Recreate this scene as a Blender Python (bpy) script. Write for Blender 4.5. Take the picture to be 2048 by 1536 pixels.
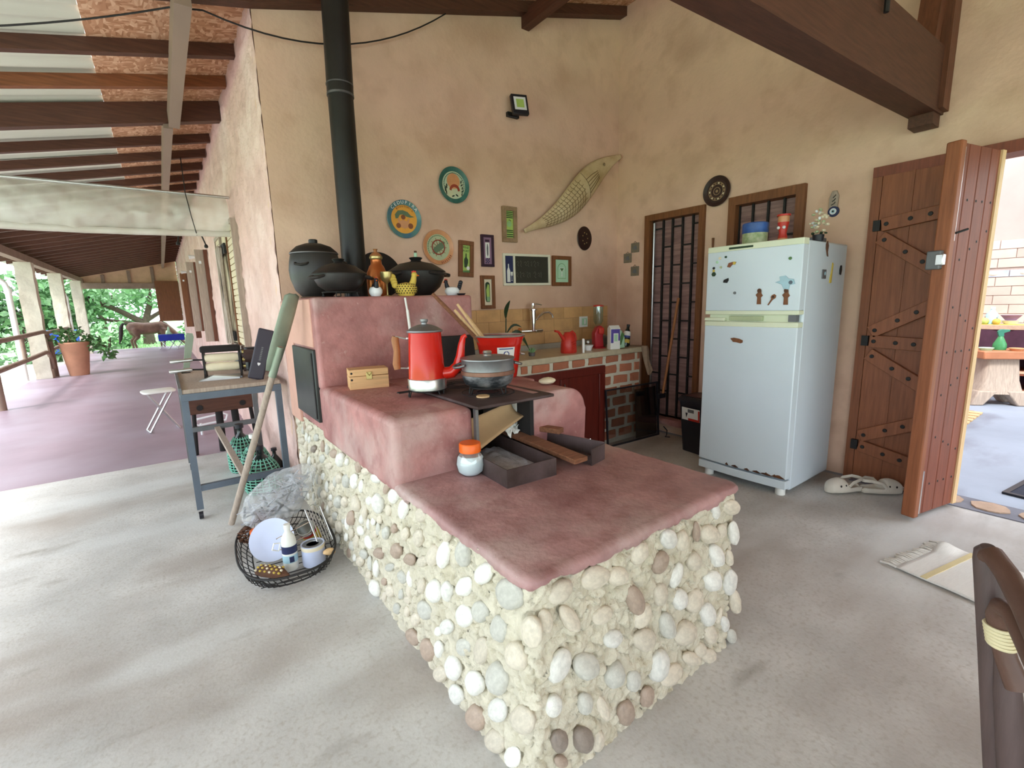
import bpy, math, random
from mathutils import Vector, Matrix, noise
random.seed(7)
R = math.radians
PI = math.pi
for o in list(bpy.data.objects):
    bpy.data.objects.remove(o)
scn = bpy.context.scene
COL = scn.collection
# ---------------------------------------------------------------- camera
cam_d = bpy.data.cameras.new('camera')
cam = bpy.data.objects.new('camera', cam_d)
COL.objects.link(cam)
cam_d.sensor_width = 36.0
cam_d.lens = 938.4 / 2048 * 36.0
cam_d.clip_start = 0.02
cam_d.clip_end = 300
_y, _p, _r = R(36.2245), R(9.88), R(-1.4523)
_f = Vector((math.sin(_y) * math.cos(_p), math.cos(_y) * math.cos(_p), -math.sin(_p)))
_rt = Vector((math.cos(_y), -math.sin(_y), 0))
_up = _rt.cross(_f)
_r2 = _rt * math.cos(_r) + _up * math.sin(_r)
_u2 = -_rt * math.sin(_r) + _up * math.cos(_r)
cam.matrix_world = Matrix(((_r2.x, _u2.x, -_f.x, 0), (_r2.y, _u2.y, -_f.y, 0), (_r2.z, _u2.z, -_f.z, 1.36), (0, 0, 0, 1)))
scn.camera = cam
# ---------------------------------------------------------------- world, sun, exposure
wd = bpy.data.worlds.new('sky')
scn.world = wd
wd.use_nodes = True
bg = wd.node_tree.nodes['Background']
bg.inputs[0].default_value = (0.82, 0.91, 1.0, 1)
bg.inputs[1].default_value = 2.6
sun_d = bpy.data.lights.new('sun', 'SUN')
sun = bpy.data.objects.new('sun', sun_d)
COL.objects.link(sun)
sun_d.energy = 2.5
sun_d.angle = R(12)
sun_d.color = (1, 0.98, 0.95)
sun.rotation_euler = Vector((0.75, 0.35, -1.0)).to_track_quat('-Z', 'Y').to_euler()
vs = scn.view_settings
vs.view_transform = 'Standard'
vs.look = 'None'
vs.exposure = 0.62
vs.gamma = 1.0
vs.use_curve_mapping = False
# ---------------------------------------------------------------- materials
MT = {}
def lin(c):
    return tuple((x / 12.92 if x <= 0.04045 else ((x + 0.055) / 1.055) ** 2.4) for x in (v / 255.0 for v in c))
def mat(name, rgb, rough=0.6, metal=0.0, var=0.12, scale=6.0, rgb2=None, bump=0.0, bscale=60.0, stretch=(1, 1, 1), det=5.0, spec=0.5, trans=0.0, ior=1.45, emit=0.0, contrast=(0.3, 0.7), alpha=1.0, sheen=0.0, perobj=0.0):
    """procedural material: two-tone noise over object coordinates, optional bump; rgb in sRGB 0..255"""
    if name in MT:
        return MT[name]
    m = bpy.data.materials.new(name)
    m.use_nodes = True
    nt = m.node_tree
    b = nt.nodes['Principled BSDF']
    c = lin(rgb)
    c2 = lin(rgb2) if rgb2 else None
    if c2 is None:
        lo = tuple(v * (1 - var) for v in c)
        hi = tuple(min(1, v * (1 + var)) for v in c)
    else:
        lo, hi = c, c2
    tc = nt.nodes.new('ShaderNodeTexCoord')
    mp = nt.nodes.new('ShaderNodeMapping')
    mp.inputs['Scale'].default_value = stretch
    nt.links.new(tc.outputs['Object'], mp.inputs['Vector'])
    nz = nt.nodes.new('ShaderNodeTexNoise')
    nz.inputs['Scale'].default_value = scale
    nz.inputs['Detail'].default_value = det
    nz.inputs['Roughness'].default_value = 0.6
    nt.links.new(mp.outputs[0], nz.inputs['Vector'])
    rp = nt.nodes.new('ShaderNodeValToRGB')
    rp.color_ramp.elements[0].position = contrast[0]
    rp.color_ramp.elements[1].position = contrast[1]
    rp.color_ramp.elements[0].color = (*lo, 1)
    rp.color_ramp.elements[1].color = (*hi, 1)
    nt.links.new(nz.outputs['Fac'], rp.inputs['Fac'])
    out = rp.outputs['Color']
    if perobj:
        oi = nt.nodes.new('ShaderNodeObjectInfo')
        hs = nt.nodes.new('ShaderNodeHueSaturation')
        mr = nt.nodes.new('ShaderNodeMapRange')
        mr.inputs['To Min'].default_value = 1 - perobj
        mr.inputs['To Max'].default_value = 1 + perobj
        nt.links.new(oi.outputs['Random'], mr.inputs['Value'])
        nt.links.new(mr.outputs[0], hs.inputs['Value'])
        nt.links.new(out, hs.inputs['Color'])
        out = hs.outputs['Color']
    nt.links.new(out, b.inputs['Base Color'])
    b.inputs['Roughness'].default_value = rough
    b.inputs['Metallic'].default_value = metal
    b.inputs['Specular IOR Level'].default_value = spec
    b.inputs['IOR'].default_value = ior
    b.inputs['Transmission Weight'].default_value = trans
    b.inputs['Alpha'].default_value = alpha
    if sheen:
        b.inputs['Sheen Weight'].default_value = sheen
    if emit:
        nt.links.new(out, b.inputs['Emission Color'])
        b.inputs['Emission Strength'].default_value = emit
    if bump:
        n2 = nt.nodes.new('ShaderNodeTexNoise')
        n2.inputs['Scale'].default_value = bscale
        n2.inputs['Detail'].default_value = 6
        nt.links.new(mp.outputs[0], n2.inputs['Vector'])
        bp = nt.nodes.new('ShaderNodeBump')
        bp.inputs['Strength'].default_value = bump
        bp.inputs['Distance'].default_value = 0.01
        nt.links.new(n2.outputs['Fac'], bp.inputs['Height'])
        nt.links.new(bp.outputs[0], b.inputs['Normal'])
    MT[name] = m
    return m
def stain(m, rgb, scale, lo, hi, amount, stretch=(1, 1, 1), off=(0, 0, 0)):
    """mixes a second, larger patchy tone over a mat() material"""
    nt = m.node_tree
    b = nt.nodes['Principled BSDF']
    src = b.inputs['Base Color'].links[0].from_socket
    tc = nt.nodes.new('ShaderNodeTexCoord')
    mp = nt.nodes.new('ShaderNodeMapping')
    mp.inputs['Scale'].default_value = stretch
    mp.inputs['Location'].default_value = off
    nt.links.new(tc.outputs['Object'], mp.inputs['Vector'])
    nz = nt.nodes.new('ShaderNodeTexNoise')
    nz.inputs['Scale'].default_value = scale
    nz.inputs['Detail'].default_value = 7
    nt.links.new(mp.outputs[0], nz.inputs['Vector'])
    mr = nt.nodes.new('ShaderNodeMapRange')
    mr.inputs['From Min'].default_value = lo
    mr.inputs['From Max'].default_value = hi
    mr.inputs['To Max'].default_value = amount
    nt.links.new(nz.outputs['Fac'], mr.inputs['Value'])
    mx = nt.nodes.new('ShaderNodeMix')
    mx.data_type = 'RGBA'
    nt.links.new(mr.outputs[0], mx.inputs[0])
    nt.links.new(src, mx.inputs[6])
    mx.inputs[7].default_value = (*lin(rgb), 1)
    nt.links.new(mx.outputs[2], b.inputs['Base Color'])
    return m
def thin_glass(name, rgb=(235, 245, 245), fac=0.25, rough=0.03):
    """clear thin sheet: transparent mixed with gloss by a fixed share"""
    if name in MT:
        return MT[name]
    m = bpy.data.materials.new(name)
    m.use_nodes = True
    nt = m.node_tree
    nt.nodes.remove(nt.nodes['Principled BSDF'])
    o = nt.nodes['Material Output']
    t = nt.nodes.new('ShaderNodeBsdfTransparent')
    t.inputs[0].default_value = (*lin(rgb), 1)
    g = nt.nodes.new('ShaderNodeBsdfGlossy')
    g.inputs['Roughness'].default_value = rough
    x = nt.nodes.new('ShaderNodeMixShader')
    x.inputs[0].default_value = fac
    nt.links.new(t.outputs[0], x.inputs[1])
    nt.links.new(g.outputs[0], x.inputs[2])
    nt.links.new(x.outputs[0], o.inputs['Surface'])
    MT[name] = m
    return m
def osb_mat():
    m = mat('osb_board', (192, 140, 98), 0.75, var=0.1, scale=3)
    nt = m.node_tree
    b = nt.nodes['Principled BSDF']
    tc = nt.nodes.new('ShaderNodeTexCoord')
    cols = []
    for k, st in enumerate(((18, 55, 1), (55, 18, 1))):
        mp = nt.nodes.new('ShaderNodeMapping')
        mp.inputs['Scale'].default_value = st
        mp.inputs['Rotation'].default_value = (0, 0, 0.35 + k * 0.5)
        nt.links.new(tc.outputs['Object'], mp.inputs['Vector'])
        v = nt.nodes.new('ShaderNodeTexVoronoi')
        v.inputs['Scale'].default_value = 1.0
        nt.links.new(mp.outputs[0], v.inputs['Vector'])
        cols.append(v)
    mx = nt.nodes.new('ShaderNodeMix')
    mx.data_type = 'RGBA'
    nz = nt.nodes.new('ShaderNodeTexNoise')
    nz.inputs['Scale'].default_value = 9
    nt.links.new(tc.outputs['Object'], nz.inputs['Vector'])
    gt = nt.nodes.new('ShaderNodeMath')
    gt.operation = 'GREATER_THAN'
    gt.inputs[1].default_value = 0.5
    nt.links.new(nz.outputs['Fac'], gt.inputs[0])
    nt.links.new(gt.outputs[0], mx.inputs[0])
    nt.links.new(cols[0].outputs['Color'], mx.inputs[6])
    nt.links.new(cols[1].outputs['Color'], mx.inputs[7])
    bw = nt.nodes.new('ShaderNodeRGBToBW')
    nt.links.new(mx.outputs[2], bw.inputs[0])
    rp = nt.nodes.new('ShaderNodeValToRGB')
    e = rp.color_ramp.elements
    e[0].position, e[0].color = 0.15, (*lin((164, 116, 84)), 1)
    e[1].position, e[1].color = 0.85, (*lin((222, 184, 154)), 1)
    k = e.new(0.5)
    k.color = (*lin((194, 146, 114)), 1)
    nt.links.new(bw.outputs[0], rp.inputs['Fac'])
    nt.links.new(rp.outputs['Color'], b.inputs['Base Color'])
    return m
# ---------------------------------------------------------------- mesh helpers
class G:
    def __init__(s):
        s.v, s.f = [], []
    def add(s, vs, fs, M=None):
        o = len(s.v)
        s.v += [tuple(M @ Vector(p)) for p in vs] if M is not None else [tuple(p) for p in vs]
        s.f += [tuple(i + o for i in q) for q in fs]
        return s
    def box(s, x0, x1, y0, y1, z0, z1, M=None):
        return s.add([(x0, y0, z0), (x1, y0, z0), (x1, y1, z0), (x0, y1, z0), (x0, y0, z1), (x1, y0, z1), (x1, y1, z1), (x0, y1, z1)],
                     [(0, 3, 2, 1), (4, 5, 6, 7), (0, 1, 5, 4), (1, 2, 6, 5), (2, 3, 7, 6), (3, 0, 4, 7)], M)
    def bar(s, a, b, w, h=None, up=(0, 0, 1)):
        """rectangular bar from a to b, w across, h along up"""
        h = h or w
        a, b = Vector(a), Vector(b)
        d = (b - a)
        L = d.length
        d.normalize()
        u = Vector(up)
        if abs(u.dot(d)) > 0.98:
            u = Vector((1, 0, 0))
        x = d.cross(u).normalized()
        u = x.cross(d)
        M = Matrix(((x.x, d.x, u.x, a.x), (x.y, d.y, u.y, a.y), (x.z, d.z, u.z, a.z), (0, 0, 0, 1)))
        return s.box(-w / 2, w / 2, 0, L, -h / 2, h / 2, M)
    def tube(s, pts, r, n=8, cap=True, close=False, flat=1.0, M=None):
        P = [Vector(p) for p in pts]
        k = len(P)
        rs = r if isinstance(r, (list, tuple)) else [r] * k
        T = []
        for i in range(k):
            if close:
                t = P[(i + 1) % k] - P[i - 1]
            else:
                t = P[min(i + 1, k - 1)] - P[max(i - 1, 0)]
            if t.length < 1e-9:
                t = Vector((0, 0, 1))
            T.append(t.normalized())
        up = Vector((0, 0, 1)) if abs(T[0].z) < 0.9 else Vector((1, 0, 0))
        x = T[0].cross(up).normalized()
        vs, fs = [], []
        for i in range(k):
            x = (x - T[i] * x.dot(T[i]))
            if x.length < 1e-6:
                x = T[i].orthogonal()
            x.normalize()
            y = T[i].cross(x)
            for j in range(n):
                a = 2 * PI * j / n
                vs.append(P[i] + x * (math.cos(a) * rs[i]) + y * (math.sin(a) * rs[i] * flat))
        for i in range(k if close else k - 1):
            i2 = (i + 1) % k
            for j in range(n):
                j2 = (j + 1) % n
                fs.append((i * n + j, i * n + j2, i2 * n + j2, i2 * n + j))
        if cap and not close:
            fs.append(tuple(range(n))[::-1])
            fs.append(tuple((k - 1) * n + j for j in range(n)))
        return s.add(vs, fs, M)
    def lathe(s, prof, n=32, M=None, sx=1.0, sy=1.0):
        vs, fs, rings = [], [], []
        for r, z in prof:
            if abs(r) < 1e-6:
                rings.append([len(vs)])
                vs.append((0, 0, z))
            else:
                rings.append(list(range(len(vs), len(vs) + n)))
                vs += [(r * sx * math.cos(2 * PI * j / n), r * sy * math.sin(2 * PI * j / n), z) for j in range(n)]
        for a, b in zip(rings, rings[1:]):
            for j in range(n):
                j2 = (j + 1) % n
                if len(a) == 1 and len(b) == 1:
                    continue
                if len(a) == 1:
                    fs.append((a[0], b[j2], b[j]))
                elif len(b) == 1:
                    fs.append((a[j], a[j2], b[0]))
                else:
                    fs.append((a[j], a[j2], b[j2], b[j]))
        return s.add(vs, fs, M)
    def prism(s, pts, y0, y1, M=None):
        """outline in x,z extruded along y"""
        n = len(pts)
        vs = [(x, y0, z) for x, z in pts] + [(x, y1, z) for x, z in pts]
        fs = [tuple(range(n)), tuple(range(n, 2 * n))[::-1]] + [(i, i + n, (i + 1) % n + n, (i + 1) % n) for i in range(n)]
        return s.add(vs, fs, M)
    def ball(s, c, r, n=14, m=8, M=None):
        rx, ry, rz = r if isinstance(r, (tuple, list)) else (r, r, r)
        pr = [(math.sin(PI * i / m), -math.cos(PI * i / m)) for i in range(m + 1)]
        L = Matrix.Translation(c) @ Matrix.Diagonal((rx, ry, rz, 1))
        return s.lathe([(max(0, a) if 0 < i < m else 0, b) for i, (a, b) in enumerate(pr)], n, (M @ L) if M is not None else L)
    def build(s, name, material, parent=None, smooth=False, bevel=0, seg=2, loc=None, sub=0, auto=None, solid=0):
        me = bpy.data.meshes.new(name)
        me.from_pydata(s.v, [], s.f)
        me.validate()
        me.update()
        me.materials.append(MT[material] if isinstance(material, str) else material)
        o = bpy.data.objects.new(name, me)
        COL.objects.link(o)
        if parent is not None:
            o.parent = parent
        if loc:
            o.location = loc
        if solid:
            md = o.modifiers.new('t', 'SOLIDIFY')
            md.thickness = solid
            md.offset = 0
        if bevel:
            md = o.modifiers.new('b', 'BEVEL')
            md.width = bevel
            md.segments = seg
            md.limit_method = 'ANGLE'
        if sub:
            md = o.modifiers.new('s', 'SUBSURF')
            md.levels = md.render_levels = sub
        if smooth or bevel or sub:
            me.polygons.foreach_set('use_smooth', [True] * len(me.polygons))
            try:
                me.set_sharp_from_angle(angle=R(auto or 40))
            except Exception:
                pass
        return o
def rx(a): return Matrix.Rotation(a, 4, 'X')
def ry(a): return Matrix.Rotation(a, 4, 'Y')
def rz(a): return Matrix.Rotation(a, 4, 'Z')
def tr(*p): return Matrix.Translation(p)
OUT = rx(PI / 2)          # lathe axis +z -> -y (out of a wall facing the viewer)
def tag(o, label, cat, group=None):
    o['label'] = label
    o['category'] = cat
    if group:
        o['group'] = group
    return o
def thing(name, label, cat, loc=(0, 0, 0), rotz=0, group=None):
    o = bpy.data.objects.new(name, None)
    o.empty_display_size = 0.05
    COL.objects.link(o)
    o.location = loc
    o.rotation_euler = (0, 0, rotz)
    return tag(o, label, cat, group)
def struct(o):
    o['kind'] = 'structure'
    return o
def copy_tree(o, parent=None):
    c = o.copy()
    COL.objects.link(c)
    if parent is not None:
        c.parent = parent
        c.matrix_parent_inverse = o.matrix_parent_inverse
    for ch in [x for x in bpy.data.objects if x.parent == o]:
        copy_tree(ch, c)
    return c
def glyphs(name, items, material, parent, depth=0.0008):
    """items: (string, matrix, size); letters stand in local x,z facing -y; one mesh"""
    g = G()
    for st, M, size in items:
        cu = bpy.data.curves.new('t', 'FONT')
        cu.body = st
        cu.size = size
        cu.align_x = 'CENTER'
        cu.align_y = 'CENTER'
        cu.extrude = depth
        cu.resolution_u = 2
        ob = bpy.data.objects.new('t', cu)
        COL.objects.link(ob)
        dg = bpy.context.evaluated_depsgraph_get()
        me = ob.evaluated_get(dg).to_mesh()
        g.add([v.co.copy() for v in me.vertices], [tuple(p.vertices) for p in me.polygons], M @ rx(PI / 2))
        ob.evaluated_get(dg).to_mesh_clear()
        bpy.data.objects.remove(ob)
        bpy.data.curves.remove(cu)
    return g.build(name, material, parent)
def rough_grid(nu, nv, fn):
    """grid of points fn(u,v) for u,v in 0..1"""
    g = G()
    vs = [fn(i / nu, j / nv) for j in range(nv + 1) for i in range(nu + 1)]
    fs = [(j * (nu + 1) + i, j * (nu + 1) + i + 1, (j + 1) * (nu + 1) + i + 1, (j + 1) * (nu + 1) + i) for j in range(nv) for i in range(nu)]
    return g.add(vs, fs)
def arc(cx, cz, r, a0, a1, n=10):
    return [(cx + r * math.cos(R(a0 + (a1 - a0) * i / n)), cz + r * math.sin(R(a0 + (a1 - a0) * i / n))) for i in range(n + 1)]
# palette
mat('plaster', (226, 190, 166), 0.9, var=0.10, scale=1.6, bump=0.25, bscale=35, det=8)
stain(MT['plaster'], (178, 136, 112), 1.1, 0.5, 0.68, 0.6)
stain(MT['plaster'], (196, 156, 130), 6, 0.5, 0.7, 0.4)
stain(MT['plaster'], (230, 202, 172), 0.7, 0.5, 0.75, 0.6, off=(3, 1, 5))
mat('pink_rough', (218, 182, 172), 0.95, var=0.12, scale=4, bump=1.0, bscale=28, det=10)
stain(MT['pink_rough'], (230, 204, 196), 2.0, 0.45, 0.65, 0.7)
mat('concrete', (200, 198, 195), 0.72, var=0.16, scale=2.4, bump=0.12, bscale=90, det=12)
stain(MT['concrete'], (146, 130, 118), 1.3, 0.49, 0.68, 0.62, stretch=(0.7, 1.0, 1), off=(0, 3, 0))
stain(MT['concrete'], (168, 160, 150), 55, 0.5, 0.72, 0.55)
stain(MT['concrete'], (120, 110, 98), 4.5, 0.62, 0.78, 0.6, stretch=(0.5, 1.3, 1), off=(8, 2, 0))
stain(MT['concrete'], (218, 219, 218), 1.3, 0.5, 0.66, 0.6, stretch=(0.5, 1.6, 1), off=(4, 4, 0))
mat('purple_floor', (154, 134, 146), 0.45, var=0.10, scale=1.5, bump=0.05, det=8)
stain(MT['purple_floor'], (172, 158, 172), 0.7, 0.45, 0.65, 0.7)
mat('room_floor', (150, 158, 172), 0.6, var=0.12, scale=1.2, det=9)
stain(MT['room_floor'], (112, 112, 124), 1.0, 0.52, 0.68, 0.6, stretch=(1, 2.5, 1))
mat('red_cement', (174, 120, 116), 0.55, var=0.22, scale=7, bump=0.4, bscale=45, det=12)
stain(MT['red_cement'], (130, 80, 80), 3.2, 0.48, 0.64, 0.75)
stain(MT['red_cement'], (190, 162, 156), 2.6, 0.5, 0.66, 0.75, off=(2, 7, 1))
stain(MT['red_cement'], (146, 92, 90), 11, 0.52, 0.66, 0.5, off=(1, 1, 4))
stain(MT['red_cement'], (206, 176, 166), 40, 0.66, 0.78, 0.5)
mat('slab_cement', (172, 132, 130), 0.5, var=0.2, scale=7, bump=0.35, bscale=45, det=12)
stain(MT['slab_cement'], (132, 88, 88), 3.0, 0.48, 0.64, 0.8)
stain(MT['slab_cement'], (194, 172, 166), 2.4, 0.5, 0.66, 0.75, off=(2, 7, 1))
stain(MT['slab_cement'], (148, 104, 102), 12, 0.52, 0.66, 0.5, off=(1, 1, 4))
mat('mortar', (208, 200, 180), 0.95, var=0.12, scale=18, bump=1.0, bscale=55, det=12)
stain(MT['mortar'], (186, 176, 150), 12, 0.5, 0.68, 0.6)
for i, c in enumerate([(226, 224, 216), (194, 192, 182), (210, 200, 182), (172, 152, 136), (138, 126, 116)]):
    mat('pebble_%d' % i, c, 0.5, var=0.16, scale=2.2, bump=0.15, bscale=9, perobj=0.09)
mat('dark_wood', (84, 50, 36), 0.6, var=0.3, scale=5, stretch=(1, 14, 14), bump=0.2)
mat('dark_wood_y', (86, 48, 34), 0.6, var=0.3, scale=5, stretch=(14, 1, 14), bump=0.2)
mat('dark_wood_z', (104, 60, 40), 0.55, var=0.3, scale=5, stretch=(14, 14, 1), bump=0.2)
mat('door_wood', (140, 84, 54), 0.5, var=0.22, scale=4, stretch=(16, 16, 1), bump=0.15, perobj=0.12)
mat('door_wood_red', (132, 72, 52), 0.5, var=0.22, scale=4, stretch=(16, 16, 1), bump=0.15, perobj=0.1)
mat('frame_wood', (122, 76, 44), 0.5, var=0.25, scale=5, stretch=(12, 12, 1), bump=0.1)
mat('pine', (214, 170, 120), 0.55, var=0.18, scale=5, stretch=(1, 12, 16), bump=0.1)
mat('pale_wood', (222, 186, 138), 0.55, var=0.14, scale=6, stretch=(14, 14, 1))
mat('mid_wood', (160, 104, 62), 0.55, var=0.2, scale=6, stretch=(14, 14, 1))
mat('grey_wood', (172, 156, 142), 0.8, var=0.2, scale=6, stretch=(14, 14, 1), bump=0.3)
mat('cabinet_wood', (96, 34, 26), 0.3, var=0.25, scale=4, stretch=(14, 14, 1))
mat('purlin_grey', (142, 122, 108), 0.6, var=0.1, scale=3, stretch=(1, 0.3, 1))
mat('sheet_grey', (206, 208, 196), 0.8, var=0.1, scale=2, stretch=(0.3, 3, 1))
osb_mat()
mat('iron', (40, 38, 38), 0.55, metal=0.3, var=0.3, scale=9, bump=0.15)
mat('black_enamel', (30, 29, 28), 0.45, var=0.35, scale=4, bump=0.08)
mat('clay_black', (52, 50, 48), 0.42, var=0.25, scale=5, bump=0.06, rgb2=(34, 32, 31))
mat('rust_iron', (62, 48, 44), 0.6, metal=0.3, var=0.3, scale=7, rgb2=(96, 80, 80), bump=0.1)
mat('steel_grey', (112, 114, 116), 0.5, metal=0.4, var=0.15, scale=6)
mat('steel_blue', (98, 108, 120), 0.5, metal=0.3, var=0.15, scale=5)
mat('chrome', (235, 238, 240), 0.08, metal=1.0, var=0.02)
mat('aluminium', (200, 200, 198), 0.3, metal=0.9, var=0.12, scale=8)
mat('alu_dull', (140, 142, 144), 0.42, metal=0.8, var=0.25, scale=7)
mat('alu_soot', (58, 60, 64), 0.45, metal=0.5, scale=9, rgb2=(160, 162, 166), stretch=(1, 1, 2.5), contrast=(0.42, 0.66))
mat('copper', (186, 108, 58), 0.3, metal=0.7, var=0.15, scale=5)
mat('brass', (196, 178, 120), 0.35, metal=0.8, var=0.15)
mat('white_paint', (232, 234, 236), 0.35, var=0.03)
mat('fridge_white', (214, 226, 234), 0.25, var=0.02, scale=3)
mat('fridge_trim', (226, 232, 204), 0.35, var=0.03)
mat('black_plastic', (30, 30, 38), 0.45, var=0.1)
mat('white_plastic', (236, 236, 230), 0.4, var=0.03)
mat('red_enamel', (206, 36, 24), 0.12, var=0.05, spec=0.7)
mat('red_plastic', (196, 52, 40), 0.35, var=0.06)
mat('deep_red', (168, 34, 44), 0.3, var=0.08)
mat('orange_plastic', (244, 108, 26), 0.35, var=0.05)
mat('salt', (236, 240, 246), 0.9, var=0.03)
mat('terracotta', (190, 138, 110), 0.8, var=0.1, scale=5)
mat('brick', (178, 112, 84), 0.9, var=0.14, scale=9, bump=0.4, perobj=0.12)
mat('counter_mortar', (214, 208, 188), 0.9, var=0.08, scale=10, bump=0.5)
mat('counter_top', (196, 184, 156), 0.35, var=0.12, scale=20)
mat('tile', (204, 160, 108), 0.5, var=0.14, scale=7, perobj=0.09)
mat('grout', (170, 132, 92), 0.9, var=0.08)
mat('leaf', (52, 92, 48), 0.5, var=0.3, scale=6, rgb2=(106, 150, 92))
mat('leaf_dark', (34, 56, 30), 0.4, var=0.3, scale=6)
mat('leaf_pale', (92, 140, 88), 0.6, var=0.3, scale=0.8, rgb2=(160, 196, 148))
mat('grass', (150, 190, 130), 0.9, var=0.2, scale=3)
mat('bark', (86, 72, 60), 0.9, var=0.3, scale=8, bump=0.5)
mat('horse', (84, 60, 50), 0.6, var=0.2, scale=2.5, rgb2=(134, 100, 82))
mat('horse_dark', (44, 34, 30), 0.7, var=0.2)
mat('blue_cloth', (34, 52, 160), 0.7, var=0.1)
mat('rail_wood', (140, 118, 104), 0.7, var=0.2, scale=5)
mat('column_stone', (208, 200, 184), 0.9, var=0.12, scale=4, bump=0.8, bscale=20)
mat('green_metal', (142, 154, 136), 0.5, metal=0.3, var=0.14, scale=6)
mat('green_wicker', (128, 196, 172), 0.5, var=0.1)
mat('bottle_dark', (22, 34, 34), 0.15, var=0.1, spec=0.7)
mat('paper_white', (232, 232, 226), 0.8, var=0.04)
mat('cardboard', (192, 158, 118), 0.85, var=0.08, scale=6)
mat('cream', (228, 216, 188), 0.7, var=0.08, scale=8)
mat('rope', (216, 204, 166), 0.8, var=0.1)
mat('bark_brown', (98, 66, 48), 0.8, var=0.3, scale=14)
mat('chalk_board', (52, 50, 40), 0.8, var=0.1, scale=4)
mat('chalk', (116, 114, 100), 0.9, var=0.05)
mat('frame_white', (226, 222, 200), 0.5, var=0.04)
mat('navy', (36, 44, 84), 0.5, var=0.2, scale=20)
mat('lime', (172, 200, 104), 0.6, var=0.08, scale=12)
mat('mint', (176, 214, 180), 0.6, var=0.06, scale=8)
mat('ink_green', (40, 62, 40), 0.6, var=0.1)
mat('purple_dark', (52, 26, 44), 0.5, var=0.1)
mat('mauve', (142, 108, 130), 0.6, var=0.1)
mat('violet', (84, 66, 150), 0.5, var=0.06)
mat('ash', (176, 178, 190), 0.95, var=0.2, scale=9, bump=0.6)
mat('soot', (38, 34, 34), 0.9, var=0.2, scale=6)
mat('firewood', (134, 88, 62), 0.85, var=0.3, scale=7, stretch=(2, 14, 14), bump=0.5)
thin_glass('clear_glass', (240, 248, 248), 0.14, 0.02)
thin_glass('tinted_glass', (232, 234, 236), 0.12, 0.05)
mat('bag_film', (214, 216, 218), 0.22, var=0.1, scale=9, alpha=0.34, spec=0.6)
thin_glass('curtain_film', (226, 222, 212), 0.3, 0.35)
# ================================================================ STRUCTURE
def zr(x):
    return 3.18 + (0.22 if x < 0.67 else 0.277) * (x - 0.67)
g = G().box(-2.35, 4.0, -7.0, 5.2, -0.12, 0.0)
struct(g.build('floor_porch', 'concrete'))
struct(G().box(-2.35, 0.9, 5.2, 22.8, -0.12, 0.001).build('floor_verandah', 'purple_floor'))
struct(G().box(4.0, 9.4, -4.0, 3.4, -0.12, 0.0).build('floor_room', 'room_floor'))
struct(G().box(-60, 40, -40, 90, -0.32, -0.13).build('ground', 'grass'))
mat('pale_ground', (226, 224, 212), 0.9, var=0.08, scale=1)
struct(G().box(-6.5, -2.36, -14, 26, -0.3, -0.07).build('ground_path', 'pale_ground'))
# back wall: sloped top
g = G()
g.prism([(0.67, 0), (4.05, 0), (4.05, zr(4.05) + 0.15), (0.67, zr(0.67) + 0.15)], 3.54, 3.72)
struct(g.build('wall_back', 'plaster'))
# right wall with openings
g = G()
def wl(y0, y1, z0, z1):
    g.box(4.05, 4.2, y0, y1, z0, z1)
zt = zr(4.05) + 0.15
wl(3.162, 3.6, 0, zt); wl(2.507, 3.162, 0, 0.16); wl(2.507, 3.162, 2.18, zt); wl(2.28, 2.507, 0, zt)
wl(1.677, 2.28, 0, 1.15); wl(1.677, 2.28, 2.19, zt); wl(1.247, 1.677, 0, zt); wl(-0.9, 1.247, 2.19, zt); wl(-7.0, -0.9, 0, zt)
struct(g.build('wall_right', 'plaster'))
# rough verandah wall (faces the open side)
def vw(u, v):
    y = 3.54 + 19.0 * (u ** 1.9)
    z = v * (zr(0.67) + 0.1)
    n = noise.noise(Vector((0, y * 9, z * 5))) * 0.012 + noise.noise(Vector((3, y * 26, z * 14))) * 0.014 - 0.012 * max(0, noise.noise(Vector((7, y * 20, z * 9))) - 0.25)
    if u < 0.001:
        n = n * 0.3
    return (0.665 + n, y, z)
g = rough_grid(220, 150, vw)
g.box(0.68, 0.86, 3.70, 22.54, 0, zr(0.67) + 0.1)
struct(g.build('wall_verandah', 'pink_rough', smooth=True))
# trim strip of pink render at the wall's end beside the stove
# ---- roof
roof = thing('ceiling', 'x', 'x'); del roof['label']; del roof['category']; struct(roof)
def slab(xs, y0, y1, dz, th):
    gg = G()
    for a, b in zip(xs, xs[1:]):
        gg.add([(a, y0, zr(a) + dz), (b, y0, zr(b) + dz), (b, y1, zr(b) + dz), (a, y1, zr(a) + dz),
                (a, y0, zr(a) + dz + th), (b, y0, zr(b) + dz + th), (b, y1, zr(b) + dz + th), (a, y1, zr(a) + dz + th)],
               [(0, 3, 2, 1), (4, 5, 6, 7), (0, 1, 5, 4), (1, 2, 6, 5), (2, 3, 7, 6), (3, 0, 4, 7)])
    return gg
RD = 0.085
slab([-0.17, 0.67], 3.4, 22.8, RD + 0.001, 0.02).build('osb_panel', 'osb_board', roof)
slab([-0.17, 0.67, 4.2], -6.5, 3.4, RD + 0.001, 0.02).build('osb_panel', 'osb_board', roof)  # rear stretch extended unseen behind the camera to even out the light
slab([0.67, 4.2], 3.4, 3.56, RD + 0.001, 0.02).build('osb_panel', 'osb_board', roof)
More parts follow.
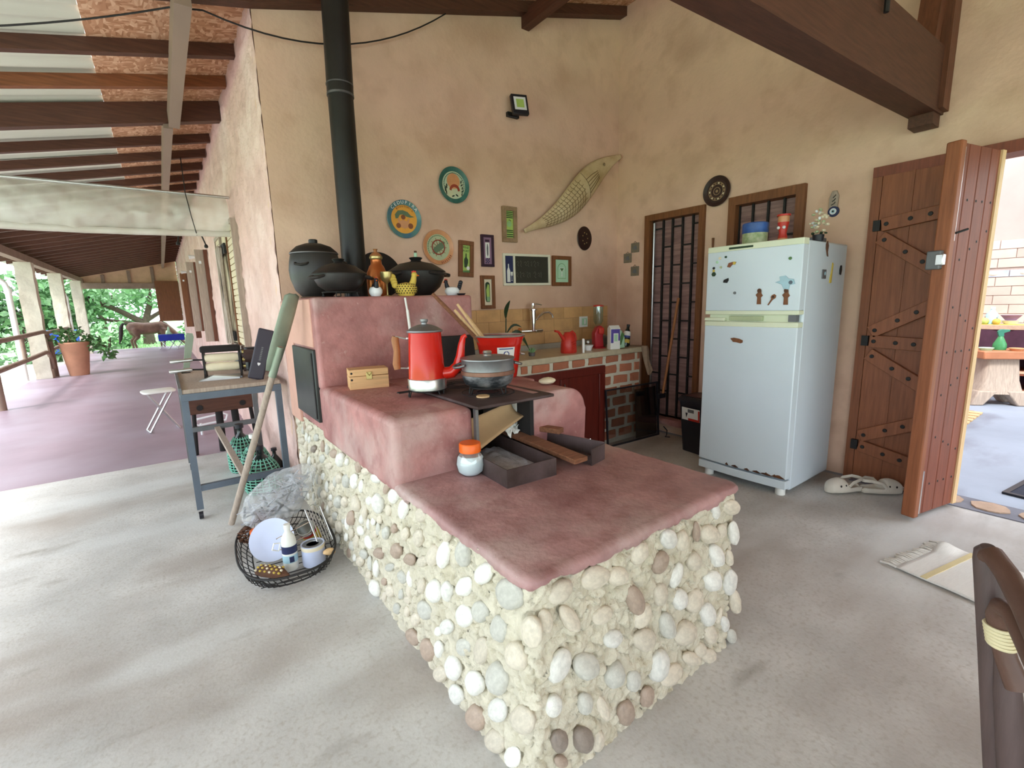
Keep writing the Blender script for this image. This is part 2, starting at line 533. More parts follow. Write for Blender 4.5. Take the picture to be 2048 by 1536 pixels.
# corrugated sheet over the eave side
gs = G()
xs = (-2.75, -0.172)
N = 1000
vsx, fsx = [], []
for i in range(N + 1):
    y = -6.5 + 29.3 * i / N
    w = 0.016 * math.sin(y * 2 * PI / 0.177)
    vsx += [(x, y, zr(x) + RD + 0.026 + w) for x in xs]
for i in range(N):
    fsx.append((2 * i, 2 * i + 1, 2 * i + 3, 2 * i + 2))
gs.add(vsx, fsx).build('roofing_sheet', 'sheet_grey', roof, smooth=True)
def rafter(y, x0=-2.6, x1=0.66, w=0.06, drop=0.0, material='dark_wood'):
    gg = G()
    pts = [x0, 0.67, x1] if x1 > 0.7 else [x0, x1]
    for a, b in zip(pts, pts[1:]):
        gg.add([(a, y - w / 2, zr(a) - drop), (b, y - w / 2, zr(b) - drop), (b, y + w / 2, zr(b) - drop), (a, y + w / 2, zr(a) - drop),
                (a, y - w / 2, zr(a) + RD), (b, y - w / 2, zr(b) + RD), (b, y + w / 2, zr(b) + RD), (a, y + w / 2, zr(a) + RD)],
               [(0, 3, 2, 1), (4, 5, 6, 7), (0, 1, 5, 4), (1, 2, 6, 5), (2, 3, 7, 6), (3, 0, 4, 7)])
    return gg.build('rafter', material, roof)
mat('rafter_orange', (128, 76, 44), 0.6, var=0.3, scale=5, stretch=(1, 14, 14), bump=0.2)
rafter(3.495, x1=4.05, w=0.085, drop=0.0)
for i, y in enumerate((4.25, 4.83)):
    rafter(y, material='rafter_orange' if i == 1 else 'dark_wood')
rafter(5.43, w=0.09, drop=0.085)
y = 6.42
while y < 22.5:
    rafter(y)
    y += 0.62
rafter(-1.5, x1=4.05)
# grey purlin in two lengths, joined at the deep rafter
G().box(0.255, 0.335, 3.3, 5.43, zr(0.3) - 0.125, zr(0.3)).build('purlin', 'purlin_grey', roof)
G().box(0.215, 0.285, 5.43, 22.6, zr(0.25) - 0.125, zr(0.25)).build('purlin', 'purlin_grey', roof)
# purlin let into the back wall
G().box(2.79, 2.87, -6.5, 3.56, zr(2.83) - 0.10, zr(2.83) + 0.02).build('purlin', 'dark_wood_y', roof)
# eave beam on the verandah columns
G().box(-2.22, -2.08, -6.5, 22.7, 2.42, 2.56).build('eave_beam', 'rail_wood', roof)
# tie beam of the truss and its hanging post
tb = thing('truss_beam', 'massive dark brown timber tie beam jutting from the right wall under the roof', 'beam', (4.05, 1.0, 2.45))
g = G()
g.add([(-3.4, -0.07, -0.165), (0, -0.07, -0.012), (0, 0.07, -0.012), (-3.4, 0.07, -0.165), (-3.4, -0.07, 0.19), (0, -0.07, 0.345), (0, 0.07, 0.345), (-3.4, 0.07, 0.19)],
      [(0, 3, 2, 1), (4, 5, 6, 7), (0, 1, 5, 4), (1, 2, 6, 5), (2, 3, 7, 6), (3, 0, 4, 7)])
g.build('beam', 'dark_wood', tb)
G().bar((-0.07, -0.03, -0.0), (-0.07, -0.03, 1.75), 0.13, 0.13, (1, 0, 0)).build('wall_post', 'dark_wood_z', tb)
G().bar((-0.22, 0.0, 0.30), (0.03, 0.0, 1.75), 0.09, 0.10, (0, 1, 0)).build('brace', 'dark_wood_z', tb)
G().tube([(-1.18, -0.09, 0.42), (-1.18, -0.09, 0.19)], 0.012, 8).build('bolt', 'iron', tb)
G().box(-0.16, -0.02, -0.06, 0.06, -0.085, -0.005).build('corbel', 'dark_wood', tb)
# gable infill, header and bamboo blind at the far end of the verandah
mat('far_panel', (206, 170, 140), 0.8, var=0.1)
g = G()
g.prism([(-2.2, 2.36), (0.66, 2.36), (0.66, 3.24), (-2.2, 2.6)], 22.62, 22.68)
gi = struct(g.build('wall_far_gable', 'far_panel'))
for x in (-1.55, -0.8, -0.1):
    G().box(x - 0.05, x + 0.05, 22.56, 22.62, 2.4, zr(x)).build('stud', 'rail_wood', gi)
G().box(-2.2, 0.1, 22.5, 22.62, 2.2, 2.4).build('header_beam', 'rail_wood', gi)
bl = thing('bamboo_blind', 'brown woven blind hanging at the far end of the verandah', 'blind', (0.3, 22.45, 0.98))
G().box(-0.37, 0.35, 0.013, 0.018, 0, 1.5).build('light_blocker', 'bark_brown', bl)  # added sheet, keeps daylight from showing through the slat gaps
for i in range(26):
    G().box(-0.38, 0.36, -0.012, 0.012, i * 0.058, i * 0.058 + 0.053).build('slat', 'frame_wood', bl)
# verandah columns with whitewashed stone, white downpipes beside two of them
spots = [(14.0, 'nearest'), (17.6, 'middle'), (21.4, 'farthest')]
for k, (y, w) in enumerate(spots):
    def cf(u, v, y=y):
        a = u * 4
        i = int(min(3, a)); t = a - i
        c = [(-0.13, -0.14), (0.13, -0.14), (0.13, 0.14), (-0.13, 0.14), (-0.13, -0.14)]
        px = c[i][0] + (c[i + 1][0] - c[i][0]) * t
        py = c[i][1] + (c[i + 1][1] - c[i][1]) * t
        z = v * 2.42
        n = 1 + 0.10 * noise.noise(Vector((px * 9 + y, py * 9, z * 5)))
        return (px * n, py * n, z)
    c = rough_grid(24, 40, cf).build('stone_column', 'column_stone', smooth=True, loc=(-2.17, y, 0), auto=60)
    tag(c, '%s of the three whitewashed stone columns along the verandah edge' % w, 'column', 'verandah columns')
for k, y in enumerate((13.7, 21.0)):
    t = thing('downpipe', 'white plastic downpipe beside the %s stone column' % ('nearest' if k == 0 else 'farthest'), 'pipe', (-2.42, y, 0))
    G().tube([(0, 0, 0), (0, 0, 1.85), (-0.03, 0, 1.98), (-0.28, -0.05, 2.25)], 0.05, 12).build('pipe', 'white_plastic', t, smooth=True)
    G().tube([(0, 0, 1.78), (0, 0, 1.88)], 0.06, 12).build('sleeve', 'white_plastic', t, smooth=True)
# ---- grille door in the right wall
mat('ribbed_pane', (176, 140, 132), 0.3, var=0.12, scale=3, rgb2=(120, 92, 92), bump=0.5, bscale=18, stretch=(1, 1, 12))
d = thing('door_1', 'x', 'x'); del d['label']; del d['category']; struct(d)
G().box(4.02, 4.16, 3.10, 3.161, 0.161, 2.179).build('door_frame', 'frame_wood', d)
G().box(4.02, 4.16, 2.508, 2.56, 0.161, 2.179).build('door_frame', 'frame_wood', d)
G().box(4.019, 4.161, 2.561, 3.099, 2.12, 2.18).build('door_frame', 'frame_wood', d)
G().box(3.96, 4.16, 2.505, 3.165, 0.10, 0.16).build('sill', 'red_cement', d)
bays = [3.04, 2.93, 2.82, 2.70, 2.60]
edges = [3.10, 2.98, 2.875, 2.765, 2.655, 2.56]
for i, yb in enumerate(edges):
    G().box(4.075, 4.095, yb - 0.008, yb + 0.008, 0.16, 2.12).build('bar', 'iron', d)
for i in range(5):
    y1, y0 = edges[i], edges[i + 1]
    zs = [0.16] + [0.42 + 0.36 * k + (0.0 if i % 2 else 0.18) for k in range(5)] + [2.12]
    zs = [z for z in zs if z <= 2.12]
    for z in zs[1:-1]:
        G().box(4.078, 4.092, y0 + 0.008, y1 - 0.008, z - 0.007, z + 0.007).build('cross_bar', 'iron', d)
    for z0, z1 in zip(zs, zs[1:]):
        G().box(4.10, 4.108, y0 + 0.004, y1 - 0.004, z0 + 0.006, z1 - 0.006).build('pane', 'ribbed_pane', d)
G().tube([(4.06, 3.07, 0.2), (4.06, 3.07, 2.1)], 0.011, 8).build('bolt_rod', 'aluminium', d)
# window above the fridge
w = thing('window_1', 'x', 'x'); del w['label']; del w['category']; struct(w)
for b in ((1.678, 1.74, 1.15, 2.189), (2.215, 2.279, 1.15, 2.189), (1.74, 2.215, 2.12, 2.19), (1.74, 2.215, 1.15, 1.19)):
    G().box(4.01, 4.16, *b).build('window_frame', 'frame_wood', w)
ed = [2.215, 2.10, 1.975, 1.85, 1.74]
for i, yb in enumerate(ed):
    G().box(4.075, 4.095, yb - 0.008, yb + 0.008, 1.19, 2.12).build('bar', 'iron', w)
for i in range(4):
    zc = 1.84 if i % 2 else 1.62
    G().box(4.078, 4.092, ed[i + 1], ed[i], zc - 0.007, zc + 0.007).build('cross_bar', 'iron', w)
    for z0, z1 in ((1.19, zc), (zc, 2.12)):
        G().box(4.10, 4.108, ed[i + 1] + 0.004, ed[i] - 0.004, z0 + 0.006, z1 - 0.006).build('pane', 'ribbed_pane', w)
struct(G().box(4.35, 4.45, 1.3, 3.5, 0, 2.6).build('wall_inner', 'plaster'))
# ---- doorway frame and the two-leaf plank door
fr = thing('trim_1', 'x', 'x'); del fr['label']; del fr['category']; struct(fr)
G().box(4.0, 4.18, -0.9, 1.25, 2.13, 2.195).build('lintel', 'door_wood_red', fr)
G().box(4.0, 4.18, 1.195, 1.25, 0, 2.129).build('jamb', 'door_wood', fr)
def plank_leaf(name, label, loc, rot, W, planks, braces=True, nails=False, mt='door_wood'):
    """leaf hinged at local x=0, running along +x, face toward -y, thickness 0.04"""
    t = thing(name, label, 'door', loc, rot)
    pw = W / planks
    for i in range(planks):
        x0 = i * pw
        G().box(x0 + 0.002, x0 + pw - 0.002, -0.02, 0.02, 0.015, 2.125).build('plank', mt, t, bevel=0.004)
        if i:
            G().box(x0 - 0.008, x0 + 0.008, -0.026, -0.018, 0.015, 2.125).build('batten', mt, t)
    sgn = -1
    if braces:
        Z = [(1.66, 1.83, 1), (1.0, 1.0, 0), (0.25, 0.13, 0)]
        B = [((0.03, 1.80), (W - 0.02, 1.86)), ((0.03, 1.72), (W - 0.04, 1.40)), ((0.03, 1.08), (W - 0.04, 1.33)), ((0.03, 1.02), (W - 0.03, 1.0)), ((0.03, 0.93), (W - 0.04, 0.66)), ((0.03, 0.33), (W - 0.04, 0.54)), ((0.03, 0.26), (W - 0.03, 0.17))]
        for (xa, za), (xb, zb) in B:
            br = G().bar((xa, -0.038, za), (xb, -0.038, zb), 0.036, 0.085, (0, 0, 1)).build('brace', mt, t, bevel=0.003)
            for f in (0.06, 0.34, 0.56, 0.86):
                x, z = xa + (xb - xa) * f, za + (zb - za) * f
                G().lathe([(0, 0), (0.014, 0), (0.012, 0.006), (0, 0.008)], 10, tr(x, -0.056, z) @ OUT).build('rivet', 'iron', br, smooth=True)
        for z in (1.80, 1.02, 0.26):
            G().box(-0.02, 0.02, -0.045, -0.02, z - 0.035, z + 0.035).build('hinge', 'iron', t)
    if nails:
        k = 0
        for z0, z1 in ((1.84, 1.84), (1.72, 1.42), (1.10, 1.34), (1.0, 1.0), (0.92, 0.66), (0.36, 0.56), (0.20, 0.20)):
            for f in (0.12, 0.32, 0.46, 0.66, 0.9):
                G().lathe([(0, 0), (0.008, 0), (0, 0.003)], 8, tr(W * f, -0.0205, z0 + (z1 - z0) * f) @ OUT).build('nail', 'iron', t)
    return t
l1 = plank_leaf('door_leaf', 'brown plank door leaf with riveted zigzag braces, closed beside the fridge', (4.02, 1.195, 0.01), R(-90), 0.50, 3)
G().box(0.49, 0.53, -0.05, 0.03, 0.015, 2.125).build('stile', 'door_wood', l1)
ang = math.atan2(0.745 - 0.645, 3.48 - 3.93)
l2 = plank_leaf('door_leaf', 'reddish plank door leaf standing open at an angle, dotted with nail heads', (3.93, 0.64, 0.01), ang, 0.46, 4, braces=False, mt='door_wood_red')
for (z0, z1) in ((1.84, 1.84), (1.72, 1.42), (1.10, 1.34), (1.0, 1.0), (0.92, 0.66), (0.36, 0.56), (0.20, 0.20)):
    for f in (0.12, 0.32, 0.46, 0.66, 0.9):
        G().lathe([(0, 0), (0.008, 0), (0, 0.003)], 8, tr(0.46 * f, 0.0205, z0 + (z1 - z0) * f) @ rx(-PI / 2)).build('nail', 'iron', l2)
G().box(0.42, 0.47, -0.03, 0.04, 0.015, 2.13).build('stile', 'door_wood', l2, bevel=0.008)
G().box(-0.02, 0.02, -0.025, 0.03, 0.015, 2.125).build('stile', 'pale_wood', l2)
G().box(0.455, 0.50, -0.045, 0.02, 1.47, 1.57).build('latch_box', 'steel_grey', l2, bevel=0.006)
G().box(0.472, 0.505, 0.0, 0.035, 1.49, 1.55).build('latch_plate', 'aluminium', l2, bevel=0.004)
G().box(0.405, 0.415, 0.02, 0.032, 1.62, 2.1).build('slide_bolt', 'aluminium', l2)
G().tube([(0.41, 0.035, 1.66), (0.35, 0.06, 1.68)], 0.006, 8).build('bolt_lever', 'iron', l2)
G().box(0.40, 0.415, 0.02, 0.034, 0.03, 0.30).build('slide_bolt', 'aluminium', l2)
# ---- stone threshold
th = thing('trim_2', 'x', 'x'); del th['label']; del th['category']; struct(th)
mat('slate', (112, 112, 122), 0.7, var=0.2, scale=6)
mat('slab_stone', (178, 150, 128), 0.8, var=0.18, scale=8, bump=0.3, perobj=0.1)
G().box(3.94, 4.17, -0.9, 1.19, -0.02, 0.006).build('mortar_bed', 'slate', th)
yy = 1.15
for i in range(9):
    h = random.uniform(0.14, 0.19)
    xw = random.uniform(0.075, 0.09)
    n = 10
    pts = [(4.055 + xw * math.cos(2 * PI * k / n) * random.uniform(0.9, 1.12), yy - h / 2 + h / 2 * math.sin(2 * PI * k / n) * random.uniform(0.9, 1.1)) for k in range(n)]
    gg = G()
    gg.add([(x, y, 0.004) for x, y in pts] + [(x, y, 0.014) for x, y in pts], [tuple(range(n, 2 * n))] + [(k, (k + 1) % n, (k + 1) % n + n, k + n) for k in range(n)])
    gg.build('stone', 'slab_stone', th)
    yy -= h + 0.035
# ---- the room behind the doorway: roof and one wall left off so skylight brightens it
struct(G().box(9.2, 9.35, -4.0, 3.4, 0, 3.4).build('wall_room_far', mat('room_plaster', (190, 166, 160), 0.9, var=0.08, scale=2)))
struct(G().box(4.45, 9.2, 2.6, 2.75, 0, 3.4).build('wall_room_side', 'room_plaster'))
tw = thing('wall_room_tiles', 'x', 'x'); del tw['label']; del tw['category']; struct(tw)
mat('room_grout', (176, 158, 148), 0.9, var=0.06)
mat('room_tile', (198, 178, 168), 0.5, var=0.1, scale=4, perobj=0.12)
G().box(9.185, 9.2, 0.0, 2.4, 0.2, 2.02).build('grout_bed', 'room_grout', tw)
me_t = None
for r in range(9):
    for c in range(7):
        z = 0.92 + r * 0.122
        if abs(z - 1.53) < 0.03:
            continue
        y0 = 0.02 + c * 0.33 + (0.165 if r % 2 else 0)
        t_ = G().box(9.172, 9.19, y0 + 0.004, min(2.38, y0 + 0.326), z + 0.004, z + 0.118).build('tile', 'room_tile', tw)
mat('band_tile', (176, 186, 206), 0.4, var=0.2, scale=10)
for c in range(8):
    G().box(9.168, 9.19, 0.02 + c * 0.3, 0.31 + c * 0.3, 1.535, 1.62).build('band_tile', 'band_tile', tw)
    G().lathe([(0, 0), (0.055, 0), (0.03, 0.006), (0, 0.006)], 14, tr(9.167, 0.165 + c * 0.3, 1.578) @ ry(-PI / 2), sx=0.5).build('band_medallion', 'column_stone', tw)
# ================================================================ STOVE
stove = thing('wood_stove', 'masonry wood stove with red cement tiers over a pebble-studded base', 'stove', (0, 0, 0))
SX0, SX1, SY0, SZ = 0.655, 1.665, 0.838, 0.674
def bump3(x, y, z, a=0.010):
    n = noise.noise(Vector((x * 14, y * 14, z * 14))) + 0.7 * noise.noise(Vector((x * 34, y * 34, z * 34))) + 0.45 * noise.noise(Vector((x * 75, y * 75, z * 60)))
    c = 1 - abs(noise.noise(Vector((x * 22 + 5, y * 22, z * 30))))
    return a * n - 0.016 * max(0, c - 0.86) / 0.14
def perim(s):
    """walk left flank -> front -> right flank, rounded corners"""
    rad = 0.035
    L1, L2, L3 = 2.62 - rad, (SX1 - SX0 - 0.012) - 2 * rad, 1.9
    q = PI * rad / 2
    x0, x1, y0 = SX0 + 0.006, SX1 - 0.006, SY0 + 0.006
    d = s * (L1 + q + L2 + q + L3)
    if d < L1: return (x0, y0 + rad + L1 - d, 1, 0)
    d -= L1
    if d < q:
        a = d / rad
        return (x0 + rad - rad * math.cos(a), y0 + rad - rad * math.sin(a), math.cos(a), math.sin(a))
    d -= q
    if d < L2: return (x0 + rad + d, y0, 0, 1)
    d -= L2
    if d < q:
        a = d / rad
        return (x1 - rad + rad * math.sin(a), y0 + rad - rad * math.cos(a), -math.sin(a), math.cos(a))
    return (x1, y0 + rad + d - q, -1, 0)
def basep(u, v):
    x, y, nx, ny = perim(u)
    z = v * (SZ - 0.012)
    n = bump3(x, y, z)
    return (x - nx * n, y - ny * n, z)
g = rough_grid(900, 110, basep)
g.build('base', 'mortar', stove, smooth=True, auto=80)
# pebbles: a shared set of shapes, each one its own part
shapes = []
for k in range(7):
    gg = G().ball((0, 0, 0), 1.0, 16, 10)
    sd = Vector((k * 3.1, k * 1.7, 4))
    gg.v = [tuple(Vector(p) * (1 + 0.16 * noise.noise(Vector(p) * 0.9 + sd) + 0.05 * noise.noise(Vector(p) * 2.6 + sd))) for p in gg.v]
    shapes.append(gg)
PEBM = {}
def pebble(pos, n_axis, a, b, ang, c):
    """n_axis 'l' left face (y,z plane) or 'f' front face (x,z plane)"""
    k = random.randrange(7)
    key = (k, c)
    if key not in PEBM:
        o = shapes[k].build('pebble', 'pebble_%d' % c, stove, smooth=True, auto=180)
        PEBM[key] = o.data
    else:
        o = bpy.data.objects.new('pebble', PEBM[key])
        COL.objects.link(o)
        o.parent = stove
    d = min(a, b) * random.uniform(0.55, 0.75)
    if n_axis == 'f':
        o.location = (pos[0], SY0 + 0.006 - d * 0.08, pos[1])
        o.rotation_euler = (0, -R(ang), 0)
        o.scale = (a, d, b)
    else:
        o.location = (SX0 + 0.006 - d * 0.08, pos[0], pos[1])
        o.rotation_euler = (R(ang), 0, 0)
        o.scale = (d, a, b)
FP= [(1.502,0.606,0.035,0.023,120,0),(1.608,0.593,0.064,0.029,-20,2),(1.638,0.477,0.058,0.029,117,0),(1.465,0.534,0.058,0.035,150,2),(1.547,0.518,0.033,0.024,130,2),(1.386,0.567,0.041,0.019,102,3),(1.228,0.596,0.049,0.03,-34,0),(1.296,0.566,0.038,0.031,-79,2),(1.082,0.599,0.037,0.035,-116,2),(1.182,0.53,0.037,0.036,-126,3),(1.377,0.461,0.043,0.032,138,2),(1.517,0.431,0.063,0.036,131,0),(0.89,0.592,0.059,0.034,163,2),(0.982,0.562,0.043,0.03,149,2),(0.757,0.604,0.042,0.032,-174,2),(1.063,0.45,0.069,0.032,121,3),(1.188,0.413,0.044,0.033,121,2),(1.301,0.348,0.046,0.036,135,0),(1.388,0.306,0.052,0.05,155,2),(1.5,0.339,0.064,0.037,143,0),(1.628,0.284,0.06,0.04,-64,0),(1.48,0.208,0.06,0.038,131,0),(1.677,0.178,0.059,0.03,109,2),(0.791,0.507,0.061,0.024,124,2),(0.92,0.46,0.043,0.029,165,2),(1.102,0.377,0.042,0.036,-141,2),(0.965,0.363,0.043,0.029,155,0),(1.115,0.286,0.061,0.036,141,2),(1.235,0.281,0.059,0.034,117,1),(1.338,0.203,0.071,0.043,153,2),(1.607,0.114,0.042,0.023,116,0),(1.507,0.113,0.056,0.031,131,2),(1.667,0.031,0.046,0.025,127,1),(0.751,0.384,0.046,0.04,-113,0),(0.853,0.33,0.064,0.038,135,1),(0.976,0.234,0.046,0.038,121,1),(1.067,0.163,0.05,0.028,118,1),(1.195,0.15,0.061,0.048,-79,0),(1.267,0.074,0.064,0.04,165,2),(1.393,0.072,0.066,0.025,144,2),(1.447,0.079,0.042,0.027,143,2),(1.502,0.027,0.06,0.027,143,2),(0.729,0.275,0.037,0.028,115,0),(0.85,0.209,0.045,0.025,114,1),(0.926,0.147,0.062,0.019,115,2),(1.033,0.065,0.053,0.035,-66,3),(1.138,0.063,0.045,0.03,116,3),(0.749,0.147,0.044,0.028,-67,4),(0.842,0.092,0.061,0.031,121,4),(0.907,0.042,0.039,0.024,-82,2),(0.755,0.076,0.034,0.016,130,3)]
LP= [(2.186,0.274,0.044,0.025,168,0),(2.079,0.257,0.049,0.031,170,0),(2.243,0.083,0.064,0.026,-35,2),(2.168,0.156,0.051,0.026,160,1),(1.84,0.401,0.048,0.025,-42,1),(1.739,0.46,0.036,0.018,-36,3),(1.626,0.481,0.041,0.023,132,2),(1.501,0.517,0.052,0.029,-44,2),(1.946,0.259,0.074,0.027,156,3),(1.73,0.365,0.076,0.031,-32,3),(1.6,0.386,0.059,0.024,154,3),(1.486,0.429,0.048,0.019,-32,2),(1.389,0.497,0.059,0.029,127,2),(1.304,0.538,0.067,0.032,123,0),(1.175,0.602,0.05,0.034,-63,1),(1.279,0.631,0.04,0.023,-42,2),(1.06,0.588,0.059,0.028,139,0),(1.828,0.245,0.061,0.018,150,1),(1.69,0.268,0.041,0.027,161,1),(2.036,0.015,0.144,0.06,152,0),(1.841,0.125,0.052,0.026,145,2),(1.393,0.359,0.065,0.04,139,0),(1.298,0.409,0.047,0.029,-59,0),(1.177,0.488,0.064,0.028,139,0),(0.932,0.591,0.073,0.041,146,1),(1.485,0.233,0.064,0.036,149,1),(1.581,0.138,0.052,0.024,-46,2),(1.189,0.377,0.073,0.033,140,0),(1.086,0.452,0.053,0.03,137,1),(1.316,0.265,0.066,0.024,-38,0),(0.991,0.451,0.05,0.033,124,1),(0.842,0.532,0.05,0.034,-66,2),(1.627,0.025,0.067,0.032,156,3),(1.479,0.07,0.067,0.041,139,3),(1.205,0.256,0.062,0.025,-43,1),(1.091,0.316,0.068,0.03,120,2),(0.907,0.423,0.047,0.038,130,2),(1.279,0.129,0.069,0.038,131,0),(1.138,0.172,0.081,0.036,132,0),(1.004,0.284,0.072,0.042,125,1),(1.389,0.017,0.064,0.028,138,2),(1.267,0.026,0.058,0.033,138,0),(1.143,0.04,0.077,0.037,137,3),(1.012,0.169,0.073,0.032,133,0),(0.892,0.232,0.071,0.035,133,2),(1.034,0.043,0.07,0.032,136,2),(0.943,0.067,0.062,0.024,124,0),(3.287,0.481,0.116,0.03,-16,2),(3.041,0.621,0.074,0.024,-16,2),(3.366,0.6,0.076,0.022,-15,2),(3.311,0.338,0.142,0.033,157,2),(2.995,0.493,0.073,0.024,-19,4),(2.898,0.59,0.06,0.023,-19,1),(2.553,0.575,0.088,0.025,160,3),(2.425,0.575,0.069,0.036,-31,0),(2.354,0.479,0.078,0.036,-28,1),(2.221,0.519,0.067,0.035,-33,0),(2.131,0.617,0.046,0.026,-36,3),(2.041,0.62,0.058,0.02,-20,2),(1.916,0.635,0.059,0.021,167,0),(2.807,0.479,0.067,0.026,-22,1),(2.659,0.479,0.061,0.021,-21,2),(2.647,0.355,0.062,0.021,-23,2),(2.483,0.454,0.064,0.029,-28,2),(2.54,0.302,0.07,0.033,-33,1),(2.425,0.341,0.058,0.028,-35,2),(2.332,0.284,0.072,0.036,139,3),(2.21,0.408,0.047,0.043,125,2),(2.02,0.486,0.05,0.021,-27,0),(1.902,0.515,0.056,0.04,-56,0),(1.72,0.608,0.053,0.029,-35,0),(1.794,0.615,0.042,0.018,138,3),(1.628,0.583,0.059,0.028,127,0),(1.468,0.625,0.046,0.027,152,2),(2.575,0.142,0.095,0.037,-31,2),(2.844,0.247,0.073,0.029,-28,2),(2.652,0.176,0.058,0.024,-31,1)]
placed = {'f': [], 'l': []}
for (p, q, a, b, ang, c) in FP:
    q = min(q, SZ - 0.04 - min(a, b) * 0.55)
    a, b = min(a, 0.066), min(b, 0.046)
    pebble((p, max(q, b)), 'f', a, b, ang, c)
    placed['f'].append((p, q, a))
for (p, q, a, b, ang, c) in LP:
    q = min(q, SZ - 0.04 - min(a, b) * 0.55)
    a, b = min(a, 0.066), min(b, 0.042)
    pebble((p, max(q, b)), 'l', a, b, ang, c)
    placed['l'].append((p, q, a))
for face, (lo, hi), tries in (('f', (0.70, 1.62), 260), ('l', (0.90, 3.42), 1500)):
    for _ in range(tries):
        p, q = random.uniform(lo, hi), random.uniform(0.03, SZ - 0.075)
        r = random.uniform(0.024, 0.042)
        if all((p - x) ** 2 + (q - z) ** 2 > (r * 0.9 + s * 0.85 + 0.006) ** 2 for x, z, s in placed[face]):
            placed[face].append((p, q, r))
            pebble((p, q), face, r * 1.2, r * 0.68, random.uniform(60, 120) if face == 'f' else random.uniform(100, 150), random.choice((0, 1, 2, 2, 0, 2, 3)))
# lower slab with a rounded, ragged lip that laps onto the stonework
ring = []
NP = 240
def slabp(s_):
    rad = 0.05
    x0, x1, y0 = SX0 - 0.004, SX1 + 0.004, SY0 - 0.004
    L1, L2, L3 = 1.70 - y0 - rad, x1 - x0 - 2 * rad, 1.70 - y0 - rad
    q = PI * rad / 2
    d = s_ * (L1 + q + L2 + q + L3)
    if d < L1: return (x0, 1.70 - d, 1, 0)
    d -= L1
    if d < q:
        a = d / rad
        return (x0 + rad - rad * math.cos(a), y0 + rad - rad * math.sin(a), math.cos(a), math.sin(a))
    d -= q
    if d < L2: return (x0 + rad + d, y0, 0, 1)
    d -= L2
    if d < q:
        a = d / rad
        return (x1 - rad + rad * math.sin(a), y0 + rad - rad * math.cos(a), -math.sin(a), math.cos(a))
    return (x1, y0 + rad + d - q, -1, 0)
rows_ = [(0.012, -1.0), (-0.002, -0.75), (0.0, -0.35), (0.008, -0.1), (0.024, 0.0)]
vs, fs = [], []
for i in range(NP + 1):
    x, y, nx, ny = slabp(i / NP)
    drop = 0.040 + 0.020 * noise.noise(Vector((x * 9, y * 9, 1))) + 0.014 * noise.noise(Vector((x * 40, y * 40, 2)))
    wob = 0.006 * noise.noise(Vector((x * 12, y * 12, 5)))
    for inn, k in rows_:
        vs.append((x + nx * (inn + wob), y + ny * (inn + wob), SZ + k * drop + (0.0015 * noise.noise(Vector((x * 20, y * 20, 3))) if k > -0.2 else 0)))
m_ = len(rows_)
for i in range(NP):
    for j in range(m_ - 1):
        fs.append((i * m_ + j, (i + 1) * m_ + j, (i + 1) * m_ + j + 1, i * m_ + j + 1))
fs.append(tuple(i * m_ + m_ - 1 for i in range(NP + 1)))
g = G()
g.add(vs, fs)
g.build('lower_slab', 'slab_cement', stove, smooth=True, auto=60)
# middle tier: left block, right shoulder, rear deck
def rblock(name, x0, x1, y0, y1, z0, z1, bev, material='red_cement', parent=None):
    return G().box(x0, x1, y0, y1, z0, z1).build(name, material, parent or stove, bevel=bev, seg=4)
MZ = 0.93
rblock('middle_tier', SX0 - 0.004, 1.012, 1.66, 2.72, SZ - 0.055, MZ, 0.03)
rblock('rear_deck', 1.0, SX1, 2.05, 2.72, SZ - 0.01, MZ - 0.003, 0.01)
g = G()
g.prism([(1.32, SZ - 0.01), (SX1 - 0.004, SZ - 0.01), (SX1 - 0.004, 0.83)] + arc(SX1 - 0.114, 0.83, 0.11, 0, 90, 8) + [(1.32, 0.945)], 1.645, 2.3)
g.build('shoulder', 'red_cement', stove, bevel=0.018, seg=3)
# firebox lining, iron plate
mat('firebox_white', (206, 204, 196), 0.85, var=0.12, scale=8)
G().box(1.295, 1.322, 1.74, 2.05, SZ, 0.915).build('firebox_panel', 'firebox_white', stove)
G().box(1.30, 1.32, 1.64, 1.745, SZ, 0.93).build('firebox_jamb', 'soot', stove)
G().box(1.008, 1.022, 1.64, 1.66, SZ, 0.92).build('firebox_jamb', 'alu_dull', stove)
G().box(1.01, 1.32, 2.03, 2.05, SZ, 0.92).build('firebox_back', 'soot', stove)
hp = G().box(0.985, 1.40, 1.585, 2.28, 0.93, 0.944).build('hot_plate', 'rust_iron', stove, bevel=0.004)
for cx, cy, r in ((1.20, 1.83, 0.125), (1.2, 2.1, 0.1)):
    for q in (1.0, 0.72, 0.42):
        g = G()
        g.tube([(cx + r * q * math.cos(2 * PI * k / 36), cy + r * q * math.sin(2 * PI * k / 36), 0.9445) for k in range(36)], 0.0025, 6, close=True)
        g.build('plate_ring', 'iron', hp, smooth=True)
# back tier
bt = G().box(SX0 - 0.004, 1.632, 2.64, 3.53, MZ - 0.02, 1.413).build('back_tier', 'red_cement', stove, bevel=0.02, seg=4)
rblock('back_shaft', SX0 + 0.004, 1.63, 2.70, 3.53, SZ - 0.01, MZ, 0.004)
mat('render_pale', (206, 160, 144), 0.8, var=0.1, scale=4, bump=0.2)
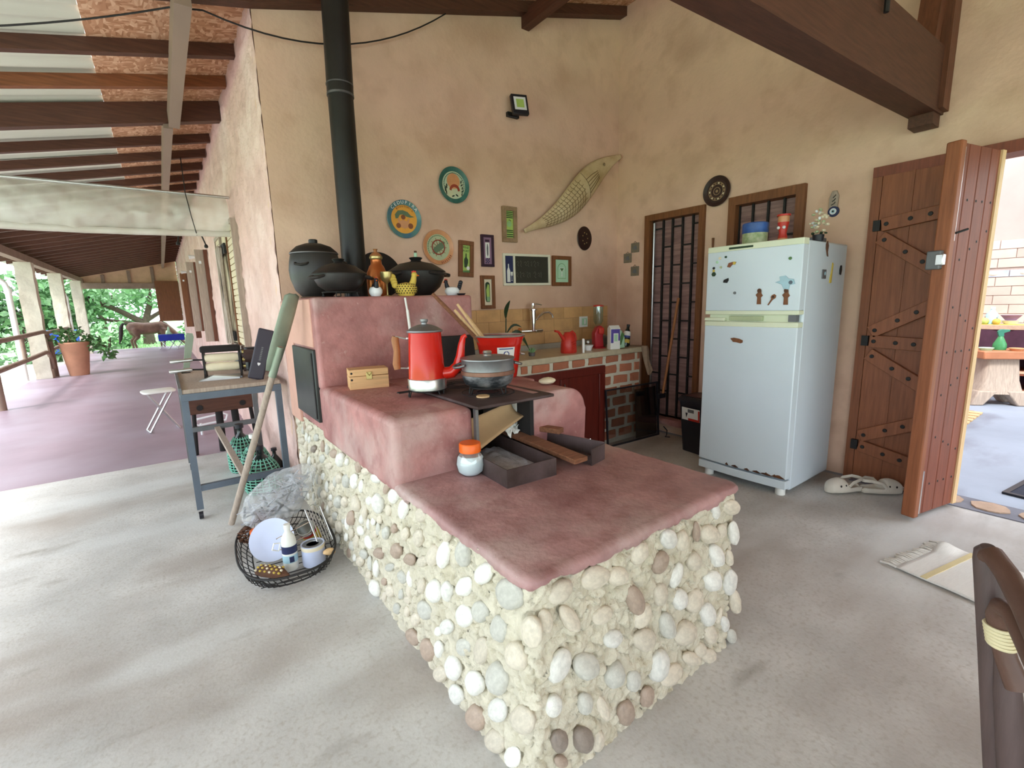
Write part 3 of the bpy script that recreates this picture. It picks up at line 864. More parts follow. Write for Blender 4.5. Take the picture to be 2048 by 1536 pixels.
# pale rendered return on the left flank, framing the oven door
G().box(SX0 - 0.012, SX0 + 0.01, 3.20, 3.46, 0.63, 1.40).build('flank_render', 'render_pale', stove, bevel=0.006)
G().box(SX0 - 0.011, SX0 + 0.01, 2.72, 3.22, 1.14, 1.405).build('flank_render', 'render_pale', stove, bevel=0.006)
od = G().box(SX0 - 0.02, SX0 + 0.005, 2.70, 3.205, 0.72, 1.13).build('oven_door', mat('oven_black', (56, 60, 58), 0.4, metal=0.3, var=0.25, scale=4), stove, bevel=0.006)
G().box(SX0 - 0.026, SX0 - 0.019, 2.715, 2.735, 0.74, 1.11).build('door_rim', 'iron', od)
# chimney pipe
ch = thing('stove_pipe', 'tall black steel stove pipe rising in front of the plastered wall', 'pipe', (1.085, 3.25, 1.413))
G().tube([(0.0, 0, -0.005), (0.0, 0, 1.33)], 0.078, 28).build('lower_pipe', 'black_enamel', ch, smooth=True)
G().tube([(0.0, 0, 1.27), (0.02, 0, 2.2)], 0.0815, 28).build('upper_pipe', 'black_enamel', ch, smooth=True)
mat('pipe_band', (96, 96, 98), 0.5, metal=0.4, var=0.4, scale=20)
G().tube([(0, 0, 1.262), (0, 0, 1.275)], 0.083, 28).build('joint_band', 'pipe_band', ch, smooth=True)
G().tube([(0, 0, 1.325), (0, 0, 1.333)], 0.0835, 28).build('joint_band', 'pipe_band', ch, smooth=True)
# ---------------------------------------------------------------- on the lower slab
t = thing('ash_tray', 'dark steel ash drawer with grey ash, pulled out of the firebox', 'tray', (1.09, 1.62, SZ), R(-3))
L0, L1 = -0.27, 0.30
G().box(-0.115, 0.115, L0, L1, 0.002, 0.006).build('bottom', 'rust_iron', t)
for b in ((-0.117, -0.113, L0, L1), (0.113, 0.117, L0, L1), (-0.117, 0.117, L0 - 0.002, L0 + 0.003)):
    G().box(b[0], b[1], b[2], b[3], 0, 0.072).build('side_wall', 'rust_iron', t)
rough_grid(20, 30, lambda u, v: (-0.11 + 0.22 * u, L0 + 0.01 + 0.42 * v, 0.012 + 0.016 * abs(noise.noise(Vector((u * 5, v * 7, 1)))) * (1 if .05 < u < .95 else .2))).build('ash', 'ash', t, smooth=True)
t = thing('metal_trough', 'grey sheet-metal trough beside the ash drawer, right of the plank', 'tray', (1.36, 1.60, SZ + 0.002), R(14))
G().prism([(-0.055, 0.006), (0.055, 0.006), (0.06, 0.075), (0.056, 0.075), (0.051, 0.01), (-0.051, 0.01), (-0.056, 0.045), (-0.06, 0.045)], -0.27, 0.15).build('trough', 'rust_iron', t)
G().box(-0.055, 0.055, -0.273, -0.268, 0.0, 0.07).build('end_plate', 'rust_iron', t)
G().tube([(0.058, -0.20, 0.077), (0.064, -0.15, 0.05)], 0.003, 6).build('scratch_rod', 'aluminium', t)
t = G().bar((1.27, 1.97, SZ + 0.085), (1.29, 1.30, SZ + 0.05), 0.075, 0.02).build('wood_plank', 'firewood', bevel=0.003)
tag(t, 'long brown wooden plank lying across the ash drawer into the firebox', 'plank')
t = G().bar((1.265, 1.93, SZ + 0.10), (1.42, 1.56, SZ + 0.095), 0.05, 0.024).build('firewood_split', 'firewood', bevel=0.004)
tag(t, 'short split of firewood resting on the metal trough', 'firewood')
t = G().bar((1.30, 1.80, SZ + 0.125), (1.37, 1.66, SZ + 0.118), 0.022, 0.014).build('firewood_split', 'pale_wood', bevel=0.003)
tag(t, 'small pale splinter of wood on top of the firewood split', 'firewood')
cb = rough_grid(14, 10, lambda u, v: (-0.15 + 0.30 * u, 0.0 + 0.05 * math.sin(v * 2.2) - 0.03 * abs(u - 0.5), 0.14 * v + 0.05 * u * (1 - v)))
cb = cb.build('cardboard_scrap', 'cardboard', solid=0.004, smooth=True, loc=(1.165, 1.66, SZ + 0.09))
cb.rotation_euler = (R(-28), R(-8), R(8))
tag(cb, 'curled brown cardboard scrap stuffed in the firebox mouth', 'cardboard')
pb = rough_grid(12, 12, lambda u, v: (-0.05 + 0.1 * u, 0.03 * noise.noise(Vector((u * 3, v * 3, 5))), 0.06 * v + 0.02 * noise.noise(Vector((u * 4, v * 4, 9)))))
pb = pb.build('paper_scrap', 'paper_white', solid=0.002, smooth=True, loc=(1.255, 1.70, SZ + 0.085))
pb.rotation_euler = (R(-40), 0, R(20))
tag(pb, 'crumpled white paper under the cardboard in the firebox', 'paper')
# jar with orange lid
t = thing('salt_jar', 'round glass jar of white salt with an orange screw lid', 'jar', (0.935, 1.575, SZ))
G().lathe([(0, 0), (0.035, 0), (0.052, 0.014), (0.06, 0.045), (0.055, 0.075), (0.043, 0.094), (0.040, 0.10)], 36).build('glass_body', 'clear_glass', t, smooth=True)
G().lathe([(0, 0.004), (0.034, 0.004), (0.049, 0.016), (0.056, 0.045), (0.052, 0.072), (0.046, 0.082), (0, 0.080)], 36).build('salt', 'salt', t, smooth=True)
G().lathe([(0, 0.098), (0.044, 0.098), (0.044, 0.130), (0.041, 0.134), (0, 0.134)], 36).build('lid', 'orange_plastic', t, smooth=True)
# ---------------------------------------------------------------- on the middle tier
t = thing('wooden_box', 'small pale pine box with a metal clasp on the stove', 'box', (0.85, 2.47, MZ), R(-12))
G().box(-0.10, 0.10, -0.06, 0.06, 0, 0.068).build('body', 'pine', t, bevel=0.002)
G().box(-0.10, 0.10, -0.06, 0.06, 0.070, 0.104).build('lid', 'pine', t, bevel=0.002)
G().box(-0.015, 0.015, -0.066, -0.06, 0.05, 0.09).build('clasp', 'brass', t, bevel=0.002)
G().tube([(-0.012, -0.068, 0.088), (0, -0.072, 0.072), (0.012, -0.068, 0.085)], 0.003, 6).build('clasp_wire', 'brass', t)
for x in (-0.088,):
    for z in (0.052, 0.086):
        G().lathe([(0, 0), (0.006, 0), (0, 0.002)], 10, tr(x, -0.06, z) @ OUT).build('screw', 'iron', t)
def trivet(label, loc, r):
    t = thing('wire_trivet', label, 'trivet', loc)
    G().tube([(r * math.cos(2 * PI * k / 40), r * math.sin(2 * PI * k / 40), 0.03) for k in range(40)], 0.004, 8, close=True).build('ring', 'iron', t, smooth=True)
    for k in range(3):
        a = 2 * PI * k / 3 - PI / 2 + 0.35
        c, s = math.cos(a), math.sin(a)
        p = Vector((c * r, s * r, 0.03)); q = Vector((-s, c, 0)) * 0.018
        G().tube([p - q, p - q * 0.6 + Vector((c * .006, s * .006, -0.028)), p + q * 0.6 + Vector((c * .006, s * .006, -0.028)), p + q], 0.0035, 7).build('leg', 'iron', t, smooth=True)
    return t
tv = trivet('black wire trivet under the red coffee pot', (0.985, 2.03, MZ), 0.085)
G().tube([(-0.085, 0, 0.03), (-0.15, -0.01, 0.03), (-0.15, 0.012, 0.03), (-0.085, 0.012, 0.03)], 0.0035, 7).build('ear', 'iron', tv, smooth=True)
G().tube([(0.085, 0, 0.03), (0.16, 0.03, 0.034), (0.158, 0.045, 0.034), (0.085, 0.014, 0.03)], 0.0035, 7).build('ear', 'iron', tv, smooth=True)
trivet('grey wire trivet under the aluminium cooking pot', (1.195, 1.82, 0.945), 0.085)
# red coffee pot, spout toward image right
t = thing('coffee_pot', 'tall red enamel coffee pot with wooden side handle and grey lid', 'coffee pot', (0.985, 2.03, MZ + 0.034), R(-36))
G().lathe([(0, 0), (0.088, 0), (0.090, 0.05), (0.087, 0.051), (0.076, 0.265), (0.078, 0.27), (0.073, 0.27)], 40).build('body', 'red_enamel', t, smooth=True)
G().lathe([(0.0885, -0.001), (0.0905, 0.0), (0.092, 0.048), (0.0895, 0.052)], 40).build('base_band', 'aluminium', t, smooth=True)
G().lathe([(0.082, 0.268), (0.0845, 0.271), (0.083, 0.277), (0.06, 0.292), (0.03, 0.303), (0.014, 0.305), (0.013, 0.312), (0.018, 0.318), (0.018, 0.328), (0, 0.33)], 36).build('lid', 'alu_dull', t, smooth=True)
G().tube([(0.07, 0, 0.07), (0.12, 0, 0.075), (0.150, 0, 0.105), (0.163, 0, 0.15), (0.170, 0, 0.20), (0.180, 0, 0.24), (0.195, 0, 0.248)], [0.030, 0.029, 0.026, 0.021, 0.017, 0.013, 0.010], 16).build('spout', 'red_enamel', t, smooth=True)
hd = G().tube([(-0.138, 0, 0.095), (-0.142, 0, 0.12), (-0.136, 0, 0.18), (-0.142, 0, 0.235), (-0.138, 0, 0.25)], [0.016, 0.018, 0.0155, 0.018, 0.016], 14).build('handle', 'mid_wood', t, smooth=True)
for z, zz in ((0.10, 0.105), (0.25, 0.245)):
    G().tube([(-0.14, 0, z), (-0.075, 0, zz - 0.008 if z < .2 else zz - 0.01)], 0.004, 8).build('handle_rod', 'aluminium', hd)
    G().ball((-0.082, 0, zz - 0.005), 0.009).build('handle_clip', 'aluminium', hd, smooth=True)
# aluminium pot
t = thing('cooking_pot', 'sooty aluminium pot with flat lid and a copper-coloured band', 'pot', (1.195, 1.82, 0.979))
G().lathe([(0, 0), (0.085, 0), (0.108, 0.012), (0.120, 0.04), (0.122, 0.058)], 44).build('lower_body', 'alu_soot', t, smooth=True)
G().lathe([(0.124, 0.056), (0.126, 0.058), (0.126, 0.074), (0.124, 0.076)], 44).build('band', mat('dull_copper', (128, 92, 76), 0.4, metal=0.4, var=0.25, scale=8), t, smooth=True)
G().lathe([(0.122, 0.074), (0.122, 0.122), (0.125, 0.126), (0.118, 0.126)], 44).build('upper_body', 'alu_dull', t, smooth=True)
ld = G().lathe([(0.118, 0.124), (0.1275, 0.126), (0.127, 0.131), (0.1, 0.137), (0.02, 0.140), (0, 0.140)], 44).build('lid', 'alu_dull', t, smooth=True)
G().lathe([(0.02, 0.139), (0.017, 0.146), (0.022, 0.155), (0.018, 0.163), (0, 0.164)], 20).build('knob', 'aluminium', ld, smooth=True)
for a in (-20, 160):
    M = rz(R(a))
    G().tube([M @ Vector(p) for p in ((0.118, -0.045, 0.105), (0.142, -0.042, 0.098), (0.158, -0.02, 0.094), (0.158, 0.02, 0.094), (0.142, 0.042, 0.098), (0.118, 0.045, 0.105))], 0.006, 10).build('handle', 'alu_dull', t, smooth=True)
t = thing('coin_purse', 'small beige leather pouch lying on the stove shoulder', 'pouch', (1.55, 1.81, 0.945), R(15))
G().lathe([(0, 0.0), (0.04, 0.002), (0.052, 0.010), (0.054, 0.014), (0.05, 0.02), (0.03, 0.028), (0, 0.030)], 26, sy=0.72).build('body', 'cream', t, smooth=True)
for k in range(5):
    y = -0.022 + k * 0.011
    G().tube([(-0.03 - 0.006 * abs(k - 2) * -1, y, 0.026 - abs(k - 2) * 0.003), (0, y - 0.006, 0.032 - abs(k - 2) * 0.0035), (0.03, y, 0.025 - abs(k - 2) * 0.003)], 0.0022, 6).build('stitched_fold', 'rope', t, smooth=True)
# wooden disc by the trivet
o = G().lathe([(0, 0), (0.03, 0), (0.03, 0.006), (0, 0.006)], 24).build('wooden_disc', 'pale_wood', loc=(1.115, 1.745, 0.945))
tag(o, 'small pale wooden disc on the iron hot plate beside the pot', 'disc')
# dark tray leaning on the back tier, bucket behind
bk = G().box(-0.13, 0.13, -0.008, 0.008, 0, 0.235).build('griddle_pan', 'iron', bevel=0.01, loc=(1.46, 2.55, MZ + 0.003))
bk.rotation_euler = (R(-12), 0, R(-4))
tag(bk, 'flat black iron griddle leaning against the red back tier', 'griddle')
# red beer bucket on the rear deck
BX, BY = 1.565, 2.25
def bz(z): return z + 0.055
t = thing('ice_bucket', 'red metal beer bucket with a printed label, holding wooden sticks', 'bucket', (BX, BY, MZ), R(-25))
G().lathe([(0, 0), (0.094, 0), (0.098, 0.005), (0.128, 0.19), (0.131, 0.194), (0.131, 0.200), (0.146, 0.240), (0.142, 0.240), (0.126, 0.20), (0.09, 0.012), (0, 0.012)], 44).build('body', 'red_enamel', t, smooth=True)
G().tube([(0.147 * math.cos(2 * PI * k / 44), 0.147 * math.sin(2 * PI * k / 44), 0.242) for k in range(44)], 0.005, 8, close=True).build('rim', 'aluminium', t, smooth=True)
G().lathe([(0.085, 0.014), (0.124, 0.20), (0.141, 0.238)], 44).build('inner_lining', 'alu_dull', t, smooth=True)
for a in (0, 180):
    M = rz(R(a + 20))
    G().tube([M @ Vector(p) for p in ((0.125, -0.03, 0.13), (0.15, -0.03, 0.125), (0.155, 0, 0.12), (0.15, 0.03, 0.125), (0.125, 0.03, 0.13))], 0.005, 8).build('handle', 'aluminium', t, smooth=True)
# label curved on the side facing the camera
def onb(a, z, off=0.0012):
    z = z + 0.06
    r = 0.098 + (0.128 - 0.098) * (z - 0.005) / 0.185 + off
    return (r * math.cos(a), r * math.sin(a), z)
A0 = R(-82)
lb = rough_grid(14, 6, lambda u, v: onb(A0 - 0.42 + 0.84 * u, 0.022 + 0.10 * v)).build('label', 'paper_white', t, smooth=True)
mat('label_blue', (52, 66, 132), 0.5, var=0.05)
rough_grid(12, 1, lambda u, v: onb(A0 - 0.33 + 0.66 * u, 0.110 + 0.006 * v, 0.002)).build('label_bar', 'label_blue', lb)
rough_grid(12, 1, lambda u, v: onb(A0 - 0.30 + 0.60 * u, 0.068 + 0.005 * v, 0.002)).build('label_bar', 'label_blue', lb)
rough_grid(12, 1, lambda u, v: onb(A0 - 0.34 + 0.68 * u, 0.028 + 0.003 * v, 0.002)).build('label_bar', 'red_plastic', lb)
c = Vector(onb(A0, 0.084, 0.0025))
G().lathe([(0, 0), (0.017, 0), (0.017, 0.001), (0, 0.001)], 24, tr(*c) @ rz(A0 + PI / 2) @ OUT).build('label_roundel', 'label_blue', lb)
G().lathe([(0, 0.001), (0.011, 0.001), (0.011, 0.0018), (0, 0.0018)], 24, tr(*c) @ rz(A0 + PI / 2) @ OUT).build('label_roundel', 'paper_white', lb)
word = 'Budweiser'
it = []
for i, chh in enumerate(word):
    a = A0 - 0.27 + 0.54 * i / (len(word) - 1)
    p = onb(a, 0.046, 0.0025)
    it.append((chh, tr(*p) @ rz(a + PI / 2), 0.021))
glyphs('label_lettering', it, 'label_blue', lb, 0.0004)
def stick(name, label, a, b, r, material):
    P = [Vector(a).lerp(Vector(b), k / 6) for k in range(7)]
    rr = [r * k for k in (0.85, 1.0, 1.0, 1.03, 1.0, 1.0, 0.8)]
    o = G().tube(P, rr, 12).build(name, material, smooth=True)
    return tag(o, label, 'stick')
stick('wooden_stick', 'long reddish-brown wooden stick leaning out of the red bucket', (1.225, 2.40, 1.418), (1.52, 2.22, 1.04), 0.011, 'firewood')
stick('rolling_pin', 'uppermost pale turned stick leaning out of the red bucket', (1.392, 2.42, 1.357), (1.535, 2.26, 1.06), 0.0095, 'pale_wood')
stick('rolling_pin', 'leftmost of the pale turned sticks in the red bucket', (1.350, 2.38, 1.325), (1.50, 2.225, 1.06), 0.010, 'pale_wood')
stick('rolling_pin', 'shortest pale turned stick in the red bucket, right of its neighbours', (1.452, 2.44, 1.302), (1.56, 2.28, 1.06), 0.0095, 'pale_wood')
# ---------------------------------------------------------------- row on the back tier
TZ = 1.413
def ear(t, M, w, z, out, th, material):
    G().tube([M @ Vector(p) for p in ((0, -w, z + 0.008), (out * 0.7, -w * 0.8, z), (out, 0, z - 0.004), (out * 0.7, w * 0.8, z), (0, w, z + 0.008))], [th * 0.8, th, th * 1.1, th, th * 0.8], 10, flat=0.7).build('handle', material, t, smooth=True)
t = thing('stock_pot', 'tall black clay stew pot with domed lid, leftmost on the back tier', 'pot', (0.80, 3.12, TZ))
G().lathe([(0, 0.012), (0.09, 0.012), (0.125, 0.05), (0.148, 0.12), (0.152, 0.17), (0.146, 0.22), (0.136, 0.265), (0.132, 0.27)], 44).build('body', 'clay_black', t, smooth=True)
l = G().lathe([(0.134, 0.268), (0.140, 0.272), (0.136, 0.279), (0.10, 0.312), (0.05, 0.330), (0.026, 0.333), (0.026, 0.352), (0.022, 0.356), (0, 0.356)], 44).build('lid', 'black_enamel', t, smooth=True)
G().tube([(0.1385 * math.cos(2 * PI * k / 44), 0.1385 * math.sin(2 * PI * k / 44), 0.270) for k in range(44)], 0.0035, 6, close=True).build('lid_rim', 'alu_dull', l, smooth=True)
G().lathe([(0.0, 0), (0.1, 0), (0.1, 0.012), (0, 0.012)], 24).build('clay_foot', 'bark_brown', t, smooth=True)
ear(t, tr(0.132, -0.02, 0) @ rz(R(-20)), 0.04, 0.22, 0.045, 0.014, 'clay_black')
ear(t, tr(-0.10, -0.10, 0) @ rz(R(-130)), 0.04, 0.20, 0.02, 0.010, 'clay_black')
def casserole(label, loc, r, z0, rim, knob, hx):
    t = thing('clay_casserole', label, 'pot', loc)
    G().lathe([(0, z0), (r * 0.5, z0), (r * 0.82, z0 + (rim - z0) * 0.35), (r * 0.97, z0 + (rim - z0) * 0.75), (r, rim)], 44).build('body', 'clay_black', t, smooth=True)
    ll = G().lathe([(r, rim - 0.002), (r * 1.03, rim + 0.003), (r * 0.96, rim + 0.012), (r * 0.6, rim + (knob - rim) * 0.55), (r * 0.2, rim + (knob - rim) * 0.72), (r * 0.17, rim + (knob - rim) * 0.8), (r * 0.24, knob - 0.004), (r * 0.2, knob), (0, knob)], 44).build('lid', 'black_enamel', t, smooth=True)
    G().tube([(1.02 * r * math.cos(2 * PI * k / 44), 1.02 * r * math.sin(2 * PI * k / 44), rim) for k in range(44)], 0.003, 6, close=True).build('lid_rim', 'clay_black', ll, smooth=True)
    for s in hx:
        ear(t, rz(R(s)) @ tr(r * 0.93, 0, 0), r * 0.32, rim - 0.02, r * 0.26, 0.014, 'clay_black')
    return t
t = casserole('low black clay casserole in front of the tall stew pot', (0.843, 2.79, TZ), 0.145, 0.03, 0.128, 0.215, (200, -20))
G().tube([(0.10 * math.cos(2 * PI * k / 30), 0.10 * math.sin(2 * PI * k / 30), 0.028) for k in range(30)], 0.004, 7, close=True).build('stand_ring', 'iron', t, smooth=True)
for a in (-120, -50, 40, 140):
    c, s = math.cos(R(a)), math.sin(R(a))
    G().tube([(c * 0.10, s * 0.10, 0.028), (c * 0.112, s * 0.112, 0.002), (c * 0.09 - s * .02, s * 0.09 + c * .02, 0.004), (c * 0.098 - s * .02, s * 0.098 + c * .02, 0.028)], 0.0035, 7).build('stand_leg', 'iron', t, smooth=True)
t = casserole('wide black clay casserole right of the yellow hen, a little bottle on its lid', (1.43, 3.02, TZ), 0.19, 0.01, 0.165, 0.262, (195, -10, -70))
o = thing('small_bottle', 'tiny white bottle standing on the lid knob of the wide casserole', 'bottle', (1.43, 3.02, TZ + 0.263))
G().lathe([(0, 0), (0.011, 0), (0.011, 0.028), (0.008, 0.03), (0, 0.03)], 16).build('body', 'mint', o, smooth=True)
G().lathe([(0, 0.03), (0.009, 0.03), (0.009, 0.042), (0, 0.042)], 16).build('cap', 'bark_brown', o, smooth=True)
dl = G().lathe([(0, 0), (0.15, 0), (0.165, 0.012), (0.168, 0.014), (0.16, 0.018), (0, 0.018)], 40)
dl = dl.build('pan_lid', 'iron', smooth=True, loc=(1.315, 3.40, TZ + 0.168))
dl.rotation_euler = (R(76), 0, R(0))
tag(dl, 'round black iron lid leaning on the wall behind the copper jug', 'lid')
t = thing('copper_jug', 'glazed copper-brown stoneware jug with a lid beside the stove pipe', 'jug', (1.125, 2.95, TZ))
G().lathe([(0, 0), (0.055, 0), (0.064, 0.02), (0.066, 0.10), (0.062, 0.15), (0.045, 0.19), (0.034, 0.205), (0.033, 0.235), (0.038, 0.245), (0.034, 0.25)], 36).build('body', 'copper', t, smooth=True)
G().lathe([(0.0345, 0.232), (0.040, 0.238), (0.040, 0.25), (0.034, 0.254)], 36).build('neck_ring', 'brass', t, smooth=True)
G().lathe([(0.034, 0.25), (0.036, 0.258), (0.02, 0.275), (0.01, 0.278), (0.012, 0.292), (0.016, 0.296), (0, 0.298)], 30).build('lid', 'mid_wood', t, smooth=True)
t = thing('goblet', 'small tarnished brass goblet on a thin stem', 'goblet', (1.118, 2.78, TZ))
G().lathe([(0, 0), (0.026, 0), (0.022, 0.006), (0.005, 0.010), (0.0045, 0.072), (0.010, 0.080), (0.030, 0.095), (0.037, 0.118), (0.036, 0.145), (0.034, 0.147), (0.033, 0.12), (0.02, 0.095), (0, 0.09)], 30).build('cup', 'brass', t, smooth=True)
def hen(label, loc, rot, s, bodymat, headmat, dots=None, egg=False):
    t = thing('hen_figurine', label, 'figurine', loc, rot)
    G().lathe([(0, 0), (0.030 * s, 0), (0.044 * s, 0.018 * s), (0.046 * s, 0.034 * s), (0.036 * s, 0.05 * s), (0.0, 0.058 * s)], 28, sy=0.8).build('body', bodymat, t, smooth=True)
    n = G().tube([(0.02 * s, 0, 0.035 * s), (0.032 * s, 0, 0.062 * s), (0.036 * s, 0, 0.082 * s)], [0.016 * s, 0.013 * s, 0.010 * s], 12)
    n.ball((0.037 * s, 0, 0.087 * s), 0.0125 * s)
    h = n.build('head', headmat, t, smooth=True)
    for k in range(3):
        G().ball((0.030 * s + k * 0.006 * s, 0, 0.100 * s - abs(k - 1) * 0.002 * s), (0.004 * s, 0.003 * s, 0.006 * s), 8, 6).build('comb', 'red_plastic', h, smooth=True)
    G().lathe([(0.004 * s, 0), (0, 0.010 * s)], 8, tr(0.049 * s, 0, 0.085 * s) @ ry(R(100))).build('beak', 'orange_plastic', h, smooth=True)
    for k in range(4):
        a = -0.5 + k * 0.33
        G().ball((-0.044 * s - 0.004 * s * k, 0.012 * s * math.sin(a * 3), 0.045 * s + 0.012 * s * k), (0.014 * s, 0.006 * s, 0.013 * s), 10, 6).build('tail_feather', headmat if not dots else bodymat, t, smooth=True)
    if dots:
        for i in range(5):
            for j in range(22):
                a = 2 * PI * (j + 0.5 * (i % 2)) / 22
                z = (0.012 + 0.009 * i) * s
                rr = (0.0425, 0.046, 0.0465, 0.043, 0.037)[i] * s
                G().ball((rr * math.cos(a), rr * 0.8 * math.sin(a), z), 0.0030 * s, 6, 4).build('dot', dots, t)
    return t
hen('little white hen figurine with black head and red wattle beside the goblet', (1.022, 2.72, TZ), R(-100), 1.05, 'white_paint', 'black_plastic')
mat('hen_yellow', (206, 178, 78), 0.6, var=0.1)
mat('hen_dark', (70, 56, 24), 0.6, var=0.1)
hen('yellow hen figurine covered in dark dots at the tier edge', (1.205, 2.70, TZ), R(-30), 1.42, 'hen_yellow', 'hen_yellow', 'hen_dark')
hen('white hen figurine with dark head at the right end of the tier', (1.57, 2.79, TZ), R(150), 1.05, 'white_paint', 'black_plastic')
t = thing('small_dish', 'dark little dish with white rim at the right end of the back tier', 'dish', (1.592, 2.71, TZ))
G().lathe([(0, 0), (0.02, 0), (0.03, 0.012), (0.028, 0.013), (0, 0.004)], 22).build('bowl', 'black_plastic', t, smooth=True)
t = thing('fire_blowpipe', 'thin white telescopic blowpipe standing against the red back tier', 'pipe', (1.175, 2.575, MZ))
G().tube([(0.0, 0, 0), (-0.006, 0.02, 0.25)], 0.0055, 10).build('lower_tube', 'aluminium', t, smooth=True)
G().tube([(-0.006, 0.02, 0.24), (-0.011, 0.036, 0.40)], 0.0085, 10).build('middle_tube', 'white_plastic', t, smooth=True)
G().tube([(-0.011, 0.036, 0.39), (-0.016, 0.047, 0.472)], 0.0062, 10).build('upper_tube', 'white_plastic', t, smooth=True)
# ================================================================ WALL DECORATION (back wall y = 3.54)
WY = 3.538
def plate(name, label, x, z, r, rim, face, rot=0, wall='b', cat='plate', y=None):
    loc = (x, WY, z) if wall == 'b' else (4.048, y, z)
    t = thing(name, label, cat, loc, 0 if wall == 'b' else R(-90))
    G().lathe([(0, 0), (r * 0.7, 0), (r * 0.97, 0.016), (r, 0.02), (r * 0.98, 0.024), (r * 0.78, 0.016), (r * 0.74, 0.012)], 48, OUT).build('rim', rim, t, smooth=True)
    G().lathe([(0, 0.011), (r * 0.76, 0.0125)], 48, OUT).build('face', face, t, smooth=True)
    return t
def disc(t, name, x, z, r, m, sx=1.0, d=0.0135, th=0.0008, rot=0.0):
    return G().lathe([(0, d), (r, d), (r, d + th), (0, d + th)], 22, tr(x, 0, z) @ ry(rot) @ OUT, sx=sx).build(name, m, t)
mat('glaze_teal', (44, 92, 84), 0.25, var=0.25, scale=9, rgb2=(70, 120, 112))
mat('glaze_blue', (72, 108, 140), 0.25, var=0.3, scale=9, rgb2=(96, 140, 120))
mat('glaze_orange', (232, 164, 66), 0.3, var=0.1, scale=6)
mat('glaze_sky', (176, 206, 190), 0.25, var=0.1, scale=5, rgb2=(214, 206, 166))
mat('glaze_peach', (210, 148, 104), 0.3, var=0.12, scale=10)
mat('glaze_sage', (178, 188, 150), 0.3, var=0.12, scale=7)
mat('paint_green', (96, 116, 88), 0.4, var=0.1)
mat('paint_brown', (134, 76, 46), 0.4, var=0.1)
mat('paint_dark', (30, 44, 36), 0.4, var=0.1)
mat('paint_red', (150, 62, 44), 0.4, var=0.1)
# orange plate with a fish over a figure
t = plate('ceramic_plate', 'round painted plate with orange centre and blue lettered rim', 1.593, 2.011, 0.142, 'glaze_blue', 'glaze_orange')
it = []
for i, c in enumerate('CEDUPIRA'):
    a = R(140 - i * 14.5)
    it.append((c, tr(0.123 * math.cos(a), -0.0225, 0.123 * math.sin(a)) @ ry(PI / 2 - a), 0.036))
glyphs('rim_lettering', it, 'paper_white', t)
it = []
for i, c in enumerate('BEDUTUMIA'):
    a = R(128 - i * 10.5)
    it.append((c, tr(0.094 * math.cos(a), -0.0145, 0.094 * math.sin(a)) @ ry(PI / 2 - a), 0.021))
glyphs('face_lettering', it, 'paint_brown', t)
G().prism([(-0.07, 0.0), (-0.075, 0.03), (-0.05, 0.06), (-0.01, 0.066), (0.03, 0.055), (0.055, 0.03), (0.085, 0.022), (0.05, 0.015), (0.02, 0.02), (-0.01, 0.035), (-0.035, 0.03), (-0.05, 0.005)], -0.0145, -0.0125).build('painted_fish', 'paint_green', t)
disc(t, 'painted_head', -0.008, 0.015, 0.018, 'paint_brown')
G().prism([(-0.045, -0.055), (-0.05, -0.03), (-0.055, 0.01), (-0.045, 0.01), (-0.035, -0.015), (-0.01, -0.005), (0.02, -0.015), (0.035, 0.008), (0.045, 0.005), (0.035, -0.03), (0.03, -0.06), (0.0, -0.07)], -0.0142, -0.0126).build('painted_figure', 'glaze_peach', t)
disc(t, 'painted_roundel', -0.05, -0.05, 0.019, 'paint_brown')
disc(t, 'painted_roundel', 0.05, -0.048, 0.021, 'paint_brown')
# teal plate with a bridge and leaves
t = plate('ceramic_plate', 'round plate with dark teal rim, pale landscape and leaf sprigs', 2.046, 2.313, 0.142, 'glaze_teal', 'glaze_sky')
disc(t, 'painted_sun', -0.005, 0.03, 0.06, 'glaze_peach')
G().prism(arc(0.005, -0.04, 0.048, 180, 0, 12) + arc(0.005, -0.045, 0.03, 0, 180, 10), -0.0152, -0.0136).build('painted_bridge', 'paint_red', t)
for i in range(26):
    a = R(200 - i * 9.5)
    disc(t, 'painted_leaf', 0.093 * math.cos(a), 0.093 * math.sin(a), 0.0075, 'glaze_teal', 0.45, d=0.0152, rot=-a + random.uniform(-.5, .5))
for sx in (-1, 1):
    for k in range(5):
        disc(t, 'painted_leaf', sx * (0.072 + 0.006 * math.sin(k)), -0.065 + 0.024 * k * (1 if sx > 0 else 0.6), 0.013, 'paint_dark', 0.4, rot=sx * (0.9 if k % 2 else 0.2))
for k in range(2):
    disc(t, 'painted_leaf', -0.01 + 0.035 * k, -0.085 + 0.008 * k, 0.014, 'paint_dark', 0.42, rot=1.2 - 2.2 * k)
# peach plate with a ship's wheel and a fish
t = plate('ceramic_plate', 'round peach-rimmed plate painted with a ship wheel and a green fish', 1.875, 1.815, 0.138, 'glaze_peach', 'glaze_sage')
G().tube([(0.056 * math.cos(2 * PI * k / 36), -0.0145, 0.056 * math.sin(2 * PI * k / 36)) for k in range(36)], 0.005, 6, close=True).build('painted_wheel', 'paint_red', t)
for k in range(10):
    a = 2 * PI * k / 10
    G().bar((0.012 * math.cos(a), -0.014, 0.012 * math.sin(a)), (0.075 * math.cos(a), -0.014, 0.075 * math.sin(a)), 0.0035, 0.0018, (0, 1, 0)).build('painted_spoke', 'paint_red', t)
G().prism([(-0.05, -0.055), (-0.045, -0.01), (0.0, 0.025), (0.045, 0.05), (0.06, 0.04), (0.05, 0.0), (0.01, -0.03), (-0.03, -0.05)], -0.0165, -0.0145).build('painted_fish', 'paint_green', t)
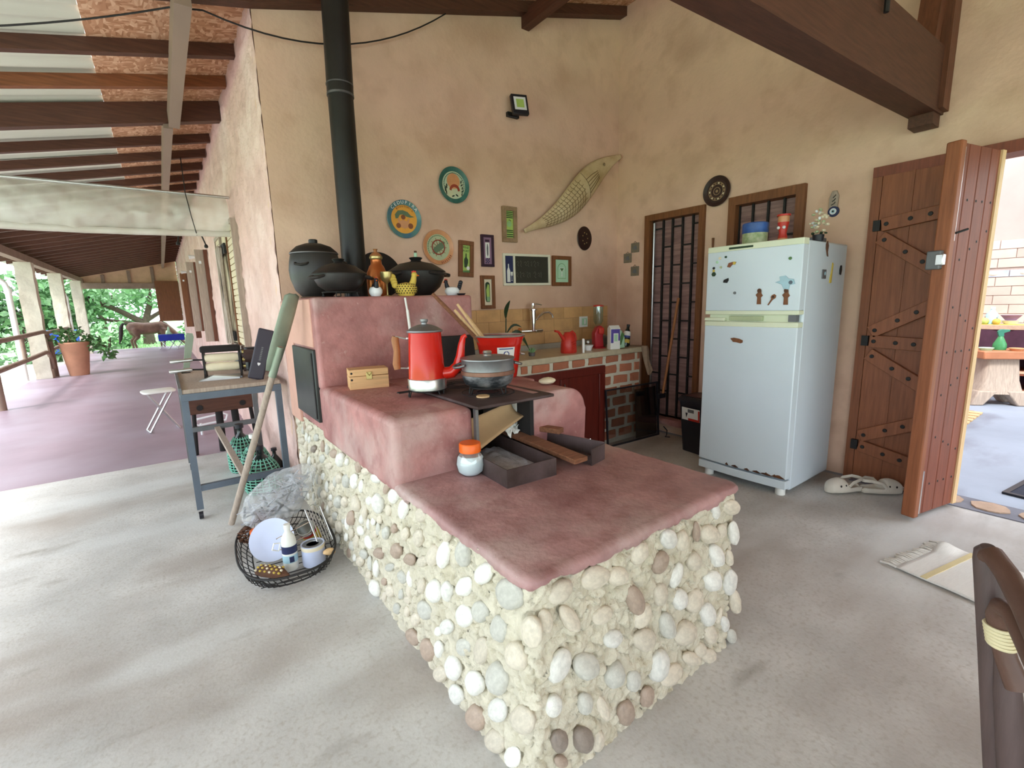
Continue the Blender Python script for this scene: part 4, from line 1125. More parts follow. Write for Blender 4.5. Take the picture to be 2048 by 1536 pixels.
for i in range(18):
    a = R(210 - i * 11)
    disc(t, 'painted_fleck', 0.092 * math.cos(a), 0.092 * math.sin(a), 0.008, 'paint_green', 0.4, rot=-a)
for i in range(7):
    a = R(-80 + i * 8)
    for r0, r1, da in ((0.112, 0.130, 0.0), (0.118, 0.130, 0.04)):
        G().tube([(r0 * math.cos(a + da), -0.0225, r0 * math.sin(a + da)), (r1 * math.cos(a + da * 0.3), -0.0245, r1 * math.sin(a + da * 0.3))], 0.0016, 4).build('rim_stroke', 'paint_red', t)
def frame(name, label, x0, x1, z0, z1, fw, fm, bm_, dep=0.022, tilt=0.0, cat='picture'):
    cx, cz = (x0 + x1) / 2, (z0 + z1) / 2
    t = thing(name, label, cat, (cx, WY, cz))
    t.rotation_euler = (0, tilt, 0)
    W, H = (x1 - x0) / 2, (z1 - z0) / 2
    for b in ((-W, W, H - fw, H), (-W, W, -H, -H + fw), (-W, -W + fw, -H + fw, H - fw), (W - fw, W, -H + fw, H - fw)):
        G().box(b[0], b[1], -dep, 0, b[2], b[3]).build('frame', fm, t, bevel=0.002)
    G().box(-W + fw, W - fw, -0.010, -0.002, -H + fw, H - fw).build('print', bm_, t)
    return t, W - fw, H - fw
P_ = -0.0105
def shape(t, name, pts, m, d=P_, th=0.001):
    return G().prism(pts, d - th, d).build(name, m, t)
t, w, h = frame('framed_print', 'wood-framed lime print of a dark wine bottle with the words FINE PORT', 2.062, 2.206, 1.583, 1.880, 0.036, 'frame_wood', 'lime', tilt=R(3))
glyphs('print_lettering', [('FINE', tr(0, P_ - 0.001, h - 0.02), 0.030), ('PORT', tr(0, P_ - 0.001, h - 0.048), 0.026)], 'ink_green', t, 0.0003)
shape(t, 'bottle_image', [(-0.005, 0.045), (0.005, 0.045), (0.006, 0.015), (0.02, -0.005), (0.02, -0.03), (0.006, -0.07), (-0.015, -0.07), (-0.02, -0.02), (-0.017, 0.0), (-0.006, 0.015)], 'ink_green')
shape(t, 'glass_image', arc(0.02, -0.075, 0.016, 0, 360, 14)[:-1], 'paper_white', P_ - 0.001)
shape(t, 'base_line', [(-w, -h), (w, -h), (w, -h + 0.018), (-w, -h + 0.014)], 'leaf')
t, w, h = frame('framed_print', 'narrow purple-black framed print with a grey feather and blue check', 2.290, 2.420, 1.672, 1.943, 0.022, 'purple_dark', 'mauve')
shape(t, 'white_panel', [(-0.022, -0.06), (0.022, -0.06), (0.022, 0.07), (-0.022, 0.07)], 'paper_white')
shape(t, 'dark_title', [(-0.022, 0.076), (0.022, 0.076), (0.022, 0.095), (-0.022, 0.095)], 'purple_dark')
shape(t, 'feather_image', [(0, -0.05), (0.008, -0.03), (0.009, 0.03), (0.003, 0.058), (-0.004, 0.058), (-0.009, 0.02), (-0.007, -0.03)], 'steel_grey', P_ - 0.001)
for i in range(4):
    for j in range(4):
        if (i + j) % 2 == 0:
            shape(t, 'check_square', [(-0.022 + i * 0.011, -0.106 + j * 0.011), (-0.011 + i * 0.011, -0.106 + j * 0.011), (-0.011 + i * 0.011, -0.095 + j * 0.011), (-0.022 + i * 0.011, -0.095 + j * 0.011)], 'navy')
mat('old_gilt', (150, 122, 92), 0.6, var=0.25, scale=18)
t, w, h = frame('framed_print', 'worn gilt-framed narrow print of a green apple with dark stripes, highest of the prints', 2.520, 2.676, 1.893, 2.197, 0.036, 'old_gilt', 'lime', 0.03)
for k, z in enumerate((0.105, 0.09, 0.075, 0.06, -0.05, -0.065, -0.085, -0.102)):
    shape(t, 'stripe', [(-w * 0.95, z - 0.004), (w * 0.95, z - 0.004), (w * 0.95, z + 0.004), (-w * 0.95, z + 0.004)], 'ink_green')
shape(t, 'apple_image', arc(0, 0.005, 0.026, 0, 360, 18)[:-1], 'grass')
shape(t, 'stalk_image', arc(0.002, 0.022, 0.02, 20, 120, 8) + arc(0.002, 0.022, 0.015, 120, 20, 8), 'ink_green', P_ - 0.001)
t, w, h = frame('framed_print', 'wood-framed print of a bottle shape just above the tiles, lowest of the prints', 2.272, 2.418, 1.308, 1.597, 0.032, 'frame_wood', 'cream')
shape(t, 'bottle_image', arc(-0.002, 0.065, 0.024, 0, 180, 10) + [(-0.026, -0.06), (-0.018, -0.085), (0.018, -0.085), (0.023, -0.06)], 'ink_green')
shape(t, 'hand_image', [(-0.018, 0.02), (0.0, 0.07), (0.012, 0.065), (0.016, 0.02), (0.018, -0.07), (-0.012, -0.075)], 'lime', P_ - 0.001)
shape(t, 'base_image', [(-0.013, -0.08), (0.016, -0.08), (0.018, -0.04), (-0.015, -0.038)], 'leaf_pale', P_ - 0.0018)
t, w, h = frame('framed_print', 'wood-framed mint print of a cocktail glass right of the chalkboard', 3.104, 3.350, 1.507, 1.795, 0.036, 'frame_wood', 'mint')
shape(t, 'bottle_outline', arc(0.0, 0.02, 0.055, 0, 180, 12) + [(-0.055, -0.075), (0.055, -0.075)], 'leaf_pale')
shape(t, 'bottle_inner', arc(0.0, 0.02, 0.049, 0, 180, 12) + [(-0.049, -0.068), (0.049, -0.068)], 'mint', P_ - 0.001)
shape(t, 'glass_image', [(-0.035, 0.03), (0.035, 0.03), (0.004, -0.012), (0.004, -0.045), (0.02, -0.05), (-0.02, -0.05), (-0.004, -0.045), (-0.004, -0.012)], 'paper_white', P_ - 0.0018)
shape(t, 'drink_image', [(-0.026, 0.026), (0.026, 0.026), (0, -0.008)], 'leaf', P_ - 0.0028)
# chalkboard
t, w, h = frame('chalkboard', 'white-framed chalkboard with faint writing and a wine bottle strip', 2.516, 3.072, 1.512, 1.797, 0.022, 'frame_white', 'chalk_board', tilt=R(-0.5), cat='chalkboard')
G().box(-0.165, -0.145, -0.020, -0.004, -h, h).build('divider', 'frame_white', t)
shape(t, 'side_panel', [(-w, -h), (-0.165, -h), (-0.165, h), (-w, h)], 'navy')
shape(t, 'bottle_image', [(-0.235, -0.11), (-0.2, -0.11), (-0.2, -0.01), (-0.212, 0.02), (-0.212, 0.05), (-0.222, 0.05), (-0.222, 0.02), (-0.235, -0.01)], 'paper_white', P_ - 0.001)
shape(t, 'glass_image', [(-0.195, -0.02), (-0.17, -0.02), (-0.173, -0.05), (-0.181, -0.058), (-0.181, -0.095), (-0.172, -0.10), (-0.192, -0.10), (-0.184, -0.095), (-0.184, -0.058), (-0.192, -0.05)], 'paper_white', P_ - 0.001)
for zc_, marks in ((0.055, (-0.11, -0.075, -0.02, 0.01, 0.05, 0.09, 0.13)), (-0.045, (-0.12, -0.08, -0.05, 0.0, 0.03, 0.09, 0.14, 0.165))):
    for i_, x_ in enumerate(marks):
        hh = (0.022, 0.03, 0.018, 0.026)[i_ % 4]
        ww = (0.012, 0.006, 0.014)[i_ % 3]
        G().tube([(x_ - ww, P_ - 0.0006, zc_ + hh * 0.4), (x_, P_ - 0.0006, zc_ + hh), (x_ + ww, P_ - 0.0006, zc_ + hh * 0.3), (x_ - ww * 0.3, P_ - 0.0006, zc_ - hh * 0.5), (x_ + ww, P_ - 0.0006, zc_ - hh)], 0.0013, 4).build('chalk_stroke', 'chalk', t)
# palm-husk fish: a long curled husk with painted scales
mat('husk', (224, 204, 168), 0.6, var=0.2, scale=6, rgb2=(188, 160, 120))
mat('husk_line', (112, 84, 52), 0.7, var=0.1)
A, B = Vector((2.735, WY - 0.02, 1.97)), Vector((4.03, WY - 0.03, 2.80))
t = thing('husk_fish', 'long curled palm-husk fish with painted scales, mounted slanting on the wall', 'wall decoration', tuple(A))
L = B - A
ux = L.normalized()
un = Vector((-ux.z, 0, ux.x))
def hw(s):
    return 0.018 + 0.118 * math.sin(PI * min(1, max(0, s)) ** 1.18) ** 1.3
def hc(s):
    return 0.065 * math.sin(2 * PI * (s - 0.08))
def hp_(s, w, off=0.0):
    c = L * s + un * (-hc(s)) * 0.75
    tw = (0.5 - s) * 0.5
    d = un * (hw(s) * w)
    curl = 0.075 * (1 - w * w) * math.sin(PI * s) + (0.05 * (1 - s) ** 3 + 0.03 * s ** 3)
    return tuple(c + d + Vector((0, -0.012 - curl * 0.75 - off, 0)))
rough_grid(60, 12, lambda u, v: hp_(u, v * 2 - 1)).build('husk', 'husk', t, smooth=True, solid=0.008)
for i in range(14):
    s0 = 0.16 + i * 0.028
    G().tube([hp_(s0 + 0.022 * (1 - abs(w)) + 0.006 * ((j % 2)), w, 0.0055) for j, w in enumerate([k / 7.0 - 0.93 for k in range(14)])], 0.0022, 5).build('scale_line', 'husk_line', t)
for w0 in (-0.66, -0.33, 0, 0.33, 0.66):
    G().tube([hp_(0.16 + 0.4 * k / 12, w0, 0.0055) for k in range(13)], 0.0018, 5).build('scale_line', 'husk_line', t)
G().tube([hp_(0.60 + 0.0 * k, -0.95 + 1.9 * k / 10, 0.005) for k in range(11)], 0.0025, 5).build('gill_line', 'husk_line', t)
for k in range(5):
    G().tube([hp_(0.60, -0.6 + 0.25 * k, 0.007), hp_(0.66, -0.55 + 0.22 * k, 0.007), hp_(0.72, -0.4 + 0.15 * k, 0.007)], 0.003, 5).build('fin_ray', 'husk_line', t)
e = Vector(hp_(0.80, 0.25, 0.006))
G().lathe([(0.012, 0), (0.016, 0.003), (0.012, 0.004)], 20, tr(*e) @ OUT).build('eye_ring', 'husk_line', t)
G().ball(tuple(e), 0.005).build('eye', 'husk_line', t)
# small dark oval plaque
mat('oval_brown', (48, 28, 24), 0.35, var=0.3, scale=14)
t = thing('oval_plaque', 'small dark brown oval plaque under the husk fish', 'plaque', (3.545, WY, 1.98))
G().lathe([(0, 0), (0.10, 0), (0.118, 0.008), (0.112, 0.014), (0, 0.018)], 40, OUT, sx=0.86).build('board', 'oval_brown', t, smooth=True)
for k in range(7):
    a = k * 0.9
    disc(t, 'inlay', 0.05 * math.cos(a) * 0.7, 0.055 * math.sin(a), 0.006, 'brass', d=0.016)
# round dark plate on the right wall
mat('carved_dark', (58, 38, 34), 0.5, var=0.2, scale=9)
t = plate('carved_plate', 'round dark carved plate with a pale ring, above the barred door', 0, 2.272, 0.128, 'carved_dark', 'carved_dark', wall='r', y=2.405)
for r in (0.075, 0.058, 0.03):
    G().tube([(r * math.cos(2 * PI * k / 36), -0.0135, r * math.sin(2 * PI * k / 36)) for k in range(36)], 0.0035, 6, close=True).build('carved_ring', 'old_gilt', t)
for k in range(14):
    a = 2 * PI * k / 14
    disc(t, 'carved_bead', 0.067 * math.cos(a), 0.067 * math.sin(a), 0.008, 'cream' if k % 2 else 'old_gilt')
disc(t, 'carved_boss', 0, 0, 0.012, 'old_gilt')
# three small slate tiles on the right wall
mat('slate_tile', (128, 118, 100), 0.7, var=0.2, scale=20)
for y, z, l in ((3.292, 1.89, 'topmost of the three small slate tiles by the barred door'), (3.388, 1.792, 'leftmost of the three small slate tiles by the barred door'), (3.29, 1.652, 'lowest of the three small slate tiles by the barred door')):
    t = thing('slate_tile', l, 'tile', (4.048, y, z), R(-90), 'small slate tiles')
    G().box(-0.05, 0.05, -0.012, 0, -0.05, 0.045).build('tile', 'slate_tile', t, bevel=0.003)
    G().tube([(-0.02, -0.006, 0.044), (0, -0.006, 0.062), (0.02, -0.006, 0.044)], 0.002, 5).build('loop', 'iron', t)
    shape(t, 'relief', [(-0.025, -0.02), (0.03, -0.025), (0.02, 0.02), (-0.015, 0.01)], 'steel_grey', -0.012, 0.002)
# floodlight
t = thing('flood_light', 'small black LED floodlight on a bracket high on the back wall', 'lamp', (2.66, WY, 2.99))
G().box(-0.06, 0.06, -0.03, 0, -0.05, -0.015).build('bracket', 'iron', t)
M = tr(0.02, -0.09, 0.03) @ rx(R(-12)) @ rz(R(-14))
hd = G().box(-0.075, 0.075, -0.018, 0.018, -0.085, 0.085, M).build('housing', 'black_plastic', t, bevel=0.006)
G().box(-0.055, 0.055, -0.0195, -0.018, -0.05, 0.06, M).build('lens', 'white_paint', hd)
G().box(-0.035, 0.035, -0.021, -0.0195, -0.03, 0.04, M).build('led_panel', 'lime', hd)
G().tube([(-0.05, -0.02, -0.04), (-0.07, -0.05, -0.06), (0.0, -0.08, -0.07), (0.02, -0.08, -0.04)], 0.005, 7).build('cable', 'black_plastic', t, smooth=True)
# loose wire under the roof
def sag(a, b, d, n=16):
    a, b = Vector(a), Vector(b)
    return [a.lerp(b, k / n) + Vector((0, 0, -d * 4 * (k / n) * (1 - k / n))) for k in range(n + 1)]
o = G().tube(sag((-0.9, 3.9, 2.78), (0.25, 3.6, zr(.25)), 0.03) + sag((0.3, 3.5, zr(.3)), (2.0, 3.46, zr(2.0) - .03), 0.22)[1:], 0.005, 6).build('electric_wire', 'iron', smooth=True)
tag(o, 'thin dark electric wire sagging under the roof past the stove pipe', 'wire')
# ================================================================ COUNTER AND SINK AREA
CZ, CY, CX1 = 0.90, 2.95, 3.77
ct = thing('kitchen_counter', 'brick kitchen counter with a pale worktop and dark red wooden door', 'counter', (0, 0, 0))
G().box(1.75, CX1, CY - 0.012, 3.535, CZ - 0.05, CZ).build('worktop', 'counter_top', ct, bevel=0.006)
G().box(1.75, 4.045, 3.52, 3.538, CZ, CZ + 0.05).build('upstand', mat('upstand', (170, 164, 148), 0.6, var=0.1), ct)
body = G().box(2.2, 3.74, CY + 0.012, 3.53, 0, CZ - 0.05).build('masonry', 'counter_mortar', ct)
# bricks in courses, uneven faces
def brick(x0, x1, z0, z1):
    n = 12
    pts = []
    cx, cz, w, h = (x0 + x1) / 2, (z0 + z1) / 2, (x1 - x0) / 2, (z1 - z0) / 2
    for (sx, sz) in ((-1, -1), (0, -1), (1, -1), (1, 0), (1, 1), (0, 1), (-1, 1), (-1, 0)):
        pts.append((cx + sx * w * random.uniform(0.9, 1.02), cz + sz * h * random.uniform(0.85, 1.05)))
    return G().prism(pts, CY + 0.002, CY + 0.02).build('brick', 'brick', ct, bevel=0.004)
zc = 0.782
r = 0
while zc > -0.02:
    h = 0.066 if r == 0 else 0.08
    lo = 2.25 if r == 0 else 3.222
    x = lo - (0.0 if r % 2 else 0.11)
    while x < 3.72:
        w = random.uniform(0.17, 0.21)
        x0, x1 = max(x, lo), min(x + w, 3.735)
        if x1 - x0 > 0.04:
            brick(x0 + 0.008, x1 - 0.008, max(0.0, zc), zc + h)
        x += w + 0.028
    zc -= 0.105
    r += 1
dfr = G().box(2.22, 3.212, CY - 0.01, CY + 0.03, 0.0, 0.772).build('cabinet_door', 'cabinet_wood', ct, bevel=0.004)
for b in ((2.22, 3.212, 0.70, 0.772), (2.22, 2.29, 0.0, 0.70), (3.135, 3.212, 0.0, 0.70), (2.66, 2.74, 0.0, 0.70)):
    G().box(b[0], b[1], CY - 0.022, CY - 0.008, b[2], b[3]).build('door_rail', 'cabinet_wood', dfr, bevel=0.003)
G().tube([(2.70, CY - 0.026, 0.655), (2.70, CY - 0.034, 0.64), (2.70, CY - 0.026, 0.62)], 0.004, 6).build('door_pull', 'steel_grey', dfr)
# backsplash tiles on the wall
bs = thing('tile_backsplash', 'course of ochre wall tiles behind the sink counter', 'tiles', (0, 0, 0))
G().box(1.70, 3.90, 3.534, 3.5395, CZ + 0.05, 1.298).build('grout', 'grout', bs)
rows = [(0.955, 1.068), (1.072, 1.185), (1.189, 1.296)]
for j, (z0, z1) in enumerate(rows):
    x = 1.70 - (0.13 if j % 2 else 0)
    while x < 3.9:
        x0, x1 = max(x, 1.70), min(x + 0.255, 3.895)
        if x1 - x0 > 0.03:
            G().box(x0, x1, 3.530, 3.536, z0, z1).build('tile', 'tile', bs)
        x += 0.259
# faucet
t = thing('faucet', 'chrome wall filter faucet with lever and curved spout', 'faucet', (2.80, 3.528, 1.09))
G().tube([(-0.11, -0.0, 0.0), (-0.11, -0.035, 0.0), (-0.02, -0.07, 0.0), (0.03, -0.08, 0.0)], 0.014, 14).build('supply_arm', 'chrome', t, smooth=True)
G().lathe([(0, 0), (0.03, 0), (0.028, 0.008), (0.014, 0.012), (0, 0.012)], 22, tr(-0.11, 0, 0) @ OUT).build('wall_flange', 'copper', t, smooth=True)
G().tube([(0.02, -0.08, 0.0), (0.09, -0.085, -0.002)], 0.019, 16).build('valve', 'chrome', t, smooth=True)
G().lathe([(0, -0.02), (0.017, -0.02), (0.02, 0.05), (0.026, 0.052), (0.026, 0.168), (0.03, 0.17), (0.042, 0.172), (0.042, 0.182), (0.022, 0.186), (0.018, 0.195), (0.017, 0.235), (0, 0.237)], 26, tr(-0.01, -0.08, 0.02)).build('filter_body', 'chrome', t, smooth=True)
G().tube([(-0.01, -0.08, 0.25), (0.03, -0.085, 0.25), (0.085, -0.09, 0.238)], [0.009, 0.008, 0.006], 10).build('lever', 'chrome', t, smooth=True)
G().tube([(0.02, -0.08, 0.10), (0.06, -0.085, 0.135), (0.11, -0.09, 0.165), (0.165, -0.1, 0.17), (0.20, -0.105, 0.145), (0.21, -0.107, 0.115)], 0.011, 12).build('spout', 'chrome', t, smooth=True)
# switch
t = thing('wall_switch', 'cream double wall switch on the ochre tiles', 'switch', (3.525, 3.53, 1.142))
G().box(-0.058, 0.058, -0.012, 0, -0.055, 0.055).build('plate', 'white_plastic', t, bevel=0.004)
G().box(-0.03, 0.045, -0.014, -0.012, -0.035, 0.035).build('insert', 'mint', t, bevel=0.002)
G().box(0.002, 0.022, -0.018, -0.014, -0.026, 0.026).build('rocker', 'white_plastic', t, bevel=0.002)
# watering can
t = thing('watering_can', 'red plastic watering can with long spout, on the worktop', 'watering can', (2.90, 3.085, CZ), R(6))
G().lathe([(0, 0), (0.072, 0), (0.078, 0.01), (0.074, 0.08), (0.066, 0.13), (0.05, 0.165), (0.038, 0.185), (0.034, 0.185), (0.03, 0.16)], 32, sx=1.05, sy=0.85).build('body', 'red_plastic', t, smooth=True)
G().tube([(-0.05, 0, 0.11), (-0.09, 0, 0.15), (-0.135, 0, 0.195), (-0.18, 0, 0.205)], [0.022, 0.015, 0.011, 0.009], 12).build('spout', 'red_plastic', t, smooth=True)
G().tube([(0.015, 0, 0.175), (0.05, 0, 0.188), (0.085, 0, 0.165), (0.10, 0, 0.12), (0.085, 0, 0.06), (0.068, 0, 0.05)], 0.010, 12).build('handle', 'red_plastic', t, smooth=True)
for k in range(4):
    G().tube([(-0.03, -0.068, 0.03 + 0.022 * k), (0, -0.07, 0.045 + 0.02 * k), (0.03, -0.062, 0.035 + 0.025 * k)], 0.003, 6).build('leaf_relief', 'red_plastic', t, smooth=True)
o = G().lathe([(0, 0), (0.012, 0), (0.012, 0.118), (0.009, 0.125), (0, 0.125)], 18).build('white_candle', 'white_plastic', smooth=True, loc=(2.985, 2.985, CZ))
tag(o, 'thin white cylindrical candle beside the watering can', 'candle')
t = thing('sugar_bowl', 'little white lidded bowl between watering can and coffee grinder', 'bowl', (3.16, 3.10, CZ))
G().lathe([(0, 0), (0.03, 0), (0.048, 0.045), (0.052, 0.05), (0.048, 0.052), (0, 0.05)], 28).build('bowl', 'white_paint', t, smooth=True)
l = G().lathe([(0.05, 0.05), (0.03, 0.06), (0.008, 0.064), (0.007, 0.07)], 24).build('lid', 'clear_glass', t, smooth=True)
G().ball((0, 0, 0.078), 0.012).build('knob', 'white_paint', l, smooth=True)
# coffee grinder
t = thing('coffee_grinder', 'red coffee grinder with a tall clear hopper', 'grinder', (3.37, 3.17, CZ), R(-20))
G().box(-0.055, 0.055, -0.055, 0.06, 0, 0.012).build('base', 'deep_red', t, bevel=0.005)
G().prism([(-0.05, 0.01), (0.045, 0.01), (0.035, 0.12), (0.05, 0.15), (0.045, 0.195), (0.015, 0.22), (-0.02, 0.21), (-0.055, 0.15)], -0.04, 0.04).build('body', 'deep_red', t, bevel=0.012, seg=3)
G().lathe([(0.018, 0.21), (0.03, 0.23), (0.047, 0.26), (0.047, 0.40), (0.045, 0.40), (0.045, 0.262), (0.03, 0.235)], 28).build('hopper', 'clear_glass', t, smooth=True)
G().lathe([(0, 0.40), (0.052, 0.40), (0.052, 0.408), (0.035, 0.416), (0, 0.418)], 28).build('hopper_lid', 'red_plastic', t, smooth=True)
G().box(-0.02, 0.035, -0.062, -0.038, 0.14, 0.20).build('front_knob', 'red_plastic', t, bevel=0.008)
# mortar bowl behind
o = G().lathe([(0, 0), (0.05, 0), (0.075, 0.03), (0.08, 0.07), (0.07, 0.10), (0.05, 0.115), (0, 0.118)], 28).build('grey_jar', 'alu_dull', smooth=True, loc=(3.52, 3.28, CZ))
tag(o, 'rounded grey metal jar behind the milk carton', 'jar')
# milk carton
t = thing('milk_carton', 'white and violet milk carton standing near the counter end', 'carton', (3.40, 3.0, CZ), R(-22))
G().box(-0.05, 0.05, -0.035, 0.035, 0, 0.195).build('box', 'paper_white', t, bevel=0.003)
G().box(-0.045, 0.045, -0.0365, -0.035, 0.15, 0.188).build('printed_band', 'violet', t)
G().box(-0.045, -0.02, -0.0365, -0.035, 0.06, 0.15).build('printed_band', 'violet', t)
G().box(0.03, 0.046, -0.0365, -0.035, 0.08, 0.15).build('printed_band', 'violet', t)
G().box(-0.012, 0.022, -0.0365, -0.035, 0.075, 0.14).build('printed_panel', 'mint', t)
G().prism([(-0.035, 0.193), (0.035, 0.193), (0, 0.222)], -0.05, 0.05, rz(PI / 2)).build('gable_top', 'paper_white', t)
# detergent pouch and bottles
t = thing('soap_pouch', 'white and green soap packet leaning against the milk carton', 'packet', (3.475, 2.985, CZ + 0.004), R(-15))
G().prism([(-0.05, 0), (0.045, 0), (0.05, 0.10), (0.02, 0.17), (-0.03, 0.165)], -0.018, 0.018, rx(R(-8))).build('pouch', 'mint', t, bevel=0.008)
G().prism([(-0.04, 0.03), (0.0, 0.03), (0.045, 0.13), (0.02, 0.15)], -0.021, -0.017, rx(R(-8))).build('green_stripe', 'leaf', t)
t = thing('oil_bottle', 'dark bottle with blue and white label leaning by the counter end', 'bottle', (3.60, 3.03, CZ + 0.008), R(0))
M = ry(R(12))
G().lathe([(0, 0), (0.032, 0), (0.034, 0.01), (0.034, 0.12), (0.024, 0.155), (0.014, 0.175), (0.014, 0.2)], 24, M).build('glass', 'bottle_dark', t, smooth=True)
G().lathe([(0.035, 0.035), (0.035, 0.07)], 24, M).build('lower_label', 'hen_yellow', t, smooth=True)
G().lathe([(0.035, 0.085), (0.035, 0.105)], 24, M).build('band', 'label_blue', t, smooth=True)
G().lathe([(0.0352, 0.105), (0.034, 0.13), (0.0275, 0.148)], 24, M).build('upper_label', 'paper_white', t, smooth=True)
G().lathe([(0, 0.197), (0.016, 0.197), (0.016, 0.215), (0, 0.215)], 18, M).build('cap', 'black_plastic', t, smooth=True)
t = thing('dark_bottle', 'squat black bottle at the very end of the counter', 'bottle', (3.70, 3.10, CZ))
G().lathe([(0, 0), (0.036, 0), (0.036, 0.09), (0.02, 0.12), (0.016, 0.14), (0, 0.14)], 24).build('glass', 'bottle_dark', t, smooth=True)
# cloth over the counter end
mat('dish_cloth', (158, 134, 112), 0.95, var=0.12, scale=12, bump=0.4)
def clp(u, v):
    if v < 0.25:
        return (3.66 + 0.10 * u + 0.12 * (v / 0.25) * 0.4, 3.10 - 0.165 * (v / 0.25), CZ + 0.006)
    k = (v - 0.25) / 0.75
    w = 0.10 - 0.045 * k + 0.01 * math.sin(k * 9)
    if k > 0.85: w *= 1 - (k - 0.85) * 4.5
    return (3.715 + 0.10 * k + w * u * 1.1, 2.926 + 0.012 * math.sin(u * 8 + k * 3) - 0.01 * k, CZ + 0.004 - 0.29 * k)
cl = rough_grid(14, 36, clp)
o = cl.build('dish_cloth', 'dish_cloth', smooth=True, solid=0.004)
tag(o, 'brownish dish cloth hanging over the end of the counter', 'cloth')
# pot plant on the counter and a small cactus
t = thing('potted_orchid', 'terracotta pot with dark strap leaves behind the red bucket', 'potted plant', (2.30, 3.18, CZ))
G().lathe([(0, 0), (0.042, 0), (0.058, 0.085), (0.062, 0.088), (0.062, 0.105), (0.056, 0.105), (0.05, 0.09), (0, 0.09)], 28).build('pot', 'terracotta', t, smooth=True)
def strap(t, pts, w, material, name='leaf'):
    P = [Vector(p) for p in pts]
    n = len(P)
    g = G()
    vs = []
    for i, p in enumerate(P):
        d = (P[min(i + 1, n - 1)] - P[max(i - 1, 0)]).normalized()
        s = d.cross(Vector((0.3, -1, 0.2))).normalized()
        k = i / (n - 1)
        ww = w * (math.sin(PI * (0.08 + 0.92 * k)) ** 0.7 if k < 1 else 0.02)
        vs += [tuple(p - s * ww), tuple(p + Vector((0, 0.004, -0.004))), tuple(p + s * ww)]
    fs = []
    for i in range(n - 1):
        fs += [(3 * i, 3 * i + 1, 3 * i + 4, 3 * i + 3), (3 * i + 1, 3 * i + 2, 3 * i + 5, 3 * i + 4)]
    g.add(vs, fs)
    return g.build(name, material, t, smooth=True, solid=0.002, sub=1)
G().tube([(0, 0, 0.08), (-0.02, 0, 0.2), (-0.015, 0, 0.33)], 0.005, 8).build('stem', 'leaf_dark', t, smooth=True)
strap(t, [(-0.015, 0, 0.33), (-0.02, 0, 0.38), (0.0, 0, 0.43), (0.035, 0, 0.48)], 0.03, 'leaf_dark')
strap(t, [(-0.015, 0, 0.20), (0.02, -0.02, 0.27), (0.07, -0.03, 0.28), (0.12, -0.04, 0.25)], 0.014, 'leaf_dark')
strap(t, [(0, 0, 0.12), (0.04, -0.02, 0.22), (0.09, -0.04, 0.22), (0.13, -0.05, 0.15), (0.18, -0.06, 0.06)], 0.03, 'leaf_dark')
strap(t, [(0, 0, 0.10), (0.03, -0.02, 0.18), (0.06, -0.03, 0.19), (0.09, -0.04, 0.12)], 0.03, 'leaf')
strap(t, [(0, 0, 0.10), (-0.06, -0.02, 0.19), (-0.11, -0.03, 0.22)], 0.016, 'leaf_dark')
t = thing('small_cactus', 'tiny grey-green spiky succulent on the counter', 'plant', (2.52, 3.14, CZ))
G().lathe([(0, 0), (0.025, 0), (0.032, 0.03), (0, 0.03)], 18).build('pot', 'steel_grey', t, smooth=True)
for k in range(12):
    a = k * 2.4
    G().lathe([(0.008, 0), (0.006, 0.03), (0, 0.055)], 6, tr(0, 0, 0.028) @ rz(a) @ ry(R(18 + 4 * k))).build('leaf', 'leaf_pale', t, smooth=True)
# tinted glass panel leaning in front of the bricks
t = thing('smoked_glass_screen', 'smoked glass sheet in a thin black frame leaning on the counter bricks', 'glass sheet', (3.19, 2.875, 0), R(-3))
t.rotation_euler = (R(-4), 0, R(-3))
W_, H_ = 0.72, 0.545
G().box(0.012, W_ - 0.012, -0.003, 0.003, 0.012, H_ - 0.012).build('pane', 'tinted_glass', t)
for b in ((0, W_, 0, 0.014), (0, W_, H_ - 0.014, H_), (0, 0.014, 0.014, H_ - 0.014), (W_ - 0.014, W_, 0.014, H_ - 0.014)):
    G().box(b[0], b[1], -0.008, 0.008, b[2], b[3]).build('frame_bar', 'black_plastic', t)
G().box(0.40, 0.70, 0.009, 0.011, 0.02, 0.50).build('inner_sheet', 'iron', t)
o = G().tube([(3.93, 2.80, 0.09), (3.95, 2.77, 0.05), (3.93, 2.76, 0.006), (3.88, 2.74, 0.005), (3.90, 2.70, 0.005)], 0.005, 7).build('cable_end', 'black_plastic', smooth=True)
tag(o, 'loose end of black cable on the floor beside the glass panel', 'cable')
# squeegee leaning on the barred door
t = thing('squeegee', 'orange wooden squeegee handle with black blade, upside leaning at the barred door', 'squeegee', (3.80, 2.74, 0.44))
G().tube([(0.02, 0.0, 0.01), (0.19, -0.02, 0.92)], 0.0125, 12).build('handle', 'mid_wood', t, smooth=True)
G().box(-0.05, 0.05, -0.012, 0.012, -0.03, 0.015).build('blade_holder', 'black_plastic', t)
